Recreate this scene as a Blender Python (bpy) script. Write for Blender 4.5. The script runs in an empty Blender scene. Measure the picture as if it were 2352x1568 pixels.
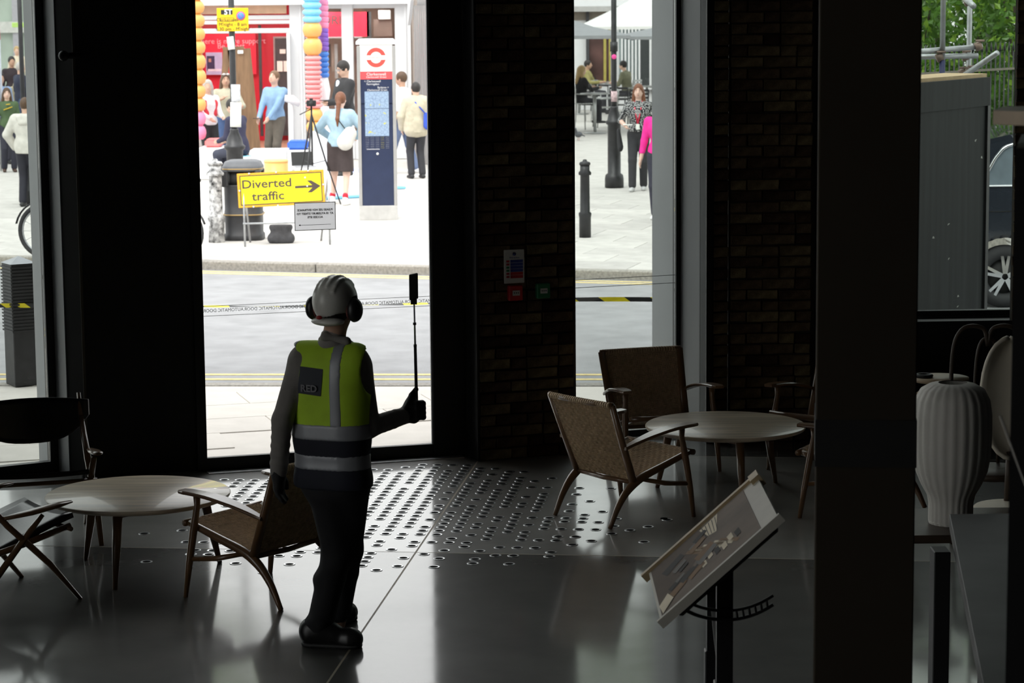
import bpy, bmesh, math, random
import numpy as np
from mathutils import Matrix, Vector
random.seed(7)
rng = np.random.default_rng(7)
scene = bpy.context.scene
COL = scene.collection

# ---------------------------------------------------------------- camera
F, CX, CY, H = 5650.0, 1176.0, 784.0, 3.1          # focal length and centre in pixels of a 2352x1568 frame, eye height
TILT = math.atan((CY + 15) / F); ROLL = math.radians(.5)
FW = Vector((0, math.cos(TILT), -math.sin(TILT)))
_up = Vector((1, 0, 0)).cross(FW)
RT = Vector((1, 0, 0)) * math.cos(ROLL) - _up * math.sin(ROLL)
UP = RT.cross(FW)
cam = bpy.data.cameras.new('camera'); cam_o = bpy.data.objects.new('camera', cam); COL.objects.link(cam_o)
cam.sensor_width = 22.3; cam.lens = F * 22.3 / 2352; cam.clip_end = 400; cam.clip_start = .05
M = Matrix.Identity(4)
for i in range(3):
    M[i][0], M[i][1], M[i][2] = RT[i], UP[i], -FW[i]
M[2][3] = H
cam_o.matrix_world = M
cam.dof.use_dof = True; cam.dof.focus_distance = 14.2; cam.dof.aperture_fstop = 4.5
scene.camera = cam_o

# ---------------------------------------------------------------- sky and exposure
w = bpy.data.worlds.new('overcast_sky'); scene.world = w; w.use_nodes = True
nt = w.node_tree; nt.nodes.clear()
wo = nt.nodes.new('ShaderNodeOutputWorld'); bg = nt.nodes.new('ShaderNodeBackground')
tc = nt.nodes.new('ShaderNodeTexCoord'); sx = nt.nodes.new('ShaderNodeSeparateXYZ'); rm = nt.nodes.new('ShaderNodeValToRGB')
nt.links.new(tc.outputs['Generated'], sx.inputs[0]); nt.links.new(sx.outputs['Z'], rm.inputs[0])
rm.color_ramp.elements[0].position = 0.0; rm.color_ramp.elements[0].color = (.58, .575, .56, 1)
rm.color_ramp.elements[1].position = 1.0; rm.color_ramp.elements[1].color = (1.02, 1.02, 1.03, 1)
nt.links.new(rm.outputs[0], bg.inputs[0]); bg.inputs[1].default_value = 2.2
nt.links.new(bg.outputs[0], wo.inputs[0])
sun = bpy.data.lights.new('hazy_sun', 'SUN'); sun.energy = 1.6; sun.angle = math.radians(35); sun.color = (1, .97, .92)
sun_o = bpy.data.objects.new('hazy_sun', sun); COL.objects.link(sun_o)
sun_o.rotation_euler = (math.radians(38), 0, math.radians(-28))
vs = scene.view_settings
vs.view_transform = 'Standard'; vs.look = 'None'; vs.gamma = 1; vs.use_curve_mapping = False; vs.exposure = 0.55

# ---------------------------------------------------------------- pixel helpers (a pixel gives a direction only)
def ray(px, py):
    return FW + RT * ((px - CX) / F) - UP * ((py - CY) / F)
def G(px, py, z=0.0):                    # where the pixel's ray meets the level z
    d = ray(px, py); t = (z - H) / d.z
    return Vector((d.x * t, d.y * t, z))
def V(px, py, Y):                        # where it meets the depth Y
    d = ray(px, py); t = Y / d.y
    return Vector((d.x * t, Y, H + d.z * t))
class Plane:                             # a vertical wall plane: u runs along it, n points to the street
    def __init__(s, p, ang):
        s.p = Vector((p[0], p[1], 0)); a = math.radians(ang); s.a = a
        s.u = Vector((math.cos(a), math.sin(a), 0)); s.n = Vector((-math.sin(a), math.cos(a), 0))
    def hit(s, px, py, n=0.0):
        d = ray(px, py); o = Vector((0, 0, H)); q = s.p + s.n * n
        t = (q - o).dot(s.n) / d.dot(s.n); h = o + d * t
        return (h - s.p).dot(s.u), h.z
    def P(s, u, z, n=0.0):
        r = s.p + s.u * u + s.n * n; r.z = z; return r
    def mat(s, u=0, z=0, n=0):           # local x along wall, y outward, z up
        m = Matrix.Rotation(s.a, 4, 'Z'); m.translation = s.P(u, z, n); return m

# ---------------------------------------------------------------- materials
MATS = {}
def mat(name, col, rough=.6, metal=0.0, var=.10, scale=9.0, bump=0.0, bscale=None, spec=.5, objvar=0.0, trans=0.0, stretch=(1, 1, 1), coat=0.0, coat_r=.03):
    if name in MATS: return MATS[name]
    m = bpy.data.materials.new(name); m.use_nodes = True; t = m.node_tree; L = t.links
    b = t.nodes['Principled BSDF']
    b.inputs['Roughness'].default_value = rough; b.inputs['Metallic'].default_value = metal
    b.inputs['Specular IOR Level'].default_value = spec; b.inputs['Coat Weight'].default_value = coat; b.inputs['Coat Roughness'].default_value = coat_r
    tc = t.nodes.new('ShaderNodeTexCoord'); mp = t.nodes.new('ShaderNodeMapping'); mp.inputs['Scale'].default_value = stretch
    L.new(tc.outputs['Object'], mp.inputs[0])
    n = t.nodes.new('ShaderNodeTexNoise'); n.inputs['Scale'].default_value = scale; n.inputs['Detail'].default_value = 4
    L.new(mp.outputs[0], n.inputs['Vector'])
    r = t.nodes.new('ShaderNodeValToRGB')
    r.color_ramp.elements[0].position = .3; r.color_ramp.elements[1].position = .7
    r.color_ramp.elements[0].color = (*[max(0, c * (1 - var)) for c in col], 1)
    r.color_ramp.elements[1].color = (*[min(1, c * (1 + var)) for c in col], 1)
    L.new(n.outputs['Fac'], r.inputs[0]); out = r.outputs[0]
    if objvar:
        oi = t.nodes.new('ShaderNodeObjectInfo'); hs = t.nodes.new('ShaderNodeHueSaturation')
        mr = t.nodes.new('ShaderNodeMapRange'); mr.inputs['To Min'].default_value = 1 - objvar; mr.inputs['To Max'].default_value = 1 + objvar
        L.new(oi.outputs['Random'], mr.inputs[0]); L.new(mr.outputs[0], hs.inputs['Value'])
        ms = t.nodes.new('ShaderNodeMapRange'); ms.inputs['To Min'].default_value = .5 - .03 * objvar; ms.inputs['To Max'].default_value = .5 + .05 * objvar
        L.new(oi.outputs['Random'], ms.inputs[0]); L.new(ms.outputs[0], hs.inputs['Hue'])
        L.new(out, hs.inputs['Color']); out = hs.outputs[0]
    L.new(out, b.inputs['Base Color'])
    if bump:
        n2 = t.nodes.new('ShaderNodeTexNoise'); n2.inputs['Scale'].default_value = bscale or scale * 4; n2.inputs['Detail'].default_value = 5
        L.new(mp.outputs[0], n2.inputs['Vector'])
        bp = t.nodes.new('ShaderNodeBump'); bp.inputs['Strength'].default_value = bump; bp.inputs['Distance'].default_value = .01
        L.new(n2.outputs['Fac'], bp.inputs['Height']); L.new(bp.outputs[0], b.inputs['Normal'])
    if trans:                             # thin cloth or leaf that lets light through
        tr = t.nodes.new('ShaderNodeBsdfTranslucent'); L.new(out, tr.inputs[0])
        mx = t.nodes.new('ShaderNodeMixShader'); mx.inputs[0].default_value = trans
        L.new(b.outputs[0], mx.inputs[1]); L.new(tr.outputs[0], mx.inputs[2])
        L.new(mx.outputs[0], t.nodes['Material Output'].inputs[0])
    MATS[name] = m; return m
def glass(name, tint, refl=1.0):
    if name in MATS: return MATS[name]
    m = bpy.data.materials.new(name); m.use_nodes = True; t = m.node_tree; t.nodes.remove(t.nodes['Principled BSDF'])
    tr = t.nodes.new('ShaderNodeBsdfTransparent'); tr.inputs[0].default_value = (*tint, 1)
    gl = t.nodes.new('ShaderNodeBsdfGlossy'); gl.inputs['Roughness'].default_value = .01
    fr = t.nodes.new('ShaderNodeFresnel'); fr.inputs[0].default_value = 1.25
    mx = t.nodes.new('ShaderNodeMixShader'); t.links.new(fr.outputs[0], mx.inputs[0])
    t.links.new(tr.outputs[0], mx.inputs[1]); t.links.new(gl.outputs[0], mx.inputs[2])
    t.links.new(mx.outputs[0], t.nodes['Material Output'].inputs[0]); MATS[name] = m; return m

# ---------------------------------------------------------------- objects
def link(o, parent=None):
    COL.objects.link(o)
    if parent: o.parent = parent
    return o
def tag(o, label, cat, group=None):
    o['label'] = label; o['category'] = cat
    if group: o['group'] = group
    return o
def thing(name, label, cat, loc=(0, 0, 0), rot=0.0, group=None):
    o = bpy.data.objects.new(name, None); o.empty_display_size = .1; link(o)
    o.location = loc; o.rotation_euler = (0, 0, rot)
    return tag(o, label, cat, group)
def struct(o):
    o['kind'] = 'structure'; return o
def sroot(name):
    o = bpy.data.objects.new(name, None); link(o); return struct(o)
def copy_tree(o, parent=None):
    c = o.copy(); COL.objects.link(c); c.parent = parent
    for ch in o.children: copy_tree(ch, c)
    return c
def ortho(d):
    d = d.normalized(); a = Vector((0, 0, 1)) if abs(d.z) < .9 else Vector((1, 0, 0))
    x = a.cross(d).normalized(); return x, d.cross(x)
class MB:
    """collects shapes; build() links them as ONE mesh object"""
    def __init__(s): s.v = []; s.f = []; s.sm = []; s.mi = []; s.cm = 0
    def add(s, vs, fs, smooth=False, M=None):
        o = len(s.v)
        s.v += [tuple(M @ Vector(q)) if M else tuple(q) for q in vs]
        s.f += [tuple(i + o for i in f) for f in fs]; s.sm += [smooth] * len(fs); s.mi += [s.cm] * len(fs)
        return s
    def box(s, lo, hi, M=None):
        x0, y0, z0 = lo; x1, y1, z1 = hi
        return s.add([(x0,y0,z0),(x1,y0,z0),(x1,y1,z0),(x0,y1,z0),(x0,y0,z1),(x1,y0,z1),(x1,y1,z1),(x0,y1,z1)],
              [(0,3,2,1),(4,5,6,7),(0,1,5,4),(1,2,6,5),(2,3,7,6),(3,0,4,7)], False, M)
    def cbox(s, c, d, M=None):
        return s.box([c[i] - d[i] / 2 for i in range(3)], [c[i] + d[i] / 2 for i in range(3)], M)
    def bar(s, a, b, w, t, up=(0, 0, 1), w2=None):      # a square bar from a to b
        a, b = Vector(a), Vector(b); d = (b - a).normalized(); x = Vector(up).cross(d)
        if x.length < 1e-4: x = Vector((1, 0, 0)).cross(d)
        x.normalize(); y = d.cross(x); w2 = w if w2 is None else w2
        vs = [p + x * (i * q / 2) + y * (j * t / 2) for p, q in ((a, w), (b, w2)) for i, j in ((-1,-1),(1,-1),(1,1),(-1,1))]
        return s.add(vs, [(3,2,1,0),(4,5,6,7),(0,1,5,4),(1,2,6,5),(2,3,7,6),(3,0,4,7)])
    def tube(s, pts, r, n=10, flat=1.0, cap=True, M=None, up=None):     # round (or flattened) tube along points, radius per point
        pts = [Vector(p) for p in pts]; k = len(pts)
        rs = list(r) if isinstance(r, (list, tuple)) else [r] * k
        vs = []; px = None
        for i, p in enumerate(pts):
            d = (pts[min(i + 1, k - 1)] - pts[max(i - 1, 0)]).normalized()
            if up is not None:
                x = Vector(up).cross(d).normalized(); y = d.cross(x)
            elif px is None: x, y = ortho(d)
            else:
                x = (px - d * px.dot(d)).normalized(); y = d.cross(x)
            px = x
            for j in range(n):
                a = 2 * math.pi * j / n
                vs.append(p + x * math.cos(a) * rs[i] + y * math.sin(a) * rs[i] * flat)
        fs = [(i*n+j, i*n+(j+1)%n, (i+1)*n+(j+1)%n, (i+1)*n+j) for i in range(k-1) for j in range(n)]
        if cap: fs += [tuple(range(n - 1, -1, -1)), tuple((k-1)*n+j for j in range(n))]
        return s.add(vs, fs, True, M)
    def lathe(s, prof, n=24, M=None, smooth=True, cap=True, sq=None):       # prof: (radius, z) from bottom to top
        k = len(prof)
        def ring(r, z):
            o = []
            for j in range(n):
                a = 2 * math.pi * (j + .5 if sq else j) / n; q = 1.0
                o.append((r * q * math.cos(a), r * q * math.sin(a), z))
            return o
        vs = [q for r, z in prof for q in ring(r, z)]
        fs = [(i*n+j, i*n+(j+1)%n, (i+1)*n+(j+1)%n, (i+1)*n+j) for i in range(k-1) for j in range(n)]
        if cap: fs += [tuple(range(n - 1, -1, -1)), tuple((k-1)*n+j for j in range(n))]
        return s.add(vs, fs, smooth, M)
    def prism(s, poly, h, M=None, smooth=False):          # poly in xy, extruded along z by h
        n = len(poly)
        vs = [(x, y, 0) for x, y in poly] + [(x, y, h) for x, y in poly]
        fs = [tuple(range(n - 1, -1, -1)), tuple(range(n, 2 * n))] + [(i, (i+1)%n, n+(i+1)%n, n+i) for i in range(n)]
        return s.add(vs, fs, smooth, M)
    def ball(s, c, r, n=12, M=None):
        r = r if isinstance(r, (list, tuple)) else (r, r, r); m = n // 2
        vs = [(c[0], c[1], c[2] - r[2])]
        for i in range(1, m):
            t = -math.pi / 2 + math.pi * i / m
            vs += [(c[0] + r[0]*math.cos(t)*math.cos(2*math.pi*j/n), c[1] + r[1]*math.cos(t)*math.sin(2*math.pi*j/n), c[2] + r[2]*math.sin(t)) for j in range(n)]
        vs.append((c[0], c[1], c[2] + r[2])); e = len(vs) - 1
        fs = [(0, 1+(j+1)%n, 1+j) for j in range(n)]
        fs += [(1+i*n+j, 1+i*n+(j+1)%n, 1+(i+1)*n+(j+1)%n, 1+(i+1)*n+j) for i in range(m-2) for j in range(n)]
        fs += [(1+(m-2)*n+j, 1+(m-2)*n+(j+1)%n, e) for j in range(n)]
        return s.add(vs, fs, True, M)
    def grid(s, pts, smooth=True, M=None, thick=0.0):      # rows of points -> sheet
        R, C = len(pts), len(pts[0]); vs = [p for r in pts for p in r]
        fs = [(i*C+j, i*C+j+1, (i+1)*C+j+1, (i+1)*C+j) for i in range(R-1) for j in range(C-1)]
        return s.add(vs, fs, smooth, M)
    def mesh(s, name, m, bevel=0.0, seg=1, solid=0.0):
        me = bpy.data.meshes.new(name); me.from_pydata(s.v, [], s.f)
        for q in (m if isinstance(m, (list, tuple)) else [m]): me.materials.append(q)
        me.polygons.foreach_set('use_smooth', s.sm); me.polygons.foreach_set('material_index', s.mi)
        if bevel or solid:
            b = bmesh.new(); b.from_mesh(me)
            if solid: bmesh.ops.solidify(b, geom=b.faces[:], thickness=solid)
            if bevel: bmesh.ops.bevel(b, geom=b.edges[:], offset=bevel, segments=seg, affect='EDGES', clamp_overlap=True)
            b.to_mesh(me); b.free()
        me.validate(); me.update(); return me
    def build(s, name, m, parent=None, bevel=0.0, seg=1, solid=0.0, M=None):
        o = bpy.data.objects.new(name, s.mesh(name, m, bevel, seg, solid)); link(o, parent)
        if M is not None: o.matrix_world = M
        return o
def inst(name, me, parent=None, M=None):
    o = bpy.data.objects.new(name, me); link(o, parent)
    if M is not None: o.matrix_local = M
    return o
def text(name, body, size, m, parent, M, align='CENTER', extrude=.0006, bold=0.0, sx=1.0):
    """flat lettering as a mesh; M places the text plane (x right, y up, z towards the reader)"""
    c = bpy.data.curves.new(name, 'FONT'); c.body = body; c.size = size; c.align_x = align; c.align_y = 'CENTER'
    c.extrude = extrude; c.offset = bold; c.resolution_u = 3; c.space_line = .95
    o = bpy.data.objects.new(name, c); COL.objects.link(o)
    me = bpy.data.meshes.new_from_object(o.evaluated_get(bpy.context.evaluated_depsgraph_get()))
    bpy.data.objects.remove(o); bpy.data.curves.remove(c); me.name = name
    me.materials.clear(); me.materials.append(m)
    if sx != 1: me.transform(Matrix.Diagonal((sx, 1, 1, 1)))
    o = bpy.data.objects.new(name, me); link(o, parent); o.matrix_local = M; return o
def frame(o, x, y):                       # matrix with origin o, x axis, y axis
    x = Vector(x).normalized(); z = x.cross(Vector(y)).normalized(); y = z.cross(x); m = Matrix.Identity(4)
    for i in range(3): m[i][0], m[i][1], m[i][2], m[i][3] = x[i], y[i], z[i], o[i]
    return m
def lerp(a, b, t): return a + (b - a) * t
def bez(p, n):                            # smooth curve through control points (Catmull-Rom)
    p = [Vector(q) for q in p]; q = [p[0] * 2 - p[1]] + p + [p[-1] * 2 - p[-2]]; o = []
    for i in range(1, len(q) - 2):
        for k in range(n):
            t = k / n; a, b, c, d = q[i-1], q[i], q[i+1], q[i+2]
            o.append(.5 * (2*b + (c-a)*t + (2*a-5*b+4*c-d)*t*t + (3*b-a-3*c+d)*t**3))
    return o + [p[-1]]
# lettering and wall marks lie a little proud of what carries them

# ================================================================ the room
PD = Plane(G(1096, 1056), 16.9)                  # door wall, u = 0 at its right inner corner
PB = Plane(G(1098, 1058), 20.0)                  # brick pier and second window
C2 = G(160, 1093); PL = Plane(C2, 30.0)          # left window wall
uB1 = PB.hit(1322, 700)[0]; uW1 = PB.hit(1620, 900)[0]; uC = PB.hit(1672, 900)[0]
PR = Plane(PB.P(uC, 0), 3.0)                     # brick wall and window on the right
TOP, CEIL = 6.4, 6.9
m_black = mat('black_paint', (.012, .012, .013), .55, var=.2)
m_black_metal = mat('black_metal', (.010, .010, .011), .4, var=.15)
m_reveal = mat('grey_reveal_panel', (.30, .31, .32), .55, var=.04, scale=3)
m_ceiling = mat('dark_ceiling', (.020, .020, .021), .8)
m_wall_dark = mat('dark_plaster', (.022, .021, .020), .8)
m_mortar = mat('old_mortar', (.045, .038, .030), .95, var=.3, scale=20, bump=.4)
m_brick = mat('london_stock_brick', (.10, .066, .041), .92, var=.55, scale=16, bump=.6, objvar=.65, spec=.2)
m_glass = glass('window_glass', (.74, .77, .76)); m_glass_clear = glass('door_glass', (.96, .97, .97)); m_glass_dark = glass('tinted_side_glass', (.66, .70, .68))
m_steel = mat('brushed_steel', (.72, .73, .74), .33, 1.0, var=.06, scale=30)

def concrete(name, col, spec):
    m = mat(name, col, .5, var=.22, scale=2.2, bump=.02, bscale=60, spec=spec, coat=1.0)
    t = m.node_tree; b = t.nodes['Principled BSDF']
    n = t.nodes.new('ShaderNodeTexNoise'); n.inputs['Scale'].default_value = 3.5; n.inputs['Detail'].default_value = 6
    tc = t.nodes.new('ShaderNodeTexCoord'); t.links.new(tc.outputs['Object'], n.inputs['Vector'])
    r = t.nodes.new('ShaderNodeMapRange'); r.inputs['To Min'].default_value = .05; r.inputs['To Max'].default_value = .15
    t.links.new(n.outputs['Fac'], r.inputs[0]); t.links.new(r.outputs[0], b.inputs['Coat Roughness']); b.inputs['Roughness'].default_value = .48; b.inputs['Coat IOR'].default_value = 1.65
    return m
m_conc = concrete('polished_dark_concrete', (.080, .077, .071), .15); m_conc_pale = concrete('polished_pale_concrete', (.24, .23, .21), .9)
m_joint = mat('joint_sealant', (.42, .36, .27), .6)

# floor: cast slabs with thin recessed joints, and the grid of steel floor vents set in them
VA, VP, VU, VV = (-6.6000000000000085, 0.10059999999999994, -0.03359692359074635, 0.030182416399760572)
VENTS = "127:-28;128:-22;129:-35,-30,-27,-23,-21,-19;130:-23,-17,-15;131:-24,-23,-21,-19,-17;132:-24,-23,-20,-16,-15,-13;133:-24,-22,-19,-17,-13;134:-34,-23,-21,-18,-16,-15,-14;135:-23,-21,-20,-19,-18,-12;136:-37,-24,-22,-19,-17,-15,-14,-13,-11,-8;137:-35,-24,-23,-22,-21,-20,-18,-17,-15,-13,-12;138:-24,-23,-21,-20,-19,-17,-16,-15,-10;139:-25,-24,-23,-22,-21,-20,-19,-18,-17,-16,-14,-13,-12,-11,-9;140:-25,-23,-22,-20,-19,-18,-16,-15,-14,-10,-8;141:-25,-24,-23,-22,-21,-20,-19,-17,-16,-14,-13,-12,-11;142:-25,-24,-23,-22,-20,-19,-18,-17,-16,-15,-14,-13,-12,-10,-7;143:-25,-24,-23,-22,-21,-20,-19,-18,-16,-12;144:-34,-33,-25,-24,-23,-22,-21,-19,-18,-15,-13,-11;145:-34,-33,-25,-24,-23,-22,-21,-20,-19,-18,-17,-16,-15;146:-34,-33,-25,-24,-23,-22,-20,-18,-17,-16,-15,-13;147:-34,-33,-26,-25,-24,-23,-22,-21,-20,-19,-18,-17,-15,-12;148:-34,-33,-26,-25,-24,-23,-22,-20,-18,-17,-16,-15;149:-34,-33,-26,-25,-24,-23,-22,-21,-20,-19,-18,-17,-15,-13;150:-35,-34,-33,-26,-25,-24,-23,-22,-20,-19,-18,-17;151:-35,-34,-26,-25,-23,-22,-21,-20,-19,-17,-16,-15,-13,-11;152:-36,-35,-34,-26,-25,-24,-23,-22,-21,-20,-19,-18,-17;153:-26,-25,-24,-23,-22,-21,-19,-18,-17,-16;154:-26,-25,-24,-23,-22,-21,-20,-18,-17,-15;155:-26,-25,-24,-23,-22,-21,-20,-19,-18;156:-27,-26,-24,-23,-22,-21,-20,-18,-17;157:-25,-24,-23,-21,-20,-19;158:-24,-23,-22,-21"
e1 = Vector((math.cos(math.radians(VA)), math.sin(math.radians(VA)), 0)); e2 = Vector((-e1.y, e1.x, 0))
floor = sroot('floor')
def clip(poly, p, n):                            # keep the side where (q-p).n <= 0
    o = []
    for i in range(len(poly)):
        a, b = poly[i], poly[(i + 1) % len(poly)]; da, db = (a - p).dot(n), (b - p).dot(n)
        if da <= 0: o.append(a)
        if da * db < 0: o.append(a + (b - a) * (da / (da - db)))
    return o
XC = G(955, 1268)                                # where two joints cross
def room_clip(poly):
    for p, n in ((PL.P(0, 0, .30), PL.n), (PD.P(0, 0, .30), PD.n), (PB.P(0, 0, .55), PB.n), (PR.P(0, 0, .5), PR.n), (Vector((-7, 0, 0)), Vector((-1, 0, 0))), (Vector((6.5, 0, 0)), Vector((1, 0, 0))), (Vector((0, -4, 0)), Vector((0, -1, 0)))):
        poly = clip(poly, p, n)
        if len(poly) < 3: return []
    return poly
S = 3.0; GAP = .0055
for i in range(-4, 4):
    for j in range(-7, 2):
        q = [XC + e1 * (S * a) + e2 * (S * b) for a, b in ((i, j), (i + 1, j), (i + 1, j + 1), (i, j + 1))]
        c = sum(q, Vector()) / 4
        q = [p + Vector(((1 if (c - p).dot(e1) > 0 else -1) * GAP * e1.x, (1 if (c - p).dot(e1) > 0 else -1) * GAP * e1.y, 0)) + e2 * ((1 if (c - p).dot(e2) > 0 else -1) * GAP) for p in q]
        q = room_clip(q)
        if len(q) >= 3:
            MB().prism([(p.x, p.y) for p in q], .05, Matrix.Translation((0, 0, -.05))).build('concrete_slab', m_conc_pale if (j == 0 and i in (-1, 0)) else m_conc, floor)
q = room_clip([Vector((-9, -6, 0)), Vector((9, -6, 0)), Vector((9, 22, 0)), Vector((-9, 22, 0))])
MB().prism([(p.x, p.y) for p in q], .02, Matrix.Translation((0, 0, -.0203))).build('joint_bed', m_joint, floor)
m_cup = mat('vent_dark_cup', (.008, .008, .008), .95, spec=.05)
def vent_mesh():
    b = MB(); b.lathe([(.0330, 0.0), (.0330, .0022), (.0322, .0026), (.030, .0024), (.0205, .0012)], 20, cap=False)
    b.cm = 1; b.lathe([(.0225, .0019), (.001, .0019)], 20, Matrix.Translation((.0003, .0034, 0)), cap=False); return b
vent_me = vent_mesh().mesh('floor_vent', [m_steel, m_cup])
vents = set()
for part in VENTS.split(';'):
    j, ii = part.split(':')
    for i in ii.split(','): vents.add((int(i), int(j)))
def vent_pos(i, j): return e1 * (VU + VP * i) + e2 * (VV + VP * j)
for i, j in sorted(vents): inst('floor_vent', vent_me, floor, Matrix.Translation(vent_pos(i, j)))
rest = MB()                                      # the same vents behind the worker and the chairs
vb = vent_mesh()
for j in range(131, 157):
    for i in range(-33, -25):
        if (i, j) not in vents and random.random() < .8 - .02 * abs(j - 148):
            rest.cm = 0; o = len(rest.v); p = vent_pos(i, j)
            rest.v += [(v[0] + p.x, v[1] + p.y, v[2]) for v in vb.v]; rest.f += [tuple(k + o for k in f) for f in vb.f]; rest.sm += vb.sm; rest.mi += vb.mi
r = rest.build('floor_vents_beyond', [m_steel, m_cup], floor); r['kind'] = 'stuff'
MB().lathe([(.022, .0), (.022, .004)], 16).build('floor_box_cap', m_cup, floor).location = G(1525, 1191)

ceiling = struct(MB().box((-9, -6, CEIL), (9, 17.3, CEIL + .2)).build('ceiling', m_ceiling))
b = MB()                                         # unseen tall window, added in the left wall for fill light
for y0, y1, z0, z1 in ((8.2, 14.3, -.1, CEIL), (-4.3, 2.2, -.1, CEIL), (2.2, 8.2, 5.2, CEIL), (2.2, 8.2, -.1, .3)): b.box((-7.3, y0, z0), (-7.0, y1, z1))
struct(b.build('wall_left', m_wall_dark))
struct(MB().box((-7.3, -4.3, -.1), (6.8, -4.0, CEIL)).build('wall_back', m_wall_dark))
struct(MB().box((6.5, -4.3, -.1), (6.8, 18.2, CEIL)).build('wall_right', m_wall_dark))
fill_win = sroot('fill_window')
for k in range(5):
    MB().box((-7.2, 2.2 + k * 1.485, .3), (-7.12, 2.26 + k * 1.485, 5.2)).build('window_frame', m_black_metal, fill_win)
for k in range(4):
    MB().box((-7.165, 2.26 + k * 1.485, .3), (-7.155, 3.685 + k * 1.485, 5.2)).build('pane', m_glass_clear, fill_win)

# --- left window wall
d1, d2 = .20, .24
wl = sroot('wall_front_left')
b = MB()
for u0, u1, z0, z1 in ((-6.5, -2.7, -.1, CEIL), (-2.7, .02, TOP, CEIL), (-2.7, .02, -.1, .0)):
    b.box((u0, 0, z0), (u1, d1 + .06 + d2, z1), PL.mat())
b.build('wall_body', m_black, wl)
b = MB(); b.box((.0, .0, 0), (.3, d1, TOP), PL.mat()).build('inner_reveal', m_reveal, wl)
b = MB(); b.box((-.03, d1 + .06, 0), (.3, d1 + .06 + d2, TOP), PL.mat()).build('outer_reveal', m_reveal, wl)
win1 = sroot('window_1')
b = MB(); b.box((-2.7, d1, 0), (0, d1 + .06, .07), PL.mat()); b.box((-.055, d1, .07), (0, d1 + .06, TOP), PL.mat()); b.box((-2.7, d1, .07), (-2.64, d1 + .06, TOP), PL.mat())
b.build('window_frame', m_black_metal, win1)
b = MB(); b.box((-2.64, d1 + .025, .07), (-.055, d1 + .035, TOP), PL.mat()); b.build('pane', m_glass, win1)
# --- black pier between the left window and the door
c1 = G(203, 1097); uP0 = (c1 - PD.p).dot(PD.u); nP = (c1 - PD.p).dot(PD.n)
uP1 = PD.hit(472, 1050, .22)[0]
def loft_wall(name, pts, m, parent=None, z0=-.1, z1=CEIL):
    b = MB(); b.prism([(p.x, p.y) for p in pts], z1 - z0, Matrix.Translation((0, 0, z0))); return b.build(name, m, parent)
pier = loft_wall('wall_pier', [c1, PD.P(uP1, 0, nP), PD.P(uP1, 0, .5), PL.P(.29, 0, .5), PL.P(.0, 0, .0) + PL.u * .005], m_black)
struct(pier)
m_edge = mat('pier_edge_glint', (.10, .09, .075), .35, .6)
t1 = struct(MB().box((uP0 - .012, nP - .012, 0), (uP0 + .004, nP + .004, CEIL), PD.mat()).build('edge_glint_strip', m_edge))  # lighter metallic strip paints the light caught by the pier's corner edge
b = MB(); q = V(152, 128, c1.y - .05); sp = MB().ball((0, 0, 0), .035, 12); sp.tube([(0, .0, 0), (.03, .03, 0), (.10, .06, 0)], .02, 8)
o = sp.build('security_camera', m_black_metal); o.location = V(146, 128, c1.y - .06); tag(o, 'small black dome sensor on a short arm high on the black pier', 'sensor')
# --- door
D0 = .22
door = sroot('door_1')
ug1 = PD.hit(996, 1000, D0)[0]; zg = PD.hit(730, 1036, D0)[1]
b = MB(); b.box((ug1, D0 - .02, 0), (.02, D0 + .06, TOP), PD.mat()); b.build('door_jamb', m_black_metal, door)
b = MB(); b.box((uP1, D0, .0), (ug1, D0 + .05, zg), PD.mat()); b.build('bottom_rail', m_black_metal, door, bevel=.004)
b = MB(); b.box((uP1 - .05, D0, .0), (uP1 + .012, D0 + .05, TOP), PD.mat()); b.build('door_stile', m_black_metal, door)
b = MB(); b.box((uP1 + .012, D0 + .02, zg), (ug1, D0 + .03, TOP), PD.mat()); b.build('pane', m_glass_clear, door)
b = MB(); b.box((ug1 - .012, D0 - .005, zg), (ug1, D0, TOP), PD.mat()); b.build('glazing_gasket', mat('gasket', (.25, .26, .27), .4), door)
b = MB(); b.box((uP1, D0 - .12, .001), (-.06, D0 - .03, .006), PD.mat()); b.build('threshold_strip', m_steel, door)
m_etch = mat('etched_lettering', (.28, .28, .28), .8)
zA = (PD.hit(560, 715, D0)[1] + PD.hit(935, 691, D0)[1]) / 2
ub = PD.hit(470, 715, D0)[0]; gap = .272
for k in range(7):
    u = ub + .13 + gap * k
    text('door_lettering', 'AUTOMATIC DOOR', .031, m_etch, door, frame(PD.P(u, zA, D0 + .034), -PD.u, (0, 0, 1)), sx=.95)
b = MB(); b.box((uP1, D0 + .0305, zA + .030), (ug1, D0 + .0315, zA + .033), PD.mat()); b.box((uP1, D0 + .0305, zA - .035), (ug1, D0 + .0315, zA - .032), PD.mat()); b.build('manifestation_line', m_etch, door)
b = MB(); b.box((uP1 - .3, 0, TOP), (0.05, .5, CEIL), PD.mat()); struct(b.build('wall_front_over_door', m_black))
b = MB(); b.box((0.0, 0.0, 0), (.012, D0 - .02, TOP), PD.mat()); struct(b.build('trim_2', m_reveal))

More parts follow.
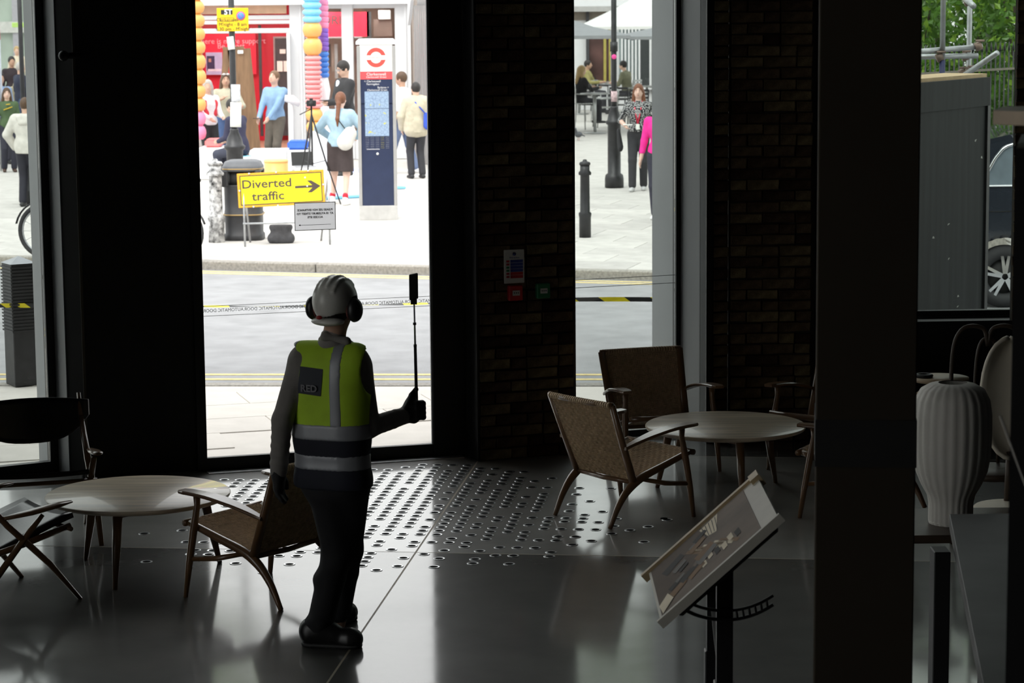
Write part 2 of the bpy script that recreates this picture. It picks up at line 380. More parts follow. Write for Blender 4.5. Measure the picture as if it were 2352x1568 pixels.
# --- brick walls, every brick on its own
def brick_mesh(l, h=.066, d=.03):
    b = bmesh.new(); bmesh.ops.create_cube(b, size=1)
    for v in b.verts:
        v.co.x *= l; v.co.y *= d; v.co.z *= h
        if v.co.y < 0: v.co += Vector((random.uniform(-.003, .003), random.uniform(-.004, .002), random.uniform(-.003, .003)))
    bmesh.ops.bevel(b, geom=[e for e in b.edges if sum(v.co.y for v in e.verts) < 0], offset=.004, segments=1, affect='EDGES')
    me = bpy.data.meshes.new('brick'); b.to_mesh(me); b.free(); me.materials.append(m_brick); return me
BR = {k: [brick_mesh(l) for _ in range(4)] for k, l in (('s', .215), ('h', .105), ('q', .055))}
BL = dict(s=.225, h=.115, q=.065)
def brick_face(parent, pl, u0, u1, z0=.0, z1=3.3, n=0.0, dark=()):
    for c in range(int((z1 - z0) / .076)):
        z = z0 + c * .076 + .038; u = u0; first = True; prev = None
        while u < u1 - .03:
            rem = u1 - u
            k = ('h' if c % 2 else 's') if first else ('h' if prev == 's' and random.random() < .55 else 's')
            if BL[k] > rem + .02: k = 'h' if BL['h'] <= rem + .02 else 'q'
            m = Matrix.Rotation(pl.a + random.uniform(-.012, .012), 4, 'Z'); p = pl.P(u + BL[k] / 2, z + random.uniform(-.003, .003), n - .002 + random.uniform(-.004, .004))
            m.translation = p; m = m @ Matrix.Diagonal((random.uniform(.97, 1.03), 1, random.uniform(.94, 1.05), 1))
            inst('brick', random.choice(BR[k]), parent, m); u += BL[k]; first = False; prev = k
wb = sroot('wall_front'); wb2 = sroot('wall_front_right')
b = MB(); b.box((.0, .012, -.1), (uB1 - .02, .9, CEIL), PB.mat()); b.build('mortar_bed', m_mortar, wb)
brick_face(wb, PB, .012, uB1 - .012)
b = MB(); b.box((uB1 - .02, -.0, 0), (uB1, .9, CEIL), PB.mat()); b.box((-.004, -.012, 0), (.010, .2, TOP), PB.mat()); struct(b.build('trim_3', m_black_metal))
# window 2
dA, dF, dB = .42, .06, .40
b = MB(); b.box((uB1, 0, TOP), (uW1 + .3, .9, CEIL), PB.mat()); struct(b.build('wall_front_over_window', m_black))
win2 = sroot('window_2')
b = MB(); b.box((uB1, dA, 0), (uW1, dA + dF, .05), PB.mat()); b.box((uW1 - .035, dA, .05), (uW1 + .01, dA + dF, TOP), PB.mat()); b.box((uB1, dA, .05), (uB1 + .03, dA + dF, TOP), PB.mat()); b.build('window_frame', m_black_metal, win2)
b = MB(); b.box((uB1 + .03, dA + .025, .05), (uW1 - .035, dA + .035, TOP), PB.mat()); b.build('pane', m_glass, win2)
b = MB(); zm = PB.hit(1450, 645, dA)[1]
b.box((uB1 + .03, dA + .0355, zm + .02), (uW1 - .035, dA + .0365, zm + .024), PB.mat()); b.box((uB1 + .03, dA + .0355, zm - .035), (uW1 - .035, dA + .0365, zm - .031), PB.mat()); b.build('manifestation_line', m_etch, win2)
b = MB(); b.box((uW1, 0, 0), (uW1 + .05, dA, TOP), PB.mat()); b.build('inner_reveal', m_reveal, wb2)
b = MB(); b.box((uW1 - .02, dA + dF, 0), (uW1 + .05, dA + dF + dB, TOP), PB.mat()); b.build('outer_reveal', m_reveal, wb2)
uT = PB.hit(1636, 900)[0]
b = MB(); b.box((uW1, -.015, 0), (uT, .1, TOP), PB.mat()); struct(b.build('trim_4', m_black_metal))
b = MB(); b.box((uT, .012, -.1), (uC, .88, CEIL), PB.mat()); b.build('mortar_bed', m_mortar, wb2)
brick_face(wb2, PB, uT, uC)
# right brick wall and window 3
uR1 = PR.hit(1866, 900)[0]; uO = PR.hit(2000, 500)[0]; uE = PR.hit(2440, 120)[0]; uK = PR.hit(2337, 120, -.03)[0]; zS = PR.hit(2200, 737)[1]
wb3 = sroot('wall_front_brick')
b = MB(); b.box((0, .012, -.1), (uR1, .5, CEIL), PR.mat()); b.build('mortar_bed', m_mortar, wb3)
brick_face(wb3, PR, .01, uR1)
wb4 = sroot('wall_front_far_right')
b = MB(); b.box((uR1, .10, -.1), (uO, .5, CEIL), PR.mat()); b.box((uO, .0, -.1), (uE, .45, zS), PR.mat()); b.box((uO, .0, TOP), (uE, .45, CEIL), PR.mat()); b.box((uE + .02, .0, -.1), (5.5, .45, CEIL), PR.mat()); b.build('wall_body', m_black, wb4)
b = MB(); b.box((uK, -.03, zS), (uE, .04, TOP), PR.mat()); b.build('mortar_bed', m_mortar, wb4)
for c in range(36):
    z = zS + .04 + c * .076
    inst('brick', random.choice(BR['h']), wb4, PR.mat(uK + .05 + random.uniform(-.012, .006), z, -.03) )
win3 = sroot('window_3')
b = MB(); b.box((uO, .18, zS), (uE, .24, zS + .05), PR.mat()); b.box((uO, .18, zS + .05), (uO + .05, .24, TOP), PR.mat()); b.box((uO, .14, zS - .0), (uE, .17, zS + .012), PR.mat()); b.build('window_frame', m_black_metal, win3)
b = MB(); b.box((uO + .05, .205, zS + .05), (uE, .215, TOP), PR.mat()); b.build('pane', m_glass_dark, win3)

# fire notice, call points
def wall_box(name, px0, px1, py0, py1, t, m, label=None, cat=None, parent=None, bevel=.003):
    u0, z1 = PB.hit(px0, py0, -.02); u1, z0 = PB.hit(px1, py1, -.02)
    o = MB().box((u0, -.024 - t, z0), (u1, -.016, z1), PB.mat()).build(name, m, parent, bevel=bevel)
    if label: tag(o, label, cat)
    return o, u0, u1, z0, z1
m_white_plastic = mat('white_plastic', (.80, .79, .76), .5, var=.03); m_red = mat('red_plastic', (.55, .02, .03), .4); m_green = mat('green_plastic', (.02, .20, .08), .4)
m_blue_print = mat('blue_print', (.04, .07, .35), .6); m_ink = mat('black_ink', (.02, .02, .02), .6)
o, u0, u1, z0, z1 = wall_box('fire_action_notice', 1157, 1204, 574, 649, .004, m_white_plastic, 'white fire action notice with blue and red rows on the brick pier', 'notice')
def strip(name, m, a, c, d, e, par, n=-.0300):
    MB().box((lerp(u0, u1, a), n, lerp(z0, z1, d)), (lerp(u0, u1, c), n + .0022, lerp(z0, z1, e)), PB.mat()).build(name, m, par)
for k in range(4): strip('blue_row', m_blue_print, .30, .92, .62 - k * .092, .70 - k * .092, o)
for k in range(2): strip('red_row', m_red, .30, .92, .25 - k * .095, .335 - k * .095, o)
for k, mm in enumerate((m_red, m_red, m_green, m_green, m_red, m_red)): strip('pictogram', mm, .10, .25, .63 - k * .092, .69 - k * .092, o)
bd = MB().lathe([(.011, 0), (.011, .002)], 20); bd.build('blue_badge', m_blue_print, o, M=frame(PB.P(lerp(u0, u1, .5), lerp(z0, z1, .87), -.0282), PB.u, (0, 0, 1)))
text('notice_lettering', '!', .018, m_white_plastic, o, frame(PB.P(lerp(u0, u1, .5), lerp(z0, z1, .87), -.0312), PB.u, (0, 0, 1)))
text('notice_lettering', 'Fire action', .016, m_blue_print, o, frame(PB.P(lerp(u0, u1, .5), lerp(z0, z1, .765), -.0292), PB.u, (0, 0, 1)))
for nm, mm, xa, xb, ya, yb, lab in (('fire_alarm_call_point', m_red, 1165, 1197, 655, 688, 'red square fire alarm call point under the fire action notice'), ('door_release_call_point', m_green, 1229, 1260, 650, 683, 'green square emergency door release beside the red call point')):
    o, u0, u1, z0, z1 = wall_box(nm, xa, xb, ya, yb, .035, mm, lab, 'call point', bevel=.006)
    MB().box((lerp(u0, u1, .24), -.0625, lerp(z0, z1, .34)), (lerp(u0, u1, .76), -.058, lerp(z0, z1, .68)), PB.mat()).build('press_plate', m_white_plastic, o)
    for k in (.36, .5, .64): MB().cbox((lerp(u0, u1, k), -.0630, lerp(z0, z1, .52)), (.006, .002, .008), PB.mat()).build('press_mark', m_ink, o)
# paper taped to the door glass, printed for people outside, so it reads mirrored from in here
ua, za = PD.hit(676, 466, D0 + .03); ub_, zb = PD.hit(772, 527, D0 + .03)
m_paper = mat('backlit_paper', (.60, .60, .62), .8, var=.02, trans=.7)
nb = MB(); nb.add([(ua, D0 + .0348, zb), (ub_, D0 + .0348, zb), (ub_, D0 + .0348, za), (ua, D0 + .0348, za)], [(0, 1, 2, 3)], False, PD.mat()); note = tag(nb.build('paper_notice', m_paper), 'grey backlit sheet with mirrored lettering and arrow taped to the door glass', 'notice')
cu, cz = (ua + ub_) / 2, (za + zb) / 2; wN, hN = ub_ - ua, za - zb
m_print = mat('grey_print', (.10, .10, .11), .8)
for k, line in enumerate(('PLEASE USE HGV ENTRANCE', 'AT 18 AYLESBURY STREET TO', 'ACCESS SITE')):
    text('notice_lettering', line, .0185, m_print, note, frame(PD.P(cu, cz + .042 - k * .024, D0 + .0338), -PD.u, (0, 0, 1)), bold=.0004)
    text('notice_lettering', line, .0185, m_print, note, frame(PD.P(cu, cz + .042 - k * .024, D0 + .0360), -PD.u, (0, 0, 1)), bold=.0004)
b = MB(); y0 = D0 + .0338
b.box((cu - wN * .36, y0, cz - hN * .31), (cu + wN * .38, y0 + .0004, cz - hN * .295), PD.mat()); b.add([(cu - wN * .41, y0, cz - hN * .303), (cu - wN * .36, y0, cz - hN * .27), (cu - wN * .36, y0, cz - hN * .335)], [(0, 1, 2)], False, PD.mat()); b.build('arrow', m_print, note)
b = MB()
for q in ((cu - wN / 2, cz - hN / 2, cu + wN / 2, cz - hN / 2 + .005), (cu - wN / 2, cz + hN / 2 - .005, cu + wN / 2, cz + hN / 2), (cu - wN / 2, cz - hN / 2, cu - wN / 2 + .005, cz + hN / 2), (cu + wN / 2 - .005, cz - hN / 2, cu + wN / 2, cz + hN / 2)): b.box((q[0], y0, q[1]), (q[2], y0 + .0004, q[3]), PD.mat())
b.build('border', mat('silver_tape', (.45, .45, .47), .5), note)

# ================================================================ furniture
m_oak = mat('oiled_oak', (.19, .098, .042), .38, var=.22, scale=6, stretch=(1, 1, .25), bump=.06, coat=.7, coat_r=.16)
m_oak_top = mat('oak_table_top', (.66, .55, .41), .36, var=.28, scale=5, stretch=(.35, 3.2, 1), bump=.03, spec=.8, coat=.3)
m_cord = mat('paper_cord', (.55, .40, .25), .75, var=.2, scale=40)
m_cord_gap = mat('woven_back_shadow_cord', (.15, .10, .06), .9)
m_leather = mat('black_leather', (.012, .012, .013), .30, var=.2, scale=20, bump=.05, spec=.5)

def weave(c00, c10, c01, c11, nu, nv, lift, sag=0.0):
    """basket weave of paired cords on a four-cornered sheet: raised pillows, alternately lying across and along"""
    c00, c10, c01, c11 = map(Vector, (c00, c10, c01, c11)); N = (c10 - c00).cross(c01 - c00).normalized()
    def P(u, v): return lerp(lerp(c00, c10, u), lerp(c01, c11, u), v) - N * (sag * 16 * u * (1 - u) * v * (1 - v) )
    b = MB(); b.grid([[P(i / 10, j / 10) for i in range(11)] for j in range(11)])
    b.cm = 1
    for i in range(nu):
        for j in range(nv):
            along = (i + j) % 2; du, dv = 1 / nu, 1 / nv
            for k in range(2):                       # two cords side by side in every cell
                if along: u0, u1, v0, v1 = (i + .06 + .46 * k) * du, (i + .48 + .46 * k) * du, (j - .10) * dv, (j + 1.10) * dv
                else: u0, u1, v0, v1 = (i - .10) * du, (i + 1.10) * du, (j + .06 + .46 * k) * dv, (j + .48 + .46 * k) * dv
                u0, u1, v0, v1 = max(u0, 0), min(u1, 1), max(v0, 0), min(v1, 1); um, vm = (u0 + u1) / 2, (v0 + v1) / 2
                for sgn in (1, -1):
                    w = .35
                    base = [P(u0, v0), P(u1, v0), P(u1, v1), P(u0, v1)]
                    top = [P(lerp(um, a, w if not along else w), lerp(vm, c, w)) + N * lift * sgn for a, c in ((u0, v0), (u1, v0), (u1, v1), (u0, v1))]
                    if along: top = [P(lerp(um, a, .4), lerp(vm, c, .72)) + N * lift * sgn for a, c in ((u0, v0), (u1, v0), (u1, v1), (u0, v1))]
                    else: top = [P(lerp(um, a, .72), lerp(vm, c, .4)) + N * lift * sgn for a, c in ((u0, v0), (u1, v0), (u1, v1), (u0, v1))]
                    fs = [(4, 5, 6, 7), (0, 1, 5, 4), (1, 2, 6, 5), (2, 3, 7, 6), (3, 0, 4, 7)]
                    b.add(base + top, fs if sgn > 0 else [f[::-1] for f in fs])
    return b
def paddle(a, b_, w0, w1, w2, t, side):               # armrest: a narrow neck that widens to a flat paddle
    a, b_ = Vector(a), Vector(b_); rows = []
    n = 14
    for i in range(n + 1):
        s = i / n; p = lerp(a, b_, s); p.z += .018 * math.sin(math.pi * s) - .03 * (1 - s) ** 2
        w = lerp(w0, w1, min(1, s / .45)) if s < .45 else lerp(w1, w2, (s - .45) / .55)
        if s > .93: w *= .72
        rows.append((p, w))
    vs = []; 
    for p, w in rows:
        for dx, dz in ((-1, -.35), (-.85, -1), (.85, -1), (1, -.35), (1, .35), (.85, 1), (-.85, 1), (-1, .35)):
            vs.append((p.x + dx * w / 2, p.y, p.z + dz * t / 2))
    fs = [(i*8+j, i*8+(j+1)%8, (i+1)*8+(j+1)%8, (i+1)*8+j) for i in range(n) for j in range(8)] + [tuple(range(7, -1, -1)), tuple(n*8+j for j in range(8))]
    return MB().add(vs, fs, False)
def easy_chair():
    t = thing('easy_chair', 'x', 'chair', group='woven easy chairs around the coffee tables')
    for s in (-1, 1):
        MB().tube([(s*.325, .30, 0), (s*.318, .275, .18), (s*.310, .245, .36), (s*.300, .225, .49), (s*.300, .225, .545)], [.0125, .019, .021, .016, .02], 10).build('front_leg', m_oak, t)
        pts = bez([(s*.275, .305, .385), (s*.27, .10, .325), (s*.262, -.06, .275), (s*.256, -.16, .215), (s*.252, -.235, .125), (s*.250, -.30, 0)], 4)
        rs = [lerp(.018, .026, min(1, i / 10)) if i < 11 else lerp(.026, .0135, (i - 11) / (len(pts) - 12)) for i in range(len(pts))]
        MB().tube(pts, rs, 10).build('side_rail_and_rear_leg', m_oak, t)
        MB().tube([(s*.312, .262, .205), (s*.29, .10, .225), (s*.262, -.06, .265)], [.013, .015, .012], 8).build('stretcher', m_oak, t)
        paddle((s*.283, -.215, .500), (s*.318, .315, .560), .034, .098, .082, .019, s).build('armrest', m_oak, t)
        bp = [(s*.252, -.115, .245), (s*.262, -.205, .475), (s*.278, -.305, .735)]
        MB().tube(bp, [.022, .020, .017], 10, flat=1.3).build('back_post', m_oak, t)
    MB().tube([(-.295, .325, .385), (-.15, .33, .380), (.15, .33, .380), (.295, .325, .385)], .018, 10).build('front_rail', m_oak, t)
    MB().tube([(-.285, -.305, .735), (-.14, -.325, .730), (.14, -.325, .730), (.285, -.305, .735)], .016, 10).build('top_rail', m_oak, t)
    MB().tube([(-.26, -.118, .255), (0, -.135, .250), (.26, -.118, .255)], .015, 8).build('back_bottom_rail', m_oak, t)
    weave((-.270, .33, .395), (.270, .33, .395), (-.245, -.10, .275), (.245, -.10, .275), 22, 18, -.006, -.016).build('woven_seat', [m_cord_gap, m_cord], t)['kind'] = 'stuff'
    weave((-.245, -.122, .265), (.245, -.122, .265), (-.270, -.312, .735), (.270, -.312, .735), 22, 22, .006, -.02).build('woven_back', [m_cord_gap, m_cord], t)['kind'] = 'stuff'
    wr = MB()                                        # cord wound round the top and front rails
    for i in range(30):
        x = -.262 + .524 * i / 29; y = -.312 - .012 * math.sin(math.pi * i / 29)
        wr.tube([(x - .007, y, .732), (x + .007, y, .732)], .0195, 8)
    wr.build('cord_wrapping', m_cord, t)['kind'] = 'stuff'
    return t
def place(o, xy, heading, label, off=.29):
    """xy: middle of the front feet, heading: the way the seat faces"""
    h = Vector((heading[0], heading[1], 0)).normalized(); p = Vector((xy[0], xy[1], 0)) - h * off
    o.location = p; o.rotation_euler = (0, 0, math.atan2(h.y, h.x) - math.pi / 2); o['label'] = label
ch = easy_chair()
spots = [((.864, 14.637), (.78, .63), 'woven cord easy chair with its back to the brick pier'),
         ((-1.51, 12.773), (-.80, .60), 'woven cord easy chair with its back to the worker in the yellow vest'),
         ((1.035, 15.693), (.297, -.955), 'woven cord easy chair standing against the window behind the right coffee table'),
         ((1.678 + .256, 15.83 - .192), (-.6, -.8), 'woven cord easy chair behind the column, its far armrest showing past the table'),
         ((1.85, 14.62), (-.90, .43), 'woven cord easy chair mostly hidden by the column, seat corner and leg showing')]
for i, (p, h, l) in enumerate(spots):
    place(ch if i == 0 else copy_tree(ch), p, h, l)

def coffee_table(c, ang, label):
    t = thing('coffee_table', label, 'table', (c[0], c[1], 0), 0, 'round oak coffee tables')
    MB().lathe([(.001, .400), (.47, .400), (.494, .408), (.500, .418), (.500, .424), (.494, .430), (.001, .430)], 64, cap=False).build('table_top', m_oak_top, t)
    MB().lathe([(.30, .355), (.33, .400)], 3, Matrix.Rotation(math.radians(ang), 4, 'Z'), False).build('apron', m_oak, t)
    for k in range(3):
        a = math.radians(ang + 120 * k); r = Vector((math.cos(a), math.sin(a), 0))
        MB().tube([r * .445, r * .40 + Vector((0, 0, .2)), r * .36 + Vector((0, 0, .405))], [.013, .023, .028], 12).build('leg', m_oak, t)
    return t
coffee_table((-2.04, 13.13), -99, 'round three-legged oak coffee table on the left, beside the black leather chairs')
coffee_table((1.326, 15.11), -81, 'round three-legged oak coffee table on the right, among the woven chairs')

def sawbuck_chair(xy, heading, label):
    t = thing('sawbuck_chair', label, 'chair', group='low black leather sawbuck chairs')
    for s in (-1, 1):
        MB().tube([(s*.32, .29, 0), (s*.315, .12, .215), (s*.30, -.10, .44), (s*.29, -.285, .66)], [.014, .021, .022, .015], 10, flat=.8).build('front_leg', m_oak, t)
        MB().tube([(s*.30, -.34, 0), (s*.305, -.16, .20), (s*.31, .02, .40), (s*.315, .09, .475)], [.013, .021, .02, .016], 10, flat=.8).build('rear_leg', m_oak, t)
        MB().tube([(s*.272, .27, .385), (s*.27, .0, .325), (s*.265, -.25, .275)], .017, 10).build('seat_rail', m_oak, t)
        pts = [(s*.318, -.13, .485), (s*.325, .02, .498), (s*.325, .17, .515), (s*.322, .255, .522)]
        MB().tube(pts, [.022, .036, .034, .016], 12, flat=.42, up=(0, 0, 1)).build('armrest', m_oak, t)
        MB().tube([(s*.29, -.285, .64), (s*.285, -.335, .79)], [.015, .012], 10).build('back_post', m_oak, t)
    for y, z in ((.255, .375), (-.235, .285)): MB().tube([(-.31, y, z), (.31, y, z)], .013, 8).build('cross_rail', m_oak, t)
    rows = []
    for i in range(13):
        v = i / 12; y = lerp(.30, -.27, v); z = .395 + .028 * math.cos(v * 3.0) - .135 * v + .02 * v * v
        rows.append([(x, y - .02 * (1 - (x / .27) ** 2) * (v < .1), z - .012 * (1 - (x / .27) ** 2)) for x in np.linspace(-.262, .262, 9)])
    MB().grid(rows).build('leather_seat', m_leather, t, solid=.028)
    rows = []                                        # curved back with a rounded lower edge
    for j in range(15):
        x = lerp(-.33, .33, j / 14); q = x / .33
        lo = .50 + .115 * q * q * q * q + .05 * q * q; hi = .755 + .012 * (1 - q * q); y0 = -.345 + .085 * q * q
        rows.append([(x, y0 - .10 * (lerp(lo, hi, k / 8) - .5), lerp(lo, hi, k / 8)) for k in range(9)])
    MB().grid(rows).build('leather_back', m_leather, t, solid=.026)
    place(t, xy, heading, label); return t
sawbuck_chair((-2.459, 12.744), (.78, .63), 'black leather sawbuck chair nearest on the left, cut by the frame edge')
sawbuck_chair((-2.66, 13.66), (.28, -.96), 'black leather sawbuck chair facing the room in front of the left window')

# ---------------------------------------------------------------- column, display stand
m_col = mat('brown_painted_column', (.035, .028, .02), .85, spec=.15, var=.06, scale=3)
m_band = mat('dark_column_band', (.008, .008, .008), .7)
xa, xb = V(1876, 800, 8.0).x, V(2104, 800, 8.0).x
CMx = Matrix.Translation((xa, 8.0, 0)) @ Matrix.Rotation(math.radians(-6.6), 4, 'Z'); cw = (xb - xa) * 1.0
c = struct(MB().box((0, 0, 0), (cw, .33, CEIL), CMx).build('wall_column', m_col, bevel=.004))
z0, z1 = V(1990, 1070, 8).z, V(1990, 962, 8).z
MB().box((-.003, -.003, z0), (cw + .003, .333, z1), CMx).build('column_band', m_band, c)

st = thing('display_stand', 'black adjustable display stand holding a tilted interior photo board', 'stand', (.74, 9.0, 0))
def S_(p): return Vector(p) - Vector((.74, 9.0, 0))
A, B = Vector((.525, 0, .862)), Vector((.945, 0, 1.240)); ua_ = (B - A).normalized(); L_ = (B - A).length
BM = frame(S_((A.x, 9.37, A.z)), ua_, (0, -1, 0))      # x up the slope, y towards the camera side, z = face normal (up-left)
if BM.to_3x3().col[2].z < 0: BM = frame(S_((A.x, 9.37, A.z)), ua_, (0, -1, 0)) @ Matrix.Diagonal((1, 1, -1, 1))
W_ = .74
m_board = mat('board_edge_white', (.50, .48, .42), .6, var=.05); m_wood = mat('pine_batten', (.40, .30, .17), .55, var=.15, scale=8)
MB().box((0, 0, -.02), (L_, W_, 0), BM).build('backing_board', m_board, st)
def picture():
    m = bpy.data.materials.new('interior_print'); m.use_nodes = True; t = m.node_tree; b = t.nodes['Principled BSDF']; b.inputs['Roughness'].default_value = .5
    return m
m_pic = mat('printed_photo_brown', (.17, .13, .10), .75, var=.25, scale=4)
pic = MB().box((.012, .03, .0), (L_ - .075, W_ - .012, .0022), BM).build('printed_photo', m_pic, st)
cols = dict(pale=mat('print_pale', (.75, .66, .50), .75), dark=mat('print_dark', (.012, .011, .010), .75), mid=mat('print_mid', (.085, .055, .035), .75), warm=mat('print_warm', (.21, .12, .055), .75), sky=mat('print_grey', (.16, .15, .14), .75))
def pq(name, mm, pts, h=.0030):                       # a flat printed patch, in fractions of the photo
    vs = [(lerp(.012, L_ - .075, a), lerp(.03, W_ - .012, c_), h) for a, c_ in pts]
    MB().add(vs, [tuple(range(len(vs)))], False, BM).build(name, cols[mm], pic)
pq('print_patch', 'mid', [(.0, .0), (.55, .0), (.45, .5), (.0, 1)], .0026)
pq('print_patch', 'pale', [(.52, .05), (.72, .02), (.66, .34), (.58, .30)])
for k in range(5): pq('print_patch', 'dark', [(.545 + k * .035, .05), (.552 + k * .035, .05), (.562 + k * .028, .31), (.557 + k * .028, .31)], .0034)
for k in range(7):
    a = .42 + .05 * k; pq('print_patch', 'pale' if k % 2 else 'warm', [(a - .08, .26 + .05 * k), (a - .05, .24 + .05 * k), (a + .10, .52 + .05 * k), (a + .07, .55 + .05 * k)], .0032)
for k in range(14):
    a, c_ = random.uniform(.04, .45), random.uniform(.15, .8); s_ = random.uniform(.06, .15)
    pq('print_patch', random.choice(['dark', 'dark', 'warm', 'pale', 'sky']), [(a, c_), (a + s_ * 1.5, c_ - s_ * .5), (a + s_ * 1.7, c_ + s_ * .2), (a + s_ * .3, c_ + s_ * .9)], .0036 + k * .0001)
for k in range(8):
    a, c_ = .30 + .07 * k, .62 + .03 * (k % 3); pq('print_patch', random.choice(['dark', 'pale']), [(a, c_), (a + .05, c_ - .02), (a + .055, c_ + .10), (a + .01, c_ + .12)], .0034 + k * .0001)
pq('print_patch', 'pale', [(.0, .80), (.10, .70), (.14, .86), (.02, .98)], .0052)
MB().box((-.03, -.012, -.022), (L_ + .004, .018, .012), BM).build('batten', m_wood, st)
MB().box((L_ - .03, -.02, -.03), (L_ + .012, .075, .018), BM).build('batten_end_block', m_wood, st)
MB().box((-.012, W_ - .014, -.03), (L_ + .01, W_ + .006, .004), BM).build('board_edge', m_board, st)
MB().box((.06, .06, -.05), (L_ - .03, W_ - .02, -.02), BM).build('support_plate', m_black_metal, st, bevel=.008)
for yy in (.16, .60):
    top = BM @ Vector((L_ * .50, yy, -.05)); MB().box((top.x - .030, top.y - .02, -.0), (top.x + .030, top.y + .02, top.z)).build('post', m_black_metal, st)
    MB().box((top.x - .038, top.y - .03, 0), (top.x + .038, top.y + .03, top.z - .42)).build('post_sleeve', m_black_metal, st, bevel=.004)
    MB().box((top.x - .26, top.y - .03, 0), (top.x + .26, top.y + .03, .03)).build('foot_bar', m_black_metal, st, bevel=.006)
    if yy < .5: continue
    arc = [(top.x + .30 * math.sin(a), top.y - .035, top.z + .02 - .30 * math.cos(a) + .10) for a in np.linspace(-.55, .62, 16)]
    b = MB(); b.tube(arc, .007, 6); b.tube([(p[0], p[1], p[2] + .034) for p in arc], .006, 6)
    for k in range(9, 15): b.tube([arc[k], (arc[k][0] - .006, arc[k][1], arc[k][2] + .034)], .005, 6)
    b.build('ratchet_arc', m_black_metal, st)
MB().bar(BM @ Vector((L_ * .5, .16, -.05)) - Vector((0, 0, .25)), BM @ Vector((L_ * .5, .60, -.05)) - Vector((0, 0, .48)), .03, .006).build('brace', mat('pale_metal', (.30, .30, .29), .5, .3), st)

# ---------------------------------------------------------------- right corner: lamp, tables, cabinet
m_paper_lamp = mat('ribbed_lamp_polymer', (.62, .60, .55), .6, var=.03); m_marble = mat('grey_marble', (.07, .07, .07), .55, var=.3, scale=3); m_cream = mat('cream_shell', (.60, .55, .45), .6, var=.04)
m_dkwood = mat('dark_wood', (.05, .032, .02), .5, var=.2); m_ltwood = mat('pale_wood', (.42, .32, .21), .5, var=.15, stretch=(.3, 2, 1))
LY = 11.75; lc = V(2183, 1200, LY); wz = lc.z; sc = LY / F
pt = thing('console_table', 'low dark console table carrying the ribbed lamp', 'table', (lc.x + .1, LY, 0))
MB().box((-.42, -.28, wz - .04), (.95, .35, wz)).build('table_top', m_dkwood, pt, bevel=.004)
for x, y in ((-.38, -.23), (.9, -.23), (-.38, .3), (.9, .3)): MB().box((x - .025, y - .025, 0), (x + .025, y + .025, wz - .04)).build('leg', m_dkwood, pt)
lamp = thing('ribbed_table_lamp', 'unlit white ribbed bulb-shaped table lamp behind the column', 'lamp', (lc.x, LY, wz))
prof = [(.105, 0), (.108, .02), (.108, .10), (.116, .14), (.145, .19), (.174, .26), (.188, .34), (.192, .44), (.190, .54), (.180, .61), (.154, .66), (.112, .684), (.070, .692)]
vs = []; n = 96
for r, z in prof:
    for j in range(n):
        a = 2 * math.pi * j / n; q = r * (1 - .035 * (j % 4 == 0) + .004 * math.sin(a * 24)); vs.append((q * math.cos(a), q * math.sin(a), z))
b = MB().add(vs, [(i*n+j, i*n+(j+1)%n, (i+1)*n+(j+1)%n, (i+1)*n+j) for i in range(len(prof)-1) for j in range(n)], True); b.build('lamp_shade', m_paper_lamp, lamp)
MB().lathe([(.100, .001), (.108, .012), (.100, .02)], 40).build('lamp_base', m_paper_lamp, lamp)
MB().lathe([(.072, .688), (.060, .668), (.03, .648)], 40, cap=False).build('vent_opening', mat('lamp_inside', (.30, .29, .26), .7), lamp)
qa_, qb_ = G(2181, 1180, .76), G(2262, 1590, .76); ctr = thing('marble_counter', 'long grey marble counter running towards us in front of the ribbed lamp', 'counter', (0, 0, 0))
MB().prism([(qa_.x, qa_.y), (qb_.x, qb_.y), (qb_.x + .9, qb_.y), (qa_.x + .75, qa_.y)], .07, Matrix.Translation((0, 0, .69))).build('counter_top', m_marble, ctr, bevel=.003)
MB().prism([(qa_.x + .12, qa_.y - .1), (qb_.x + .14, qb_.y + .1), (qb_.x + .85, qb_.y + .1), (qa_.x + .7, qa_.y - .1)], .69).build('counter_base', m_black, ctr)
bx2 = V(2142, 1262, 10.35); b = MB().box((bx2.x, 10.30, 0), (bx2.x + .07, 10.42, bx2.z)).build('speaker_box', m_black, bevel=.004); tag(b, 'slim black box standing between the column and the marble counter', 'box')
# far side table with tray, bentwood chair, cream shell chair
ty = 14.2; tp = V(2160, 866, ty); t = thing('side_table', 'small round pale side table behind the ribbed lamp', 'table', (tp.x, ty, 0))
MB().lathe([(.001, tp.z - .02), (.165, tp.z - .02), (.165, tp.z), (.001, tp.z)], 40, cap=False).build('table_top', m_ltwood, t); MB().lathe([(.02, .02), (.02, tp.z - .02)], 12).build('stem', m_black_metal, t); MB().lathe([(.14, 0), (.14, .02)], 28).build('base', m_black_metal, t)
o = V(2122, 858, ty); d = MB(); d.lathe([(.05, 0), (.055, .012), (.05, .02), (.035, .02), (.03, .012)], 24); d = d.build('ashtray', m_black, None); d.location = (o.x, ty, tp.z); tag(d, 'round black dish on the pale side table', 'dish')
cy = 13.6; cp = V(2270, 745, cy); t = thing('bentwood_chair', 'dark bentwood chair with looped back under the side window', 'chair', (cp.x, cy, 0))
zt = cp.z
MB().tube(bez([(-.19, 0, .45), (-.20, 0, zt - .22), (-.15, 0, zt - .03), (-.03, 0, zt - .02), (0, 0, zt - .12)], 6), .012, 8).build('back_loop', m_dkwood, t)
MB().tube(bez([(.19, 0, .45), (.20, 0, zt - .22), (.15, 0, zt - .03), (.03, 0, zt - .02), (0, 0, zt - .12)], 6), .012, 8).build('back_loop', m_dkwood, t)
MB().tube(bez([(-.07, .01, .45), (-.06, .01, zt - .2), (0, .01, zt - .08), (.06, .01, zt - .2), (.07, .01, .45)], 6), .010, 8).build('inner_loop', m_dkwood, t)
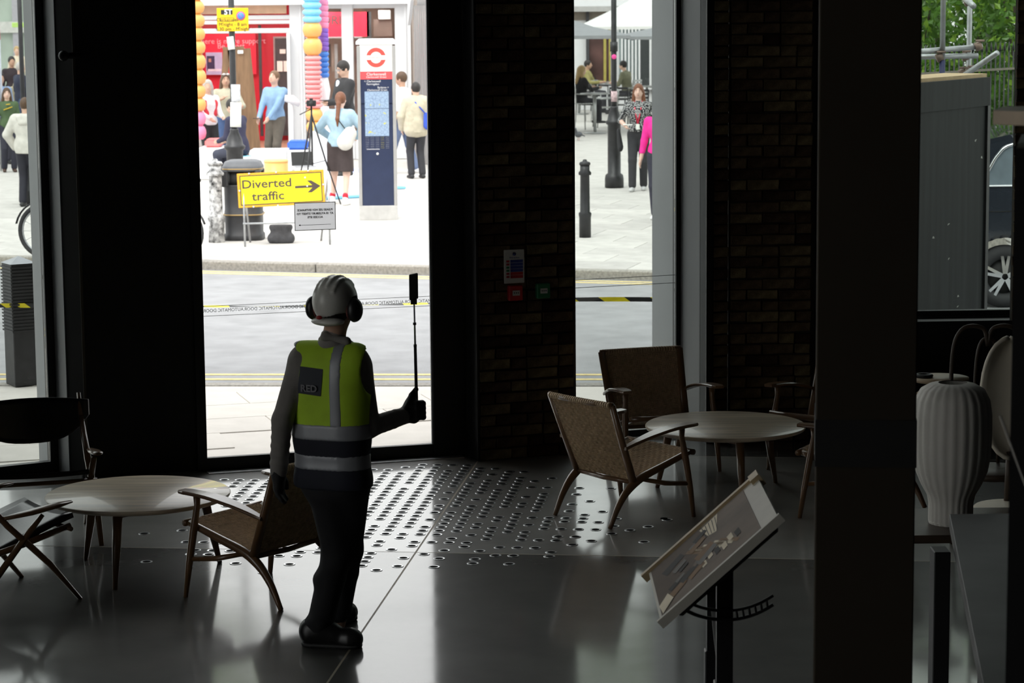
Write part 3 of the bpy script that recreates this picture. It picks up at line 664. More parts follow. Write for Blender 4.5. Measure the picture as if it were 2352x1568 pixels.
MB().lathe([(.001, .43), (.20, .43), (.21, .45), (.20, .465), (.001, .465)], 32, Matrix.Translation((0, -.18, 0)), cap=False).build('seat', m_dkwood, t)
for x, y in ((-.16, .0), (.16, 0), (-.15, -.33), (.15, -.33)): MB().tube([(x * 1.15, y * 1.1, 0), (x, y, .44)], [.011, .015], 8).build('leg', m_dkwood, t)
sy = 12.6; sp_ = V(2322, 915, sy); t = thing('shell_chair', 'cream oval shell chair back beside the ribbed lamp', 'chair', (sp_.x, sy, 0))
rows = []
for i in range(15):
    a = -math.pi / 2 + math.pi * i / 14; z = sp_.z + .30 * math.sin(a); wv = .15 * math.cos(a) + .001
    rows.append([(wv * q, .05 * (1 - q * q) + .16 * (z - sp_.z), z) for q in np.linspace(-1, 1, 11)])
MB().grid(rows).build('shell_back', m_cream, t, solid=.02)
MB().lathe([(.001, .40), (.20, .40), (.22, .43), (.20, .45), (.001, .45)], 32, Matrix.Translation((0, -.12, 0)), cap=False).build('seat', m_cream, t)
MB().tube([(0, .04, .43), (0, .0, sp_.z - .28)], .02, 8).build('back_stem', m_dkwood, t)
for x, y in ((-.16, .04), (.16, .04), (-.16, -.28), (.16, -.28)): MB().tube([(x * 1.2, y, 0), (x, y, .41)], [.011, .016], 8).build('leg', m_dkwood, t)
# black tall cabinet at the right edge, with a timber top
ky = 6.0; kp = V(2318, 340, ky); kb = V(2303, 1300, ky)
cab = thing('tall_cabinet', 'tall black cabinet with a timber top at the right edge', 'cabinet', (kb.x, ky, 0), math.radians(-13))
MB().box((.012, 0, 0), (.9, .6, kp.z - .0)).build('body', m_black, cab)
x0 = V(2276, 262, ky).x - kb.x; zt = V(2283, 262, ky).z
MB().add([(x0, .18, zt - .035), (.95, -.5, zt - .035), (.95, .62, zt - .035), (x0 + .02, .40, zt - .035), (x0, .18, zt), (.95, -.5, zt), (.95, .62, zt), (x0 + .02, .40, zt)], [(3,2,1,0),(4,5,6,7),(0,1,5,4),(1,2,6,5),(2,3,7,6),(3,0,4,7)]).build('timber_top', m_ltwood, cab)
ry = 5.6; a_, b_ = V(2298, 955, ry), V(2362, 1130, ry)
r = MB().tube([a_ + (a_ - b_) * .0, b_ + (b_ - a_) * 2.2], .003, 8).build('cable', mat('pale_cable', (.35, .33, .30), .5)); tag(r, 'thin pale cable running down across the black cabinet', 'cable')

# ================================================================ soft bodies: smooth-blended shapes turned into one surface
class Soft:
    def __init__(s, k=.03): s.p = []; s.cut = []; s.k = k
    def cone(s, a, b, ra, rb, k=None, sq=None):            # tapered limb; sq = (axis vector, factor) flattens it
        s.p.append(('c', np.array(a, float), np.array(b, float), ra, rb, s.k if k is None else k, sq)); return s
    def ell(s, c, r, k=None, R=None):
        s.p.append(('e', np.array(c, float), np.array(r, float), None if R is None else np.array(R.to_3x3()), 0, s.k if k is None else k, None)); return s
    def plane(s, p, n):                                    # drops what lies beyond p in the direction n
        s.cut.append(('p', np.array(p, float), np.array(n, float))); return s
    def hole(s, c, r): s.cut.append(('h', np.array(c, float), np.array(r, float))); return s
    def mesh(s, name, m, h, colour=None):
        lo = np.full(3, 1e9); hi = -lo
        for q in s.p:
            if q[0] == 'c':
                r = max(q[3], q[4]); lo = np.minimum(lo, np.minimum(q[1], q[2]) - r); hi = np.maximum(hi, np.maximum(q[1], q[2]) + r)
            else:
                r = q[2].max(); lo = np.minimum(lo, q[1] - r); hi = np.maximum(hi, q[1] + r)
        lo -= 3 * h; hi += 3 * h; n = np.ceil((hi - lo) / h).astype(int) + 1
        V_ = np.full(n, 1.0); ax = [lo[i] + h * np.arange(n[i]) for i in range(3)]
        for q in s.p:
            k = q[5]
            if q[0] == 'c': r = max(q[3], q[4]); a = np.minimum(q[1], q[2]) - r; b = np.maximum(q[1], q[2]) + r
            else: a = q[1] - q[2].max(); b = q[1] + q[2].max()
            mrg = 2.5 * h + k * 1.2
            i0 = np.clip(np.floor((a - mrg - lo) / h).astype(int), 0, n - 1); i1 = np.clip(np.ceil((b + mrg - lo) / h).astype(int) + 1, 1, n)
            X = ax[0][i0[0]:i1[0], None, None]; Y = ax[1][None, i0[1]:i1[1], None]; Z = ax[2][None, None, i0[2]:i1[2]]
            if q[0] == 'c':
                ba = q[2] - q[1]; L = ba @ ba + 1e-12
                px, py, pz = X - q[1][0], Y - q[1][1], Z - q[1][2]
                t = np.clip((px * ba[0] + py * ba[1] + pz * ba[2]) / L, 0, 1)
                dx, dy, dz = px - t * ba[0], py - t * ba[1], pz - t * ba[2]; d2 = dx * dx + dy * dy + dz * dz
                if q[6]:
                    v = np.array(q[6][0], float); v /= np.linalg.norm(v); e = dx * v[0] + dy * v[1] + dz * v[2]; d2 = d2 + e * e * (1 / q[6][1] ** 2 - 1)
                d = np.sqrt(d2) - (q[3] + (q[4] - q[3]) * t)
            else:
                px, py, pz = X - q[1][0], Y - q[1][1], Z - q[1][2]
                if q[3] is not None:
                    R = q[3].T; px, py, pz = [R[i][0] * px + R[i][1] * py + R[i][2] * pz for i in range(3)]
                r = q[2]; k0 = np.sqrt((px / r[0]) ** 2 + (py / r[1]) ** 2 + (pz / r[2]) ** 2); k1 = np.sqrt((px / r[0] ** 2) ** 2 + (py / r[1] ** 2) ** 2 + (pz / r[2] ** 2) ** 2) + 1e-9
                d = k0 * (k0 - 1) / k1
            sl = tuple(slice(i0[i], i1[i]) for i in range(3)); o = V_[sl]
            if k > 0:
                hh = np.maximum(k - np.abs(o - d), 0) / k; V_[sl] = np.minimum(o, d) - hh * hh * k * .25
            else: V_[sl] = np.minimum(o, d)
        for c in s.cut:
            X, Y, Z = ax[0][:, None, None], ax[1][None, :, None], ax[2][None, None, :]
            if c[0] == 'p': V_ = np.maximum(V_, (X - c[1][0]) * c[2][0] + (Y - c[1][1]) * c[2][1] + (Z - c[1][2]) * c[2][2])
            else:
                k0 = np.sqrt(((X - c[1][0]) / c[2][0]) ** 2 + ((Y - c[1][1]) / c[2][1]) ** 2 + ((Z - c[1][2]) / c[2][2]) ** 2)
                V_ = np.maximum(V_, (1 - k0) * c[2].min())
        # surface nets
        ins = V_ < 0; N = np.array(n) - 1
        cnt = np.zeros(N, int); acc = np.zeros((*N, 3)); wsum = np.zeros(N)
        corner = [(i, j, k) for i in (0, 1) for j in (0, 1) for k in (0, 1)]
        gc = {c: V_[c[0]:c[0] + N[0], c[1]:c[1] + N[1], c[2]:c[2] + N[2]] for c in corner}
        tot = sum((gc[c] < 0).astype(int) for c in corner); act = (tot > 0) & (tot < 8)
        idx = np.argwhere(act); 
        if len(idx) == 0: raise ValueError('empty ' + name)
        g = {c: gc[c][act] for c in corner}; acc = np.zeros((len(idx), 3)); ws = np.zeros(len(idx))
        for a in corner:
            for k in range(3):
                if a[k] == 0:
                    b = list(a); b[k] = 1; b = tuple(b); va, vb = g[a], g[b]; cr = (va < 0) != (vb < 0)
                    t = np.where(cr, va / np.where(np.abs(va - vb) < 1e-12, 1, va - vb), 0)
                    p = np.tile(np.array(a, float), (len(idx), 1)); p[:, k] += t; acc += p * cr[:, None]; ws += cr
        P = lo + h * (idx + acc / ws[:, None]); vid = -np.ones(N, int); vid[act] = np.arange(len(idx)); faces = []
        for k in range(3):
            u, v = (k + 1) % 3, (k + 2) % 3
            s0 = [slice(None)] * 3; s1 = [slice(None)] * 3; s0[k] = slice(0, -1); s1[k] = slice(1, None)
            A, B = ins[tuple(s0)], ins[tuple(s1)]; E = np.argwhere(A != B); E = E[(E[:, u] > 0) & (E[:, v] > 0) & (E[:, u] < N[u]) & (E[:, v] < N[v])]
            fl = A[tuple(E.T)]
            q = []
            for du, dv in ((-1, -1), (0, -1), (0, 0), (-1, 0)):
                e = E.copy(); e[:, u] += du; e[:, v] += dv; q.append(vid[tuple(e.T)])
            q = np.stack(q, 1); q[~fl] = q[~fl][:, ::-1]; faces.append(q)
        Fq = np.concatenate(faces); Fq = Fq[(Fq >= 0).all(1)]
        me = bpy.data.meshes.new(name); me.vertices.add(len(P)); me.vertices.foreach_set('co', P.astype(np.float32).ravel())
        me.loops.add(Fq.size); me.loops.foreach_set('vertex_index', Fq.ravel().astype(np.int32)); me.polygons.add(len(Fq))
        me.polygons.foreach_set('loop_start', np.arange(0, Fq.size, 4, dtype=np.int32)); me.polygons.foreach_set('loop_total', np.full(len(Fq), 4, dtype=np.int32))
        me.polygons.foreach_set('use_smooth', np.ones(len(Fq), bool))
        for q in (m if isinstance(m, (list, tuple)) else [m]): me.materials.append(q)
        if colour is not None:
            cen = P[Fq].mean(1); me.polygons.foreach_set('material_index', colour(cen).astype(np.int32))
        me.update(); me.validate(); return me
    def build(s, name, m, parent, h, colour=None):
        o = bpy.data.objects.new(name, s.mesh(name, m, h, colour)); link(o, parent); return o

def ik(S, T, a, b, hint):
    S, T, hint = np.array(S, float), np.array(T, float), np.array(hint, float); d = T - S; L = np.linalg.norm(d)
    if L > (a + b) * .999: T = S + d / L * (a + b) * .999; d = T - S; L = np.linalg.norm(d)
    u = d / L; x = (a * a - b * b + L * L) / (2 * L); y = math.sqrt(max(a * a - x * x, 1e-6)); p = hint - u * (hint @ u); p /= np.linalg.norm(p) + 1e-9
    return S + u * x + p * y, T
SKIN = dict(light=(.62, .40, .30), tan=(.48, .29, .20), pale=(.70, .47, .38))
HAIR = dict(dark=(.018, .014, .012), brown=(.085, .045, .022), auburn=(.17, .06, .025), blonde=(.42, .29, .13), grey=(.45, .43, .40), light_brown=(.16, .09, .045))
def human(name, label, pos, facing, h=1.72, skin='light', hair=('short', 'dark'), top=((.3, .3, .3), 'long'), bottom=('trousers', (.03, .03, .035)), shoes=(.03, .03, .03),
          hands=((-.27, .03, .80), (.27, .03, .80)), elbows=((-.4, -1, -.2), (.4, -1, -.2)), feet=((-.10, .02), (.10, -.02)), seat=None, lean=0.0, head=(0, 0), wide=1.0, vox=.012, face=False, group=None, topmat=None, loose=.012):
    """a person in local axes: x right, y the way they face, z up; scaled from a height of 1.75 m"""
    k = h / 1.75; t = thing(name, label, 'person', pos, math.atan2(facing[1], facing[0]) - math.pi / 2, group)
    A = lambda *q: np.array(q, float)
    pel = A(0, 0, .93) if seat is None else A(0, seat[1], seat[0] + .10)
    ca, sa = math.cos(lean), math.sin(lean); up = A(0, sa, ca); fw = A(0, ca, -sa)
    T = lambda x, y, z: pel + A(x, 0, 0) + fw * y + up * (z - .93)
    neck = T(0, -.01, 1.47); chest = T(0, .0, 1.27); wst = T(0, 0, 1.08)
    hc = T(0, .015, 1.635) + A(0, 0.02 * (lean > 0), 0)
    RH = Matrix.Rotation(head[0], 3, 'Z') @ Matrix.Rotation(head[1], 3, 'X')
    HL = lambda x, y, z: hc + np.array(RH @ Vector((x, y, z)))
    sh = [T(-.175 * wide, -.01, 1.405), T(.175 * wide, -.01, 1.405)]
    hip = [pel + A(-.09, 0, -.02), pel + A(.09, 0, -.02)]
    arm = []; leg = []
    for i in range(2):
        e, wv = ik(sh[i], np.array(hands[i], float), .285, .25, elbows[i]); arm.append((sh[i], e, wv))
        f = feet[i]; ank = A(f[0], f[1], (f[2] if len(f) > 2 else 0) + .085); kn, ank = ik(hip[i], ank, .425, .42, (0, 1, .12)); leg.append((hip[i], kn, ank))
    def torso(s, g):
        s.cone(T(-.055, 0, 1.30), T(.055, 0, 1.30), .122 * wide + g, .122 * wide + g, .06, ((0, 1, 0), .84))
        s.cone(T(0, 0, 1.30), wst, .125 * wide + g, .115 * wide + g, .06); s.cone(T(-.05, 0, .98), T(.05, 0, .98), .115 + g, .115 + g, .07, ((0, 1, 0), .88))
        s.cone(T(-.15 * wide, -.01, 1.40), T(.15 * wide, -.01, 1.40), .058 + g, .058 + g, .06)
    def arms(s, g, ends=(1, 1)):
        for i, (a, e, wv) in enumerate(arm):
            s.cone(a, e, .052 + g, .041 + g, .035); q = e + (wv - e) * (ends[i] if ends[i] <= 1 else 1)
            s.cone(e, q, .041 + g, lerp(.041, .029, ends[i]) + g, .02)
    def legs(s, g, end=1.0, flare=0.0):
        for a, kn, an in leg:
            s.cone(a, kn, .088 + g, .060 + g, .045); q = kn + (an - kn) * end; s.cone(kn, q, .060 + g, .040 + g + flare, .02)
    # one continuous body
    b = Soft(.03); torso(b, -.004); arms(b, 0); legs(b, -.004)
    b.cone(neck + A(0, 0, -.06), HL(0, -.02, -.06), .055, .052, .03)
    b.ell(hc, (.074, .093, .108), .02, RH); b.ell(HL(0, .03, -.055), (.052, .058, .058), .03, RH)
    b.cone(HL(0, .088, .005), HL(0, .106, -.03), .010, .014, .012); b.ell(HL(-.074, -.005, -.015), (.012, .022, .032), .008, RH); b.ell(HL(.074, -.005, -.015), (.012, .022, .032), .008, RH)
    for i, (a, e, wv) in enumerate(arm):                      # palm, four fingers and a thumb
        d = (wv - e); d /= np.linalg.norm(d); sd = np.cross(d, A(0, 1, .01)); sd /= np.linalg.norm(sd); inn = A(1 if i == 0 else -1, 0, 0); fwd = np.cross(sd, d)
        b.cone(wv, wv + d * .075, .030, .036, .02, (inn, .6))
        for f in range(4):
            o = fwd * (.024 - .016 * f); s1 = wv + d * .08 + o; s2 = s1 + d * (.038 - .004 * abs(f - 1)) + inn * .006; b.cone(s1, s2, .0095, .0088, .006); b.cone(s2, s2 + d * .026 + inn * .014, .0088, .0075, .004)
        b.cone(wv + d * .02 + fwd * .028, wv + d * .065 + fwd * .05 + inn * .012, .0115, .009, .01)
    b.build('body', mat('skin_' + skin, SKIN[skin], .55, var=.05), t, vox)
    # clothes
    c, slv = top[0], top[1]; s = Soft(.04); torso(s, loose)
    s.cone(neck + A(0, 0, -.05), neck + A(0, 0, .0), .062, .056, .03)
    arms(s, loose * .8, (.98, .98) if slv == 'long' else (.05, .05))
    hem = top[2] if len(top) > 2 else .90
    s.plane(T(0, 0, hem), -up); s.cone(T(0, 0, 1.0), T(0, 0, hem - .05), .125 + loose, .130 + loose, .06, ((0, 1, 0), .88))
    if slv == 'short':
        pass
    s.plane(neck + A(0, 0, .035), (0, 0, 1))
    if topmat is None: topmat = mat('cloth_%d_%d_%d' % tuple(int(255 * q) for q in c), c, .85, var=.10, scale=14, bump=.15)
    s.build('top', topmat, t, vox)
    kind, cb = bottom; mb = mat('cloth_%d_%d_%d' % tuple(int(255 * q) for q in cb), cb, .85, var=.10, scale=14, bump=.15)
    s = Soft(.04)
    if kind == 'skirt':
        s.cone(T(-.05, 0, 1.0), T(.05, 0, 1.0), .122, .122, .05, ((0, 1, 0), .9))
        for a, kn, an in leg: s.cone(a, a + (kn - a) * .95, .115, .115, .09)
        s.plane(T(0, 0, 1.04), up); s.plane((0, 0, .52), (0, 0, -1)); s.build('skirt', mb, t, vox)
    else:
        s.cone(T(-.05, 0, .97), T(.05, 0, .97), .122, .122, .05, ((0, 1, 0), .9)); legs(s, .012, .97, .012); s.plane(T(0, 0, 1.06), up); s.plane((0, 0, .035), (0, 0, -1)); s.build('trousers', mb, t, vox)
    ms = mat('shoe_%d_%d_%d' % tuple(int(255 * q) for q in shoes), shoes, .6)
    for i, (a, kn, an) in enumerate(leg):
        s = Soft(.02); z = an[2] - .05; s.cone((an[0], an[1] - .05, z), (an[0] + (an[0]) * .1, an[1] + .15, z - .012), .042, .036, .02, ((0, 0, 1), .95)); s.cone(an + A(0, 0, -.03), an + A(0, -.01, .02), .044, .044, .02)
        s.plane((0, 0, an[2] - .085), (0, 0, -1)); s.build('shoe', ms, t, vox)
    style, hcx = hair; mh = mat('hair_' + hcx, HAIR[hcx], .55, var=.25, scale=25, stretch=(3, 3, .4), bump=.3); s = Soft(.025)
    s.ell(HL(0, -.012, .022), (.086, .104, .108), .02, RH)
    if style in ('long', 'pony'):
        if style == 'long':
            s.cone(HL(-.062, -.035, -.02), T(-.10, -.02, 1.36), .040, .034, .03); s.cone(HL(.062, -.035, -.02), T(.10, -.02, 1.36), .040, .034, .03); s.cone(HL(0, -.075, 0), T(0, -.13, 1.36), .075, .055, .04, ((0, 1, 0), .7))
        else:
            s.cone(HL(0, -.10, .03), HL(0, -.135, -.06), .032, .035, .02); s.cone(HL(0, -.135, -.06), T(0, -.165, 1.33), .037, .030, .02); s.cone(T(0, -.165, 1.33), T(0, -.155, 1.22), .030, .012, .02)
    q = HL(0, .118, -.035); s.hole(q, (.074, .096, .100)); 
    if style == 'short': s.plane(HL(0, 0, -.075), np.array(RH @ Vector((0, .5, -.86))))
    s.build('hair', mh, t, vox * .8)
    if face:
        for x in (-.030, .030):
            MB().ball(tuple(HL(x, .083, .012)), (.011, .006, .006), 8).build('eye', mat('eye_dark', (.03, .02, .015), .3), t); MB().tube([tuple(HL(x - .016, .088, .033)), tuple(HL(x + .016, .088, .033))], .004, 6).build('eyebrow', mh, t)
        MB().tube([tuple(HL(-.022, .083, -.065)), tuple(HL(0, .091, -.067)), tuple(HL(.022, .083, -.065))], [.003, .006, .003], 6).build('lips', mat('lips', (.45, .16, .14), .5), t)
    for ch in t.children:
        if ch.type == 'MESH' and not ch.get('scaled'):
            ch.scale = (k, k, k)
    t['_k'] = k
    del t['_k']
    return t, dict(k=k, hc=hc, HL=HL, T=T, arm=arm, leg=leg, pel=pel, neck=neck)
def wear(b, name, m, t, k, **kw):                          # an extra worn or carried piece, in the person's own axes
    o = b.build(name, m, t, **kw); o.scale = (k, k, k); return o

# ================================================================ the street
m_road = mat('asphalt', (.27, .27, .275), .9, var=.12, scale=3, bump=.5, bscale=90)
m_pave_n = mat('pale_paving', (.64, .60, .55), .9, var=.05, scale=4, bump=.1, objvar=.04)
m_pave = mat('york_stone', (.50, .48, .45), .9, var=.10, scale=4, bump=.15, objvar=.10)
m_pave_base = mat('pavement_joint', (.34, .32, .29), .95)
m_kerb = mat('granite_kerb', (.30, .28, .25), .85, var=.25, scale=30, bump=.3, objvar=.1)
m_yellow_line = mat('road_yellow_paint', (.62, .50, .22), .8, var=.2, scale=20)
m_white_paint = mat('white_gloss_paint', (.72, .72, .73), .4, var=.02)
m_iron = mat('black_cast_iron', (.022, .022, .024), .42, var=.3, scale=12, bump=.1)
m_galv = mat('galvanised_steel', (.42, .43, .44), .45, .7, var=.15, scale=15)
KF = Plane((0, 27.85), -16.2)                        # far kerb, n points away from us
KN = Plane((0, 19.55), -3.4)                         # near kerb
ground = struct(MB().box((-45, 14.5, -.6), (45, 90, -.1)).build('road', m_road))
def sheet(name, pts, z0, z1, m):
    b = MB(); b.prism(pts, z1 - z0, Matrix.Translation((0, 0, z0))); return b.build(name, m)
fp = sroot('pavement_far')
o = sheet('pavement_bed', [tuple(KF.P(-40, 0, .16)[:2]), tuple(KF.P(40, 0, .16)[:2]), (45, 90), (-45, 90)], -.12, -.006, m_pave); o.parent = fp
np_ = sroot('pavement_near')
o = sheet('pavement_bed', [(-12, 10.5), (-7.2, 13.4), tuple(PL.P(-.0, 0, .5)[:2]), tuple(PD.P(0, 0, .3)[:2]), tuple(PR.P(0, 0, .45)[:2]), (12, 18), tuple(KN.P(12, 0, -.14)[:2]), tuple(KN.P(-14, 0, -.14)[:2])], -.12, -.008, m_pave_n); o.parent = np_
struct(MB().box((-45, -40, -.6), (-7.35, 14.4, -.02)).build('pavement_side', m_pave))
def slabs(parent, pl, t0, t1, n0, n1, lt, ln, keep, z=0.0, m=None):
    me = [MB().box((.004, .004, -.03), (lt - .004, ln - .004, 0)).mesh('paving_slab', m or m_pave, bevel=.003) for _ in range(1)]
    r = 0; n = n0
    while n < n1 - .01:
        t = t0 - (lt / 2 if r % 2 else 0)
        while t < t1:
            c = pl.P(t + lt / 2, 0, n + ln / 2)
            if keep(c): inst('paving_slab', me[0], parent, pl.mat(t, z + random.uniform(-.001, .001), n))
            t += lt
        n += ln; r += 1
slabs(fp, KF, -9.5, 5.0, .17, 9.3, .90, .76, lambda c: abs(c.x / c.y) < .24)
slabs(np_, PD, -4.6, 4.5, .42, 4.9, .90, .60, lambda c: (c - KN.p).dot(KN.n) < -.48 and (c - PB.p).dot(PB.n) > 1.2 - (c.x < .2) * .75 and (c - PL.p).dot(PL.n) > .75, 0.0, m_pave_n)
kb_ = sroot('kerb_far'); km = MB().box((.006, 0, -.13), (1.494, .165, .004)).mesh('kerb_stone', m_kerb, bevel=.012)
for i in range(-9, 6): inst('kerb_stone', km, kb_, KF.mat(i * 1.5 + .62, 0, -.0) @ Matrix.Rotation(random.uniform(-.004, .004), 4, 'Z'))
kb2 = sroot('kerb_near'); 
for i in range(-6, 6): inst('kerb_stone', km, kb2, KN.mat(i * 1.5, -.004, -.15))
for pl, sgn, offs, nm in ((KF, -1, (.16, .34), 'far'), (KN, 1, (.80, 1.06), 'near')):
    for of in offs:
        MB().box((-14, sgn * of - .04, -.1), (12, sgn * of + .04, -.0965), pl.mat()).build('yellow_line', m_yellow_line, ground)

def lathe_thing(name, label, cat, prof, m, pos, n=24, bevel=0):
    o = MB().lathe(prof, n).build(name, m); o.location = pos; return tag(o, label, cat)
# ---- bollards
def square_bollard(pos):
    t = thing('ridged_bollard', 'black square ridged bollard with pyramid cap outside the left window', 'bollard', pos, math.radians(32))
    b = MB(); b.box((-.105, -.105, 0), (.105, .105, .995)); b.build('post', m_iron, t, bevel=.006)
    b = MB()
    for k in range(20): b.box((-.114, -.114, .44 + k * .027), (.114, .114, .454 + k * .027))
    b.build('ridges', m_iron, t)
    MB().add([(-.112, -.112, .99), (.112, -.112, .99), (.112, .112, .99), (-.112, .112, .99), (0, 0, 1.045)], [(3, 2, 1, 0), (0, 1, 4), (1, 2, 4), (2, 3, 4), (3, 0, 4)]).build('cap', mat('bright_cap', (.35, .36, .38), .4, .4), t)
    return t
sb = square_bollard(G(53, 882)); hb = sb.location
m_worn = mat('worn_white_black_paint', (.38, .38, .38), .7, var=.95, scale=16)
def round_bollard(name, label, pos, hgt, m, r=.085):
    t = thing(name, label, 'bollard', pos, 0); q = hgt
    MB().lathe([(r*1.22, 0), (r*1.22, q*.26), (r*1.30, q*.28), (r*1.30, q*.30), (r*1.02, q*.33), (r*.95, q*.80), (r*1.12, q*.82), (r*1.12, q*.845), (r*.98, q*.86), (r*.98, q*.93)], 24).build('post', m, t)
    MB().lathe([(r*1.10, q*.925), (r*1.18, q*.945), (r*1.0, q*.965), (r*.45, q*.975), (r*.42, q*.99), (r*.25, q)], 24).build('cap', m, t)
    for z in (.30, .82): MB().lathe([(r*1.26, q*z - .02), (r*1.34, q*z), (r*1.26, q*z + .02)], 24, cap=False).build('collar_ring', m, t)
    return t
round_bollard('cast_iron_bollard', 'worn black and white painted bollard beside the litter bin', G(498, 556), 1.06, m_worn)
round_bollard('iron_bollard', 'slim black bollard on the far pavement outside the second window', G(1344, 545), 1.0, m_iron, .062)
round_bollard('low_iron_bollard', 'short black bollard with pale cap behind the left window reveal', G(64, 468), .62, m_iron, .085)
# ---- hazard tape
m_tape = None
def tape_mat():
    m = bpy.data.materials.new('hazard_tape'); m.use_nodes = True; t = m.node_tree; b = t.nodes['Principled BSDF']; b.inputs['Roughness'].default_value = .4
    tc = t.nodes.new('ShaderNodeTexCoord'); mp = t.nodes.new('ShaderNodeMapping'); mp.inputs['Rotation'].default_value = (0, math.radians(55), 0)
    wv = t.nodes.new('ShaderNodeTexWave'); wv.inputs['Scale'].default_value = 1.35; wv.bands_direction = 'X'
    r = t.nodes.new('ShaderNodeValToRGB'); r.color_ramp.interpolation = 'CONSTANT'; r.color_ramp.elements[0].color = (.02, .02, .02, 1); r.color_ramp.elements[1].position = .5; r.color_ramp.elements[1].color = (.80, .68, .02, 1)
    t.links.new(tc.outputs['Object'], mp.inputs[0]); t.links.new(mp.outputs[0], wv.inputs[0]); t.links.new(wv.outputs[0], r.inputs[0]); t.links.new(r.outputs[0], b.inputs[0]); return m
m_tape = tape_mat()
zt0 = V(50, 697, hb.y).z
A_ = Vector((-9, hb.y + .2, zt0 - .02)); B_ = Vector((hb.x, hb.y - .12, zt0)); C_ = V(1400, 687, 19.2); D_ = V(1900, 700, 19.0)
rows = [[], []]
path = bez([A_, B_, lerp(B_, C_, .5) + Vector((0, 0, -.03)), C_, D_], 14)
for i, p in enumerate(path):
    tw = .4 * math.sin(i * .9) if (p.x > 0 or p.x < -3.5) else 1.45 + .3 * math.sin(i * 1.3)
    for j, s_ in enumerate((-1, 1)): rows[j].append(p + Vector((0, s_ * .018 * math.sin(tw), s_ * .018 * math.cos(tw))))
tp_ = MB().grid(rows, False).build('hazard_tape', m_tape); tag(tp_, 'yellow and black hazard tape strung along the near pavement edge', 'tape')

# ---- lamp posts
def lamp_post(name, label, pos, zb, r1, r2, hgt=6.5):
    t = thing(name, label, 'lamp post', pos)
    MB().lathe([(r1*1.45, 0), (r1*1.45, .14), (r1*1.35, .20), (r1*1.0, .23), (r1, zb - .06), (r1*1.25, zb - .04), (r1*1.3, zb), (r1*1.05, zb + .02), (r1*.9, zb + .10), (r2*1.35, zb + .20), (r2*1.5, zb + .22), (r2*1.2, zb + .24)], 20).build('base', m_iron, t)
    MB().lathe([(r2*1.1, zb + .22), (r2, zb + .5), (r2*.9, hgt)], 16).build('shaft', m_iron, t)
    return t
P2 = G(1411, 430); t = lamp_post('lamp_post', 'black street lamp post outside the second window beside the walking woman', P2, 1.06, .105, .045)
s2 = F / P2.y
def zpx(P, py): return H - (py + 15) * P.y / F
b = MB().lathe([(.048, zpx(P2, 232)), (.050, zpx(P2, 208))], 16).build('sticker', mat('sticker_print', (.62, .45, .47), .6, var=.4, scale=30), t)
MB().ball((0, -.055, zpx(P2, 130)), (.04, .015, .04), 12).build('pink_sticker', mat('pink_sticker', (.9, .08, .35), .5), t)
MB().lathe([(.062, zpx(P2, 118)), (.062, zpx(P2, 96))], 16).build('collar', m_iron, t)
P1 = V(543, 500, 34.0); P1.z = 0; t = lamp_post('sign_post', 'black lamp post carrying the yellow parking notice and taped papers', P1, 1.05, .115, .043)
for y0, y1, x0, x1, mm, nm in ((18, 72, 499, 570, None, 'parking'),):
    a, b_ = V(x0, y1, P1.y - .06), V(x1, y0, P1.y - .06); m_ys = mat('yellow_sign', (.85, .56, .015), .45, var=.03)
    sg = thing('parking_sign', 'yellow parking suspension notice with a no-waiting roundel on the lamp post', 'sign', (a.x, a.y, a.z))
    w_, h_ = b_.x - a.x, b_.z - a.z
    MB().box((0, -.004, 0), (w_, .004, h_)).build('plate', m_ys, sg, bevel=.003)
    fm = lambda u, v: frame(Vector((u * w_, -.0065, v * h_)), (1, 0, 0), (0, 0, 1)); m_wp = mat('white_print', (.75, .75, .75), .6)
    MB().box((.13*w_, -.006, .72*h_), (.5*w_, -.0045, .92*h_)).build('date_patch', m_ink, sg); text('sign_lettering', '5T', .10, m_wp, sg, fm(.36, .82), bold=.003)
    MB().box((.10*w_, -.006, .42*h_), (.54*w_, -.0045, .58*h_)).build('street_patch', m_ink, sg); MB().box((.115*w_, -.007, .435*h_), (.525*w_, -.0055, .565*h_)).build('street_panel', m_ys, sg); text('sign_lettering', 'Clerkenwell', .062, m_ink, sg, frame(Vector((.33*w_, -.0075, .49*h_)), (1, 0, 0), (0, 0, 1)))
    text('sign_lettering', "M'night - 8 am\n6.30 pm - M'night", .066, m_ink, sg, fm(.5, .19))
    rb = mat('roundel_red', (.8, .12, .22), .5); bb = mat('roundel_blue', (.10, .28, .75), .5)
    MB().lathe([(.062, 0), (.062, .002)], 28).build('roundel_ring', rb, sg).matrix_local = fm(.76, .66); MB().lathe([(.047, 0), (.047, .004)], 28).build('roundel_disc', bb, sg).matrix_local = fm(.76, .66)
    MB().bar((.76*w_ - .036, -.0112, .66*h_ + .036), (.76*w_ + .036, -.0112, .66*h_ - .036), .002, .013, (0, 1, 0)).build('roundel_bar', rb, sg)
m_sheet = mat('white_sheet', (.85, .86, .82), .8, var=.03)
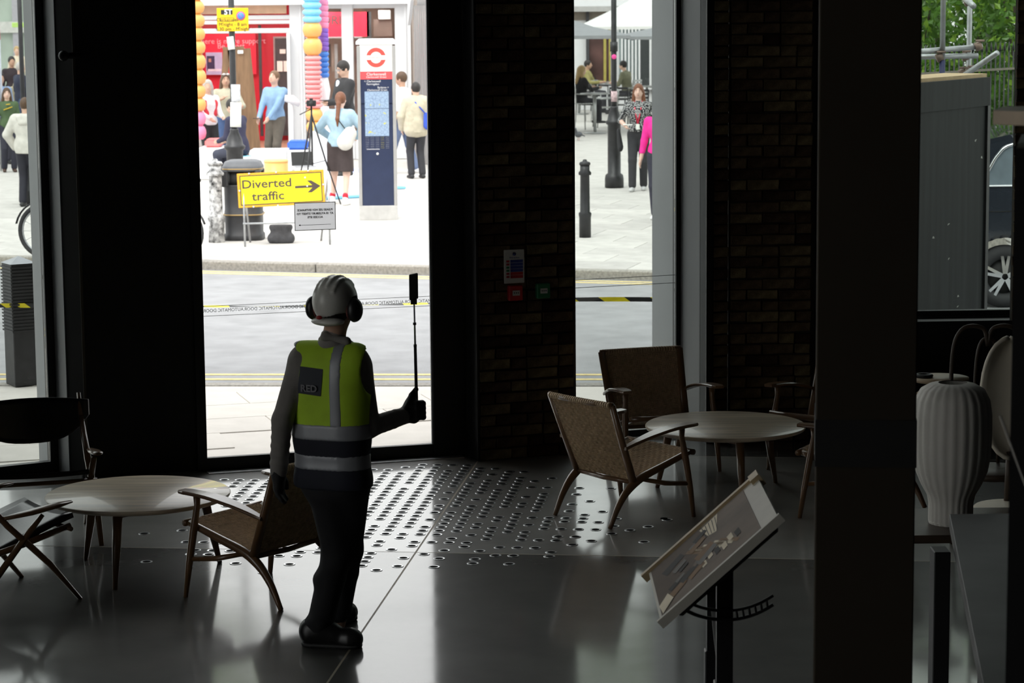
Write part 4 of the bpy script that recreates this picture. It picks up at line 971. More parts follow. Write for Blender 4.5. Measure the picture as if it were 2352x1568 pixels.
for i, (x0, x1, y0, y1, ti, lab) in enumerate(((522, 537, 84, 114, -6, 'small white sheet taped high on the sign post under the yellow notice'), (531, 551, 194, 234, 0, 'stickered pale wrap round the sign post at head height'), (529, 553, 235, 292, 2, 'long white paper taped low on the sign post'))):
    a, b_ = V(x0, y1, P1.y - .07), V(x1, y0, P1.y - .07); w_, h_ = b_.x - a.x, b_.z - a.z
    rows = [[(w_ * (u - .5), .03 * (2*u - 1) ** 2 - (.0), h_ * (v - .5)) for u in np.linspace(0, 1, 7)] for v in np.linspace(0, 1, 5)]
    o = MB().grid(rows).build('taped_paper', m_sheet if i != 1 else mat('sticker_wrap', (.70, .72, .76), .6, var=.25, scale=40), None, solid=.002); o.location = ((a.x + b_.x) / 2, a.y, (a.z + b_.z) / 2); o.rotation_euler = (0, math.radians(ti), 0); tag(o, lab, 'paper')

# ---- litter bin
pb = G(562, 549); t = thing('litter_bin', 'black cast litter bin behind the diverted traffic sign', 'bin', pb)
q = .245
def rsq(r, n=28, p=4.0): return [(r * math.copysign(abs(math.cos(a)) ** (2/p), math.cos(a)), r * math.copysign(abs(math.sin(a)) ** (2/p), math.sin(a))) for a in np.linspace(0, 2*math.pi, n, endpoint=False)]
def rbox(prof, n=28):
    b = MB(); vs = []
    for r, z in prof: vs += [(x, y, z) for x, y in rsq(r, n)]
    k = len(prof); fs = [(i*n+j, i*n+(j+1)%n, (i+1)*n+(j+1)%n, (i+1)*n+j) for i in range(k-1) for j in range(n)] + [tuple(range(n-1, -1, -1)), tuple((k-1)*n+j for j in range(n))]
    return b.add(vs, fs, True)
m_binp = mat('bin_plastic', (.035, .036, .04), .5, var=.15)
rbox([(q*1.04, 0), (q*1.04, .07), (q*.97, .09), (q*.97, .30), (q*1.0, .31), (q*1.0, .345), (q*.97, .355), (q*.98, .70), (q*1.0, .71)]).build('body', m_binp, t)
rbox([(q*.80, .70), (q*.80, .90)]).build('mouth_recess', m_ink, t)
for x in (-1, 1):
    for y in (-1, 1): MB().box((x*q*.86 - .04, y*q*.86 - .04, .69), (x*q*.86 + .04, y*q*.86 + .04, .90)).build('corner_post', m_binp, t, bevel=.012)
rbox([(q*1.02, .885), (q*1.05, .90), (q*1.05, .945), (q*1.0, .96), (q*.93, 1.0), (q*.70, 1.02)]).build('lid', mat('bin_lid', (.10, .105, .115), .5), t)
for z in (.33, .915): rbox([(q*1.052, z - .008), (q*1.058, z), (q*1.052, z + .008)]).build('gold_band', mat('gold_band', (.35, .24, .10), .4, .5), t)

# ---- diverted traffic sign
sa, sb_ = G(563, 567), G(758, 562); sdir = (sb_ - sa); sl = sdir.length; sdir.normalize()
t = thing('diversion_sign', 'yellow road sign reading Diverted traffic with an arrow on a folding frame', 'sign', (sa.x, sa.y, 0), math.atan2(sdir.y, sdir.x))
zq = lambda py: H - (py + 15) * sa.y / F
zt_, zb_ = zq(390), zq(469); tl = .035
WB = sl * 1.02; lean_ = .12
def sgn_pt(u, z): return Vector((u, .02 + lean_ * z * .35, z))
SF = frame(sgn_pt(-.065, zb_), (1, 0, .030), (0, lean_ * .35, 1)); hS = zt_ - zb_
m_or = mat('sign_orange_edge', (.85, .42, .03), .5); m_sy = mat('sign_yellow', (.88, .78, .02), .45, var=.02); m_dk = mat('sign_dark_print', (.09, .06, .05), .6)
MB().box((0, 0, -.012), (WB, hS, 0), SF).build('plate', m_or, t, bevel=.004)
MB().box((.030, .028, .0), (WB - .030, hS - .028, .0016), SF).build('border_line', m_dk, t); MB().box((.042, .040, .001), (WB - .042, hS - .040, .0026), SF).build('yellow_face', m_sy, t)
def sx(u, v, z=.0034): return SF @ Matrix.Translation((u * WB, v * hS, z))
text('sign_lettering', 'Diverted', .148, m_dk, t, sx(.335, .665), bold=.002, sx=1.18); text('sign_lettering', 'traffic', .148, m_dk, t, sx(.345, .30), bold=.002, sx=1.18)
ar = [(.66, .49), (.66, .56), (.86, .56), (.80, .70), (.85, .70), (.955, .525), (.85, .35), (.80, .35), (.86, .49)]
MB().prism([(x * WB, y * hS) for x, y in ar], .001, SF @ Matrix.Translation((0, 0, .0028))).build('arrow', m_dk, t)
for u, v in ((.14, .985), (.45, .985), (.82, .985), (.985, .56), (.02, .5), (.17, .015), (.45, .015), (.78, .79), (.80, .535)): MB().lathe([(.011, 0), (.011, .006), (.006, .009)], 10, sx(u, v)).build('rivet', m_wp if False else mat('bright_rivet', (.75, .76, .78), .4), t)
for x in (0.0, sl):
    MB().tube([(x, 0, 0), sgn_pt(x, zt_ - .03) + Vector((0, .02, 0))], .013, 8).build('front_leg', m_galv, t); MB().tube([(x - .06 if x else .10, .55, 0), sgn_pt(x, zt_ - .05) + Vector((0, .03, 0))], .013, 8).build('rear_leg', m_galv, t)
MB().tube([(-.02, .01, .29), (sl + .02, .01, .29)], .012, 8).build('cross_bar', m_galv, t)
bp_ = G(647, 557); s = Soft(.03); s.cone((-.10, 0, .06), (.10, 0, .06), .075, .075, .03); s.cone((-.10, .0, .20), (.10, .0, .20), .05, .05, .05); s.cone((0, 0, .07), (0, 0, .22), .12, .09, .05, ((0, 1, 0), .6)); s.plane((0, 0, 0), (0, 0, -1)); s.plane((0, 0, .235), (0, 0, 1))
o = s.build('sandbag', mat('black_sandbag', (.05, .05, .055), .6, var=.3, scale=14, bump=.5), None, .012); o.location = bp_ + Vector((0, -.06, 0)); tag(o, 'black plastic sandbag hung over the foot of the diversion sign', 'sandbag')

# ---- wayfinding totem
pt0 = G(870, 504); wT, hT = .53, 2.5; t = thing('wayfinding_totem', 'tall street wayfinding totem with underground roundel and map panels', 'totem', pt0, math.radians(1.5))
m_tg = mat('totem_grey', (.42, .41, .40), .4, .3, var=.05); m_navy = mat('totem_navy', (.022, .032, .075), .35, var=.08); m_tred = mat('totem_red', (.83, .08, .09), .5, var=.02)
MB().box((-wT/2, -.08, 0), (wT/2, .08, .20)).build('plinth', mat('totem_plinth', (.50, .49, .47), .5), t, bevel=.004)
for s_ in (-1, 1): MB().box((s_*wT/2 - (.045 if s_ > 0 else 0), -.08, .20), (s_*wT/2 + (.045 if s_ < 0 else 0), .08, hT - .10)).build('edge_post', m_tg, t, bevel=.004)
MB().box((-wT/2 + .045, -.065, .20), (wT/2 - .045, .065, 1.50)).build('navy_panel', m_navy, t)
MB().box((-wT/2 + .045, -.067, 1.50), (wT/2 - .045, .065, 1.62)).build('lower_heading', m_navy, t)
mT = lambda y: hT * (505 - y) / (505 - 86)
MB().box((-wT/2 + .04, -.072, mT(179)), (wT/2 - .04, .065, mT(161))).build('red_band', m_tred, t); MB().box((-wT/2 + .045, -.067, 1.60), (wT/2 - .045, .064, mT(179))).build('upper_navy_panel', m_navy, t)
MB().box((-wT/2 + .04, -.072, mT(161)), (wT/2 - .04, .065, mT(98))).build('white_panel', m_white_plastic, t)
MB().prism([(-wT/2 - .01, mT(99)), (wT/2 + .01, mT(99)), (wT/2 + .01, mT(92)), (wT/2 - .03, mT(86)), (-wT/2 + .03, mT(86)), (-wT/2 - .01, mT(92))], .17, frame(Vector((0, .085, 0)), (1, 0, 0), (0, 0, 1))).build('cap', mat('totem_cap_white', (.82, .84, .86), .4), t)
TFm = lambda u, y, d=.0735: frame(Vector((u, -d, mT(y))), (1, 0, 0), (0, 0, 1))
def ring(r0, r1, n=40):
    b = MB(); vs = []
    for j in range(n): a = 2*math.pi*j/n; vs += [(r0*math.cos(a), r0*math.sin(a), 0), (r1*math.cos(a), r1*math.sin(a), 0), (r1*math.cos(a), r1*math.sin(a), .002), (r0*math.cos(a), r0*math.sin(a), .002)]
    return b.add(vs, [(4*j+k, 4*((j+1) % n)+k, 4*((j+1) % n)+(k+1) % 4, 4*j+(k+1) % 4) for j in range(n) for k in range(4)])
o = ring(.080, .134).build('roundel_ring', mat('roundel_orange_red', (.80, .075, .06), .5), t); o.matrix_local = TFm(.0, 129)
MB().box((-.185, -.0785, mT(134.4)), (.185, -.0735, mT(124.2))).build('roundel_bar', m_white_plastic, t); text('totem_lettering', 'UNDERGROUND', .030, mat('roundel_text', (.8, .35, .35), .6), t, TFm(0, 129.2, .080))
text('totem_lettering', 'Clerkenwell', .055, m_wp, t, TFm(0, 167.5)); text('totem_lettering', 'Clerkenwell Green', .036, m_wp, t, TFm(0, 174))
text('totem_lettering', '< Clerkenwell\n   Farringdon', .040, m_wp, t, TFm(-.17, 187, .0685), 'LEFT'); text('totem_lettering', 'Barbican >\nClerkenwell Green  ', .036, m_wp, t, TFm(.17, 201, .0685), 'RIGHT')
def map_mat():
    m = bpy.data.materials.new('street_map_print'); m.use_nodes = True; nt_ = m.node_tree; b = nt_.nodes['Principled BSDF']; b.inputs['Roughness'].default_value = .4
    tc = nt_.nodes.new('ShaderNodeTexCoord'); vo = nt_.nodes.new('ShaderNodeTexVoronoi'); vo.feature = 'DISTANCE_TO_EDGE'; vo.inputs['Scale'].default_value = 22
    r = nt_.nodes.new('ShaderNodeValToRGB'); r.color_ramp.elements[0].color = (.16, .23, .36, 1); r.color_ramp.elements[1].position = .07; r.color_ramp.elements[1].color = (.30, .40, .54, 1)
    n = nt_.nodes.new('ShaderNodeTexNoise'); n.inputs['Scale'].default_value = 16; r2 = nt_.nodes.new('ShaderNodeValToRGB'); r2.color_ramp.interpolation = 'CONSTANT'
    r2.color_ramp.elements[0].color = (0, 0, 0, 1); r2.color_ramp.elements[1].position = .68; r2.color_ramp.elements[1].color = (1, 1, 1, 1)
    mx = nt_.nodes.new('ShaderNodeMix'); mx.data_type = 'RGBA'; mx.inputs[7].default_value = (.50, .50, .15, 1)
    for a, c in ((tc.outputs['Object'], vo.inputs['Vector']), (tc.outputs['Object'], n.inputs['Vector'])): nt_.links.new(a, c)
    nt_.links.new(vo.outputs['Distance'], r.inputs[0]); nt_.links.new(n.outputs['Fac'], r2.inputs[0]); nt_.links.new(r2.outputs[0], mx.inputs[0]); nt_.links.new(r.outputs[0], mx.inputs[6]); nt_.links.new(mx.outputs[2], b.inputs['Base Color']); return m
m_map = map_mat()
MB().box((-.165, -.069, mT(246)), (.165, -.066, mT(207))).build('map_panel', m_map, t); MB().box((-.165, -.069, mT(310)), (.165, -.066, mT(247))).build('map_panel', m_map, t)
for k in range(5): text('totem_lettering', '\n'.join(['- - -'] * 7), .026, m_wp if k != 3 else m_sy, t, TFm(-.14 + k * .07, 325, .0665))
MB().box((-.15, -.0665, mT(341)), (.03, -.0655, mT(340))).build('rule_line', m_wp, t); MB().lathe([(.018, 0), (.018, .002)], 20).build('logo_disc', m_wp, t).matrix_local = TFm(0, 351, .0665)

# ---- the design installation: white blocks, coloured pillars of stacked shapes, stools
def block(name, label, px0, px1, pyt, Y, m, depth=.7, cat='bench'):
    a, b_ = V(px0, pyt, Y), V(px1, pyt, Y); o = MB().box((0, 0, 0), (b_.x - a.x, depth, a.z)).build(name, m, bevel=.01); o.location = (a.x, Y, 0); return tag(o, label, cat)
m_wblk = mat('white_block_paint', (.80, .80, .80), .6, var=.02)
YB = 42.0
block('display_bench', 'long white bench block in front of the shop door', 572, 658, 346, YB, m_wblk)
block('display_bench', 'white bench block carrying the blue cushion', 659, 712, 345, YB + .01, m_wblk)
block('display_plinth', 'white plinth under the coloured pillars', 713, 764, 302, YB + .02, m_wblk, .75, 'plinth')
block('display_bench', 'white bench block at the left edge of the doorway view', 455, 512, 340, YB - .01, m_wblk)
def cushion(label, px0, px1, py0, py1, col, Y):
    a, b_ = V(px0, py1, Y), V(px1, py0, Y); o = MB().box((0, 0, 0), (b_.x - a.x, .5, b_.z - a.z)).build('seat_cushion', mat('cushion_%d' % int(col[2] * 255), col, .7), bevel=.03, seg=2); o.location = (a.x, Y, a.z); return tag(o, label, 'cushion')
cushion('bright blue slab cushion on the white bench', 660, 706, 324, 344, (.05, .16, .60), YB + .06)
cushion('coral pink slab cushion on the left white bench', 470, 506, 320, 339, (.72, .22, .22), YB + .06)
m_orange = mat('peach_orange_lacquer', (.80, .42, .12), .35, var=.02); m_pink = mat('salmon_pink_lacquer', (.78, .32, .32), .35, var=.02); m_sky = mat('sky_blue_lacquer', (.22, .58, .78), .35, var=.02); m_violet = mat('violet_lacquer', (.22, .10, .50), .4); m_cobalt = mat('cobalt_lacquer', (.05, .20, .62), .35); m_rose = mat('rose_lacquer', (.80, .25, .42), .4)
def pillar(name, label, px, base_py, Y, stack):
    """stack: (kind, material, radius, y top pixel, y bottom pixel) from the photograph's own order"""
    p = V(px, base_py, Y); t = thing(name, label, 'sculpture', (p.x, Y, p.z)); zz = lambda y: V(px, y, Y).z - p.z
    for kind, m, r, y0, y1, n in stack:
        h1, h0 = zz(y0), zz(y1)
        for k in range(n):
            a, c = lerp(h0, h1, k / n), lerp(h0, h1, (k + 1) / n); d = c - a
            if kind == 'ball': MB().lathe([(r*.55, a), (r*.86, a + d*.14), (r, a + d*.45), (r*.97, a + d*.65), (r*.80, a + d*.87), (r*.5, c)], 24).build('ball', m, t)
            elif kind == 'disc': MB().lathe([(r*.72, a), (r*.9, a + d*.25), (r, a + d*.5), (r*.9, a + d*.75), (r*.72, c)], 24).build('disc', m, t)
            elif kind == 'cone': MB().lathe([(r*.62, a), (r, a + d*.55), (r*.62, c)], 8).build('faceted_drum', m, t)
            elif kind == 'spiral': MB().lathe([(r*.9, a), (r, a + d*.4), (r*.94, a + d*.8), (r*.9, c)], 20, Matrix.Translation((0, 0, (a + c) / 2)) @ Matrix.Rotation(.16, 4, 'Y') @ Matrix.Translation((0, 0, -(a + c) / 2))).build('twisted_ring', m, t)
    return t
pillar('stacked_pillar', 'tall pillar of stacked blue, orange and pink lacquered shapes', 722, 306, YB + .35, [('disc', m_sky, .168, -60, 52, 7), ('ball', m_orange, .166, 50, 86, 1), ('ball', m_orange, .164, 86, 127, 1), ('disc', m_pink, .152, 128, 248, 11), ('ball', m_orange, .148, 248, 278, 1), ('ball', m_orange, .140, 278, 306, 1)])
pillar('twisted_pillar', 'second pillar of twisted pink, violet and blue shapes behind the first', 747, 306, YB + .70, [('spiral', m_rose, .10, -40, 64, 8), ('spiral', m_violet, .095, 64, 116, 5), ('disc', m_cobalt, .092, 118, 178, 5), ('cone', m_wblk, .105, 178, 306, 2)])
pillar('ball_pillar', 'pillar of orange and pink balls at the left edge of the doorway', 457, 320, YB + .30, [('ball', m_orange, .155, -30, 124, 5), ('ball', m_orange, .155, 124, 194, 2), ('ball', m_orange, .14, 194, 255, 2), ('ball', m_rose, .13, 255, 320, 2)])
a = V(634, 366, 38.0); o = thing('drum_stool', 'peach orange drum stool behind the diversion sign', 'stool', (a.x, 38.0, 0)); MB().lathe([(.17, 0), (.17, .05), (.185, .09), (.185, a.z - .04)], 32).build('body', m_orange, o); MB().lathe([(.188, a.z - .04), (.192, a.z - .02), (.18, a.z), (.01, a.z)], 32).build('seat', mat('peach_top', (.85, .50, .18), .4), o)
a = V(635, 349, 41.2)
o = sheet('floor_mat', [(q.x, q.y) for q in (G(742, 458), G(846, 452), G(846, 392), G(760, 388))], -.002, .035, mat('lilac_mat', (.42, .46, .80), .6)); tag(o, 'lilac floor platform with a pale blue edge under the kneeling woman', 'platform')
o = MB().tube([G(742, 459) + Vector((0, -.01, .02)), G(846, 453) + Vector((0, -.01, .02))], .03, 8).build('platform_edge', m_sky, o)
pp = G(922, 434); s = Soft(.02); s.cone((-.05, 0, .02), (.05, .02, .02), .035, .025, .02); s.plane((0, 0, 0), (0, 0, -1)); o = s.build('plastic_bag', m_sky, None, .01); o.location = pp; tag(o, 'pale blue scrap lying on the pavement beside the totem', 'bag')
# laptop on a white stand, camera on a tripod
lp = V(700, 383, 37.2); t = thing('laptop', 'open laptop on a small white stand behind the diversion sign', 'laptop', lp, math.radians(15)); MB().box((-.16, -.11, 0), (.16, .11, .016)).build('keyboard_base', mat('laptop_grey', (.45, .45, .47), .4, .4), t, bevel=.004)
MB().box((-.16, -.004, 0), (.16, .004, .215), Matrix.Translation((-.02, .10, .012)) @ Matrix.Rotation(-.3, 4, 'X')).build('screen', m_ink, t, bevel=.003)
t2 = thing('laptop_stand', 'small white stand under the laptop', 'stand', (lp.x, lp.y, 0)); MB().box((-.22, -.17, lp.z - .03), (.22, .17, lp.z - .002)).build('top', m_wblk, t2, bevel=.004)
for x in (-.19, .19):
    for y in (-.14, .14): MB().tube([(x, y, 0), (x * .9, y * .9, lp.z - .03)], .012, 6).build('leg', m_wblk, t2)
tp0 = V(718, 392, 36.6); tp0.z = 0; t = thing('camera_tripod', 'black tripod with a camera beside the pink pillar', 'tripod', tp0); zt_ = V(713, 244, 36.6).z
for a in (0.3, 2.4, 4.5):
    d = Vector((math.cos(a), math.sin(a), 0)); MB().tube([d * .42, d * .20 + Vector((0, 0, zt_ * .45)), Vector((0, 0, zt_ - .12))], [.010, .013, .014], 6).build('leg', m_iron, t); MB().tube([d * .2 + Vector((0, 0, zt_ * .45)), (0, 0, zt_ * .42)], .006, 5).build('brace', m_iron, t)
MB().tube([(0, 0, zt_ * .4), (0, 0, zt_)], .014, 8).build('centre_column', m_iron, t); MB().cbox((0, 0, zt_ + .045), (.14, .09, .09)).build('camera_body', m_ink, t, bevel=.01); MB().lathe([(.035, 0), (.035, .09)], 16, frame(Vector((0, -.04, zt_ + .04)), (1, 0, 0), (0, 0, 1))).build('lens', m_ink, t)
MB().cbox((0, 0, zt_ + .10), (.05, .05, .035)).build('viewfinder', m_ink, t); MB().tube([(0, 0, zt_ - .04), (-.17, -.05, zt_ - .12)], .008, 6).build('pan_handle', m_iron, t)
tc0 = V(672, 320, 43.0); t = thing('light_stand', 'white lamp head on a thin pole beside the shop door', 'lamp', (tc0.x, 43.0, 0)); MB().tube([(0, 0, 0), (0, 0, V(672, 230, 43).z)], .02, 8).build('pole', m_white_paint, t); zz = V(672, 228, 43).z
MB().tube([(-.12, 0, zz + .02), (0, 0, zz), (.14, 0, zz - .09)], [.06, .08, .05], 10).build('lamp_head', m_white_paint, t); MB().lathe([(.15, 0), (.15, .02)], 20).build('base', m_white_paint, t)

# ---- hire bicycle between the two left openings
wc = V(92, 545, 29.4); wc2 = V(408, 542, 29.0); R_ = wc.z - 0.0; R_ = .33
t = thing('bicycle', 'grey hire bicycle at the far kerb, seen at both edges of the black pier', 'bicycle', (wc.x, wc.y, 0), math.atan2(wc2.y - wc.y, wc2.x - wc.x)); Lb = (wc2 - wc).length; Lb = min(Lb, 1.9)
def torus(c, R, r, n=36, m=8):
    vs = [(c[0] + (R + r*math.cos(b))*math.cos(a), c[1] + r*math.sin(b), c[2] + (R + r*math.cos(b))*math.sin(a)) for a in np.linspace(0, 2*math.pi, n, endpoint=False) for b in np.linspace(0, 2*math.pi, m, endpoint=False)]
    return MB().add(vs, [(i*m+j, i*m+(j+1)%m, ((i+1)%n)*m+(j+1)%m, ((i+1)%n)*m+j) for i in range(n) for j in range(m)], True)
m_tyre = mat('tyre_rubber', (.03, .03, .032), .8); m_bframe = mat('bike_white_frame', (.62, .66, .72), .4)
for x in (.05, Lb):
    wh = torus((x, 0, R_), R_ - .028, .028).build('tyre', m_tyre, t); b = MB()
    for k in range(14): a = 2*math.pi*k/14; b.tube([(x, .02*(-1)**k, R_), (x + (R_ - .05)*math.cos(a), 0, R_ + (R_ - .05)*math.sin(a))], .0025, 4)
    b.build('spokes', m_galv, wh); torus((x, 0, R_), R_ - .06, .012, 36, 6).build('rim', m_galv, wh)
    arc = [(x + (R_ + .03)*math.cos(a), 0, R_ + (R_ + .03)*math.sin(a)) for a in np.linspace(.3, 2.9, 14)]; MB().tube(arc, .03, 6, .3).build('mudguard', m_tyre, t)
MB().tube(bez([(Lb, 0, R_), (Lb - .12, 0, .75), (Lb - .16, 0, .95)], 5), .02, 8).build('fork', m_bframe, t); MB().tube(bez([(Lb - .14, 0, .85), (Lb*.6, 0, .42), (.55, 0, .32)], 6), .035, 8).build('frame', m_bframe, t); MB().tube([(.55, 0, .32), (.42, 0, .95)], .025, 8).build('seat_tube', m_bframe, t); MB().tube([(.05, 0, R_), (.55, 0, .32)], .018, 8).build('chain_stay', m_bframe, t)
MB().tube([(.30, 0, .97), (.42, 0, .985), (.58, 0, .97)], [.07, .07, .025], 10, .45, up=(0, 0, 1)).build('saddle', m_tyre, t); MB().tube(bez([(Lb - .28, -.28, 1.02), (Lb - .14, -.22, 1.0), (Lb - .14, .22, 1.0), (Lb - .28, .28, 1.02)], 5), .016, 8).build('handlebar', m_tyre, t)
MB().box((Lb - .10, -.17, .72), (Lb + .20, .17, .92)).build('front_basket', mat('basket_blue', (.25, .40, .62), .5), t, bevel=.02); MB().box((Lb - .12, -.2, .92), (Lb + .24, .2, .965)).build('basket_rim', m_tyre, t, bevel=.01)

# ================================================================ buildings behind
m_red_wall = mat('red_display_wall', (.62, .018, .045), .5, var=.05, scale=1); m_red_panel = mat('red_poster', (.72, .02, .06), .45, var=.03); m_brown_in = mat('shop_brown_interior', (.24, .19, .16), .7, var=.25, scale=1.5); m_dark_in = mat('shop_dark', (.05, .05, .055), .6, var=.2)
m_sglass = glass('shop_glass', (.90, .92, .92))
YS = 47.0
sh = thing('shop_building', 'white-framed shop with a red interior across the street', 'building', (0, YS, 0))
def X(px, Y=YS): return V(px, 100, Y).x
def Z(py, Y=YS): return V(720, py, Y).z
def sbox(name, px0, px1, py0, py1, y0, y1, m, parent=sh, Y=YS, z0=None, bevel=.0):
    return MB().box((X(px0, Y), y0 + Y - YS, Z(py1, Y) if z0 is None else z0), (X(px1, Y), y1 + Y - YS, Z(py0, Y))).build(name, m, parent, bevel=bevel)
zt = Z(-8)
MB().box((X(430), -.25, Z(8)), (X(945), .3, Z(-75))).build('fascia', m_white_paint, sh, bevel=.02)
MB().box((X(430), -.32, Z(11)), (X(945), .0, Z(7))).build('fascia_moulding', m_white_paint, sh, bevel=.01)
MB().box((X(430), .0, Z(-75)), (X(945), .4, Z(-75) + .5)).build('parapet', m_white_paint, sh)
for a, c in ((432, 462), (667, 700), (786, 812), (908, 943)): sbox('pilaster', a, c, 8, 400, -.12, .12, m_white_paint, z0=0.0, bevel=.01)
for a, c in ((690, 694), (930, 934)): sbox('pilaster_bead', a, c, 8, 400, -.16, -.10, m_white_paint, z0=0.0)
for y0, y1 in ((34, 44), (45.5, 54), (64, 75)): sbox('transom', 460, 668, y0, y1, -.08, .08, m_white_paint, bevel=.008)
for a, c in ((698, 788), (810, 910)): sbox('window_head', a, c, 8, 20, -.08, .08, m_white_paint); sbox('stall_riser', a, c, 318, 400, -.08, .08, m_white_paint, z0=0.0)
sbox('pane', 462, 667, 10, 34, -.005, .005, m_sglass); sbox('pane', 462, 667, 54, 64, -.005, .005, m_sglass); sbox('pane', 700, 786, 20, 318, -.005, .005, m_sglass); sbox('pane', 812, 908, 20, 318, -.005, .005, m_sglass)
MB().box((X(450), -.9, 0.0), (X(450) + .06, .0, Z(78))).build('door_leaf', m_white_paint, sh); sbox('door_stile', 662, 669, 75, 400, -.35, -.1, m_white_paint, z0=0.0)
# inside
YI = 53.0
MB().box((X(440, YI), 0, -.05), (X(960, YI), YI - YS + .2, .02)).build('shop_floor', mat('shop_timber_floor', (.34, .20, .14), .5, var=.2, stretch=(3, .3, 1)), sh)
MB().box((X(440, YI) - .3, .1, Z(3)), (X(960, YI), YI - YS + .2, Z(3) + .1)).build('shop_ceiling', mat('shop_ceiling', (.55, .50, .44), .8), sh)
MB().box((X(440, YI) - .3, .3, 0), (X(440, YI) - .2, YI - YS, Z(3))).build('shop_side_wall', m_red_wall, sh); MB().box((X(960, YI), .3, 0), (X(960, YI) + .1, YI - YS, Z(3))).build('shop_side_wall', m_brown_in, sh)
b = MB().box((X(430, YI), YI - YS, 0), (X(700, YI), YI - YS + .1, Z(3))).build('red_back_wall', m_red_wall, sh); MB().box((X(700, YI), YI - YS, 0), (X(960, YI), YI - YS + .1, Z(3))).build('brown_back_wall', m_brown_in, sh)
def ibox(name, px0, px1, py0, py1, d, m, par=sh): return MB().box((X(px0, YI), YI - YS - d, Z(py1, YI)), (X(px1, YI), YI - YS - d + .05, Z(py0, YI))).build(name, m, par)
pp = ibox('red_poster', 470, 589, 76, 169, .12, m_red_panel); IM = lambda px, py, d: frame(Vector((X(px, YI), YI - YS - d - .004, Z(py, YI))), (1, 0, 0), (0, 0, 1))
m_pinktext = mat('pale_pink_print', (.80, .45, .52), .6)
text('poster_lettering', 'There is more support', .16, m_pinktext, pp, IM(532, 93, .12)); text('poster_lettering', 'Be a part', .16, m_pinktext, pp, IM(532, 104, .12))
ph = ibox('photo_panel', 474, 511, 118, 169, .15, mat('lilac_photo', (.45, .47, .72), .5, var=.1)); ibox('photo_patch', 476, 494, 126, 160, .156, mat('photo_navy', (.03, .03, .09), .5), ph); ibox('photo_patch', 480, 486, 132, 140, .16, mat('photo_skin', (.45, .25, .20), .5), ph); ibox('photo_patch', 478, 509, 156, 161, .158, mat('photo_white', (.7, .7, .8), .5), ph)
ibox('black_post', 596, 603, 56, 310, .25, m_dark_in); dd = ibox('dark_door', 629, 664, 83, 310, .12, mat('grey_door_frame', (.35, .30, .30), .5)); ibox('door_panel', 633, 663, 87, 310, .16, m_dark_in, dd)
for a in ((644, 657, 112, 122), (637, 650, 139, 163), (652, 665, 139, 163)): ibox('door_notice', *a, .18, m_sheet, dd)
hp = ibox('red_header_panel', 700, 858, 27, 82, 1.6, m_red_panel); ibox('header_rail', 700, 842, 82, 85, 1.62, m_galv, hp)
text('header_lettering', 'CORIN', .26, m_dark_in, hp, IM(775, 46, 1.61)); ibox('dark_post', 853, 863, 27, 90, 1.6, m_dark_in)
for k in range(6): ibox('display_item', 742 + k * 7, 747 + k * 7 + (k % 3), 90 + 9 * (k % 2), 150 + 13 * (k % 3), 1.2, (m_dark_in, m_brown_in, m_galv)[k % 3])
ibox('reflection_patch', 878, 905, 24, 44, 1.4, mat('reflection_pale', (.55, .55, .56), .6)); ibox('brown_panel', 866, 908, 44, 82, 1.3, mat('taupe_panel', (.22, .15, .13), .6)); ibox('bulkhead', 470, 668, 8, 30, .9, mat('tan_bulkhead', (.36, .27, .19), .7))  # the pale box is a painted reflection in the third bay
# lamps in the shop ceiling
m_lamp = bpy.data.materials.new('shop_lamp_glow'); m_lamp.use_nodes = True; bs = m_lamp.node_tree.nodes['Principled BSDF']; bs.inputs['Emission Color'].default_value = (1, .95, .88, 1); bs.inputs['Emission Strength'].default_value = 22; bs.inputs['Base Color'].default_value = (.9, .9, .9, 1)
for k in range(4): MB().box((X(460, 50) + k * 1.15, 1.6, Z(3) - .06), (X(460, 50) + k * 1.15 + .18, 4.6, Z(3) - .01)).build('ceiling_lamp', m_lamp, sh)
# wooden trestle in the shop doorway
m_tr = mat('walnut_trestle', (.20, .115, .06), .5, var=.2, stretch=(2, 2, .3)); t = thing('wooden_trestle', 'brown wooden A-frame trestle inside the shop doorway', 'trestle', (0, 45.2, 0))
YT = 45.2
def tv(px, py): q = V(px, py, YT); return Vector((q.x, 0, max(q.z, 0)))
MB().bar(tv(556, 112), tv(580, 382), .30, .05, (0, 1, 0), .36).build('trestle_board', m_tr, t); MB().bar(tv(520, 112), tv(505, 382), .12, .05, (0, 1, 0)).build('trestle_leg', m_tr, t); MB().bar(tv(528, 114), tv(549, 382), .08, .05, (0, 1, 0)).build('trestle_leg', m_tr, t); MB().bar(tv(512, 112), tv(560, 110), .06, .06).build('trestle_top', m_tr, t)
MB().cbox(tv(553, 119) + Vector((0, -.06, 0)), (.10, .01, .06)).build('paper_tag', m_sheet, t)
# grey corrugated shutter building
A_, B_ = Vector((X(945) + .14, YS - .62, 0)), V(1012, 100, 44.2); B_.z = 0; t = thing('shutter_building', 'grey corrugated shutter wall right of the shop', 'building', A_, math.atan2(B_.y - A_.y, B_.x - A_.x)); Lw = (B_ - A_).length; zt = Z(14)
m_sh = mat('shutter_steel', (.30, .29, .285), .4, .35, var=.12, scale=4, stretch=(6, 1, .2)); b = MB(); prev = None; pts = []
n = 40
for i in range(n + 1):
    x = Lw * i / n; pts.append((x, -.09 if (i // 2) % 2 else 0))
b.grid([[(x, y, 0) for x, y in pts], [(x, y, zt) for x, y in pts]], False).build('corrugated_sheet', m_sh, t); MB().box((0, .0, zt), (Lw, .4, zt + .12)).build('capping', m_sh, t); MB().box((0, .06, 0), (Lw, .4, zt)).build('wall_body', mat('cream_brick', (.60, .55, .48), .85), t)
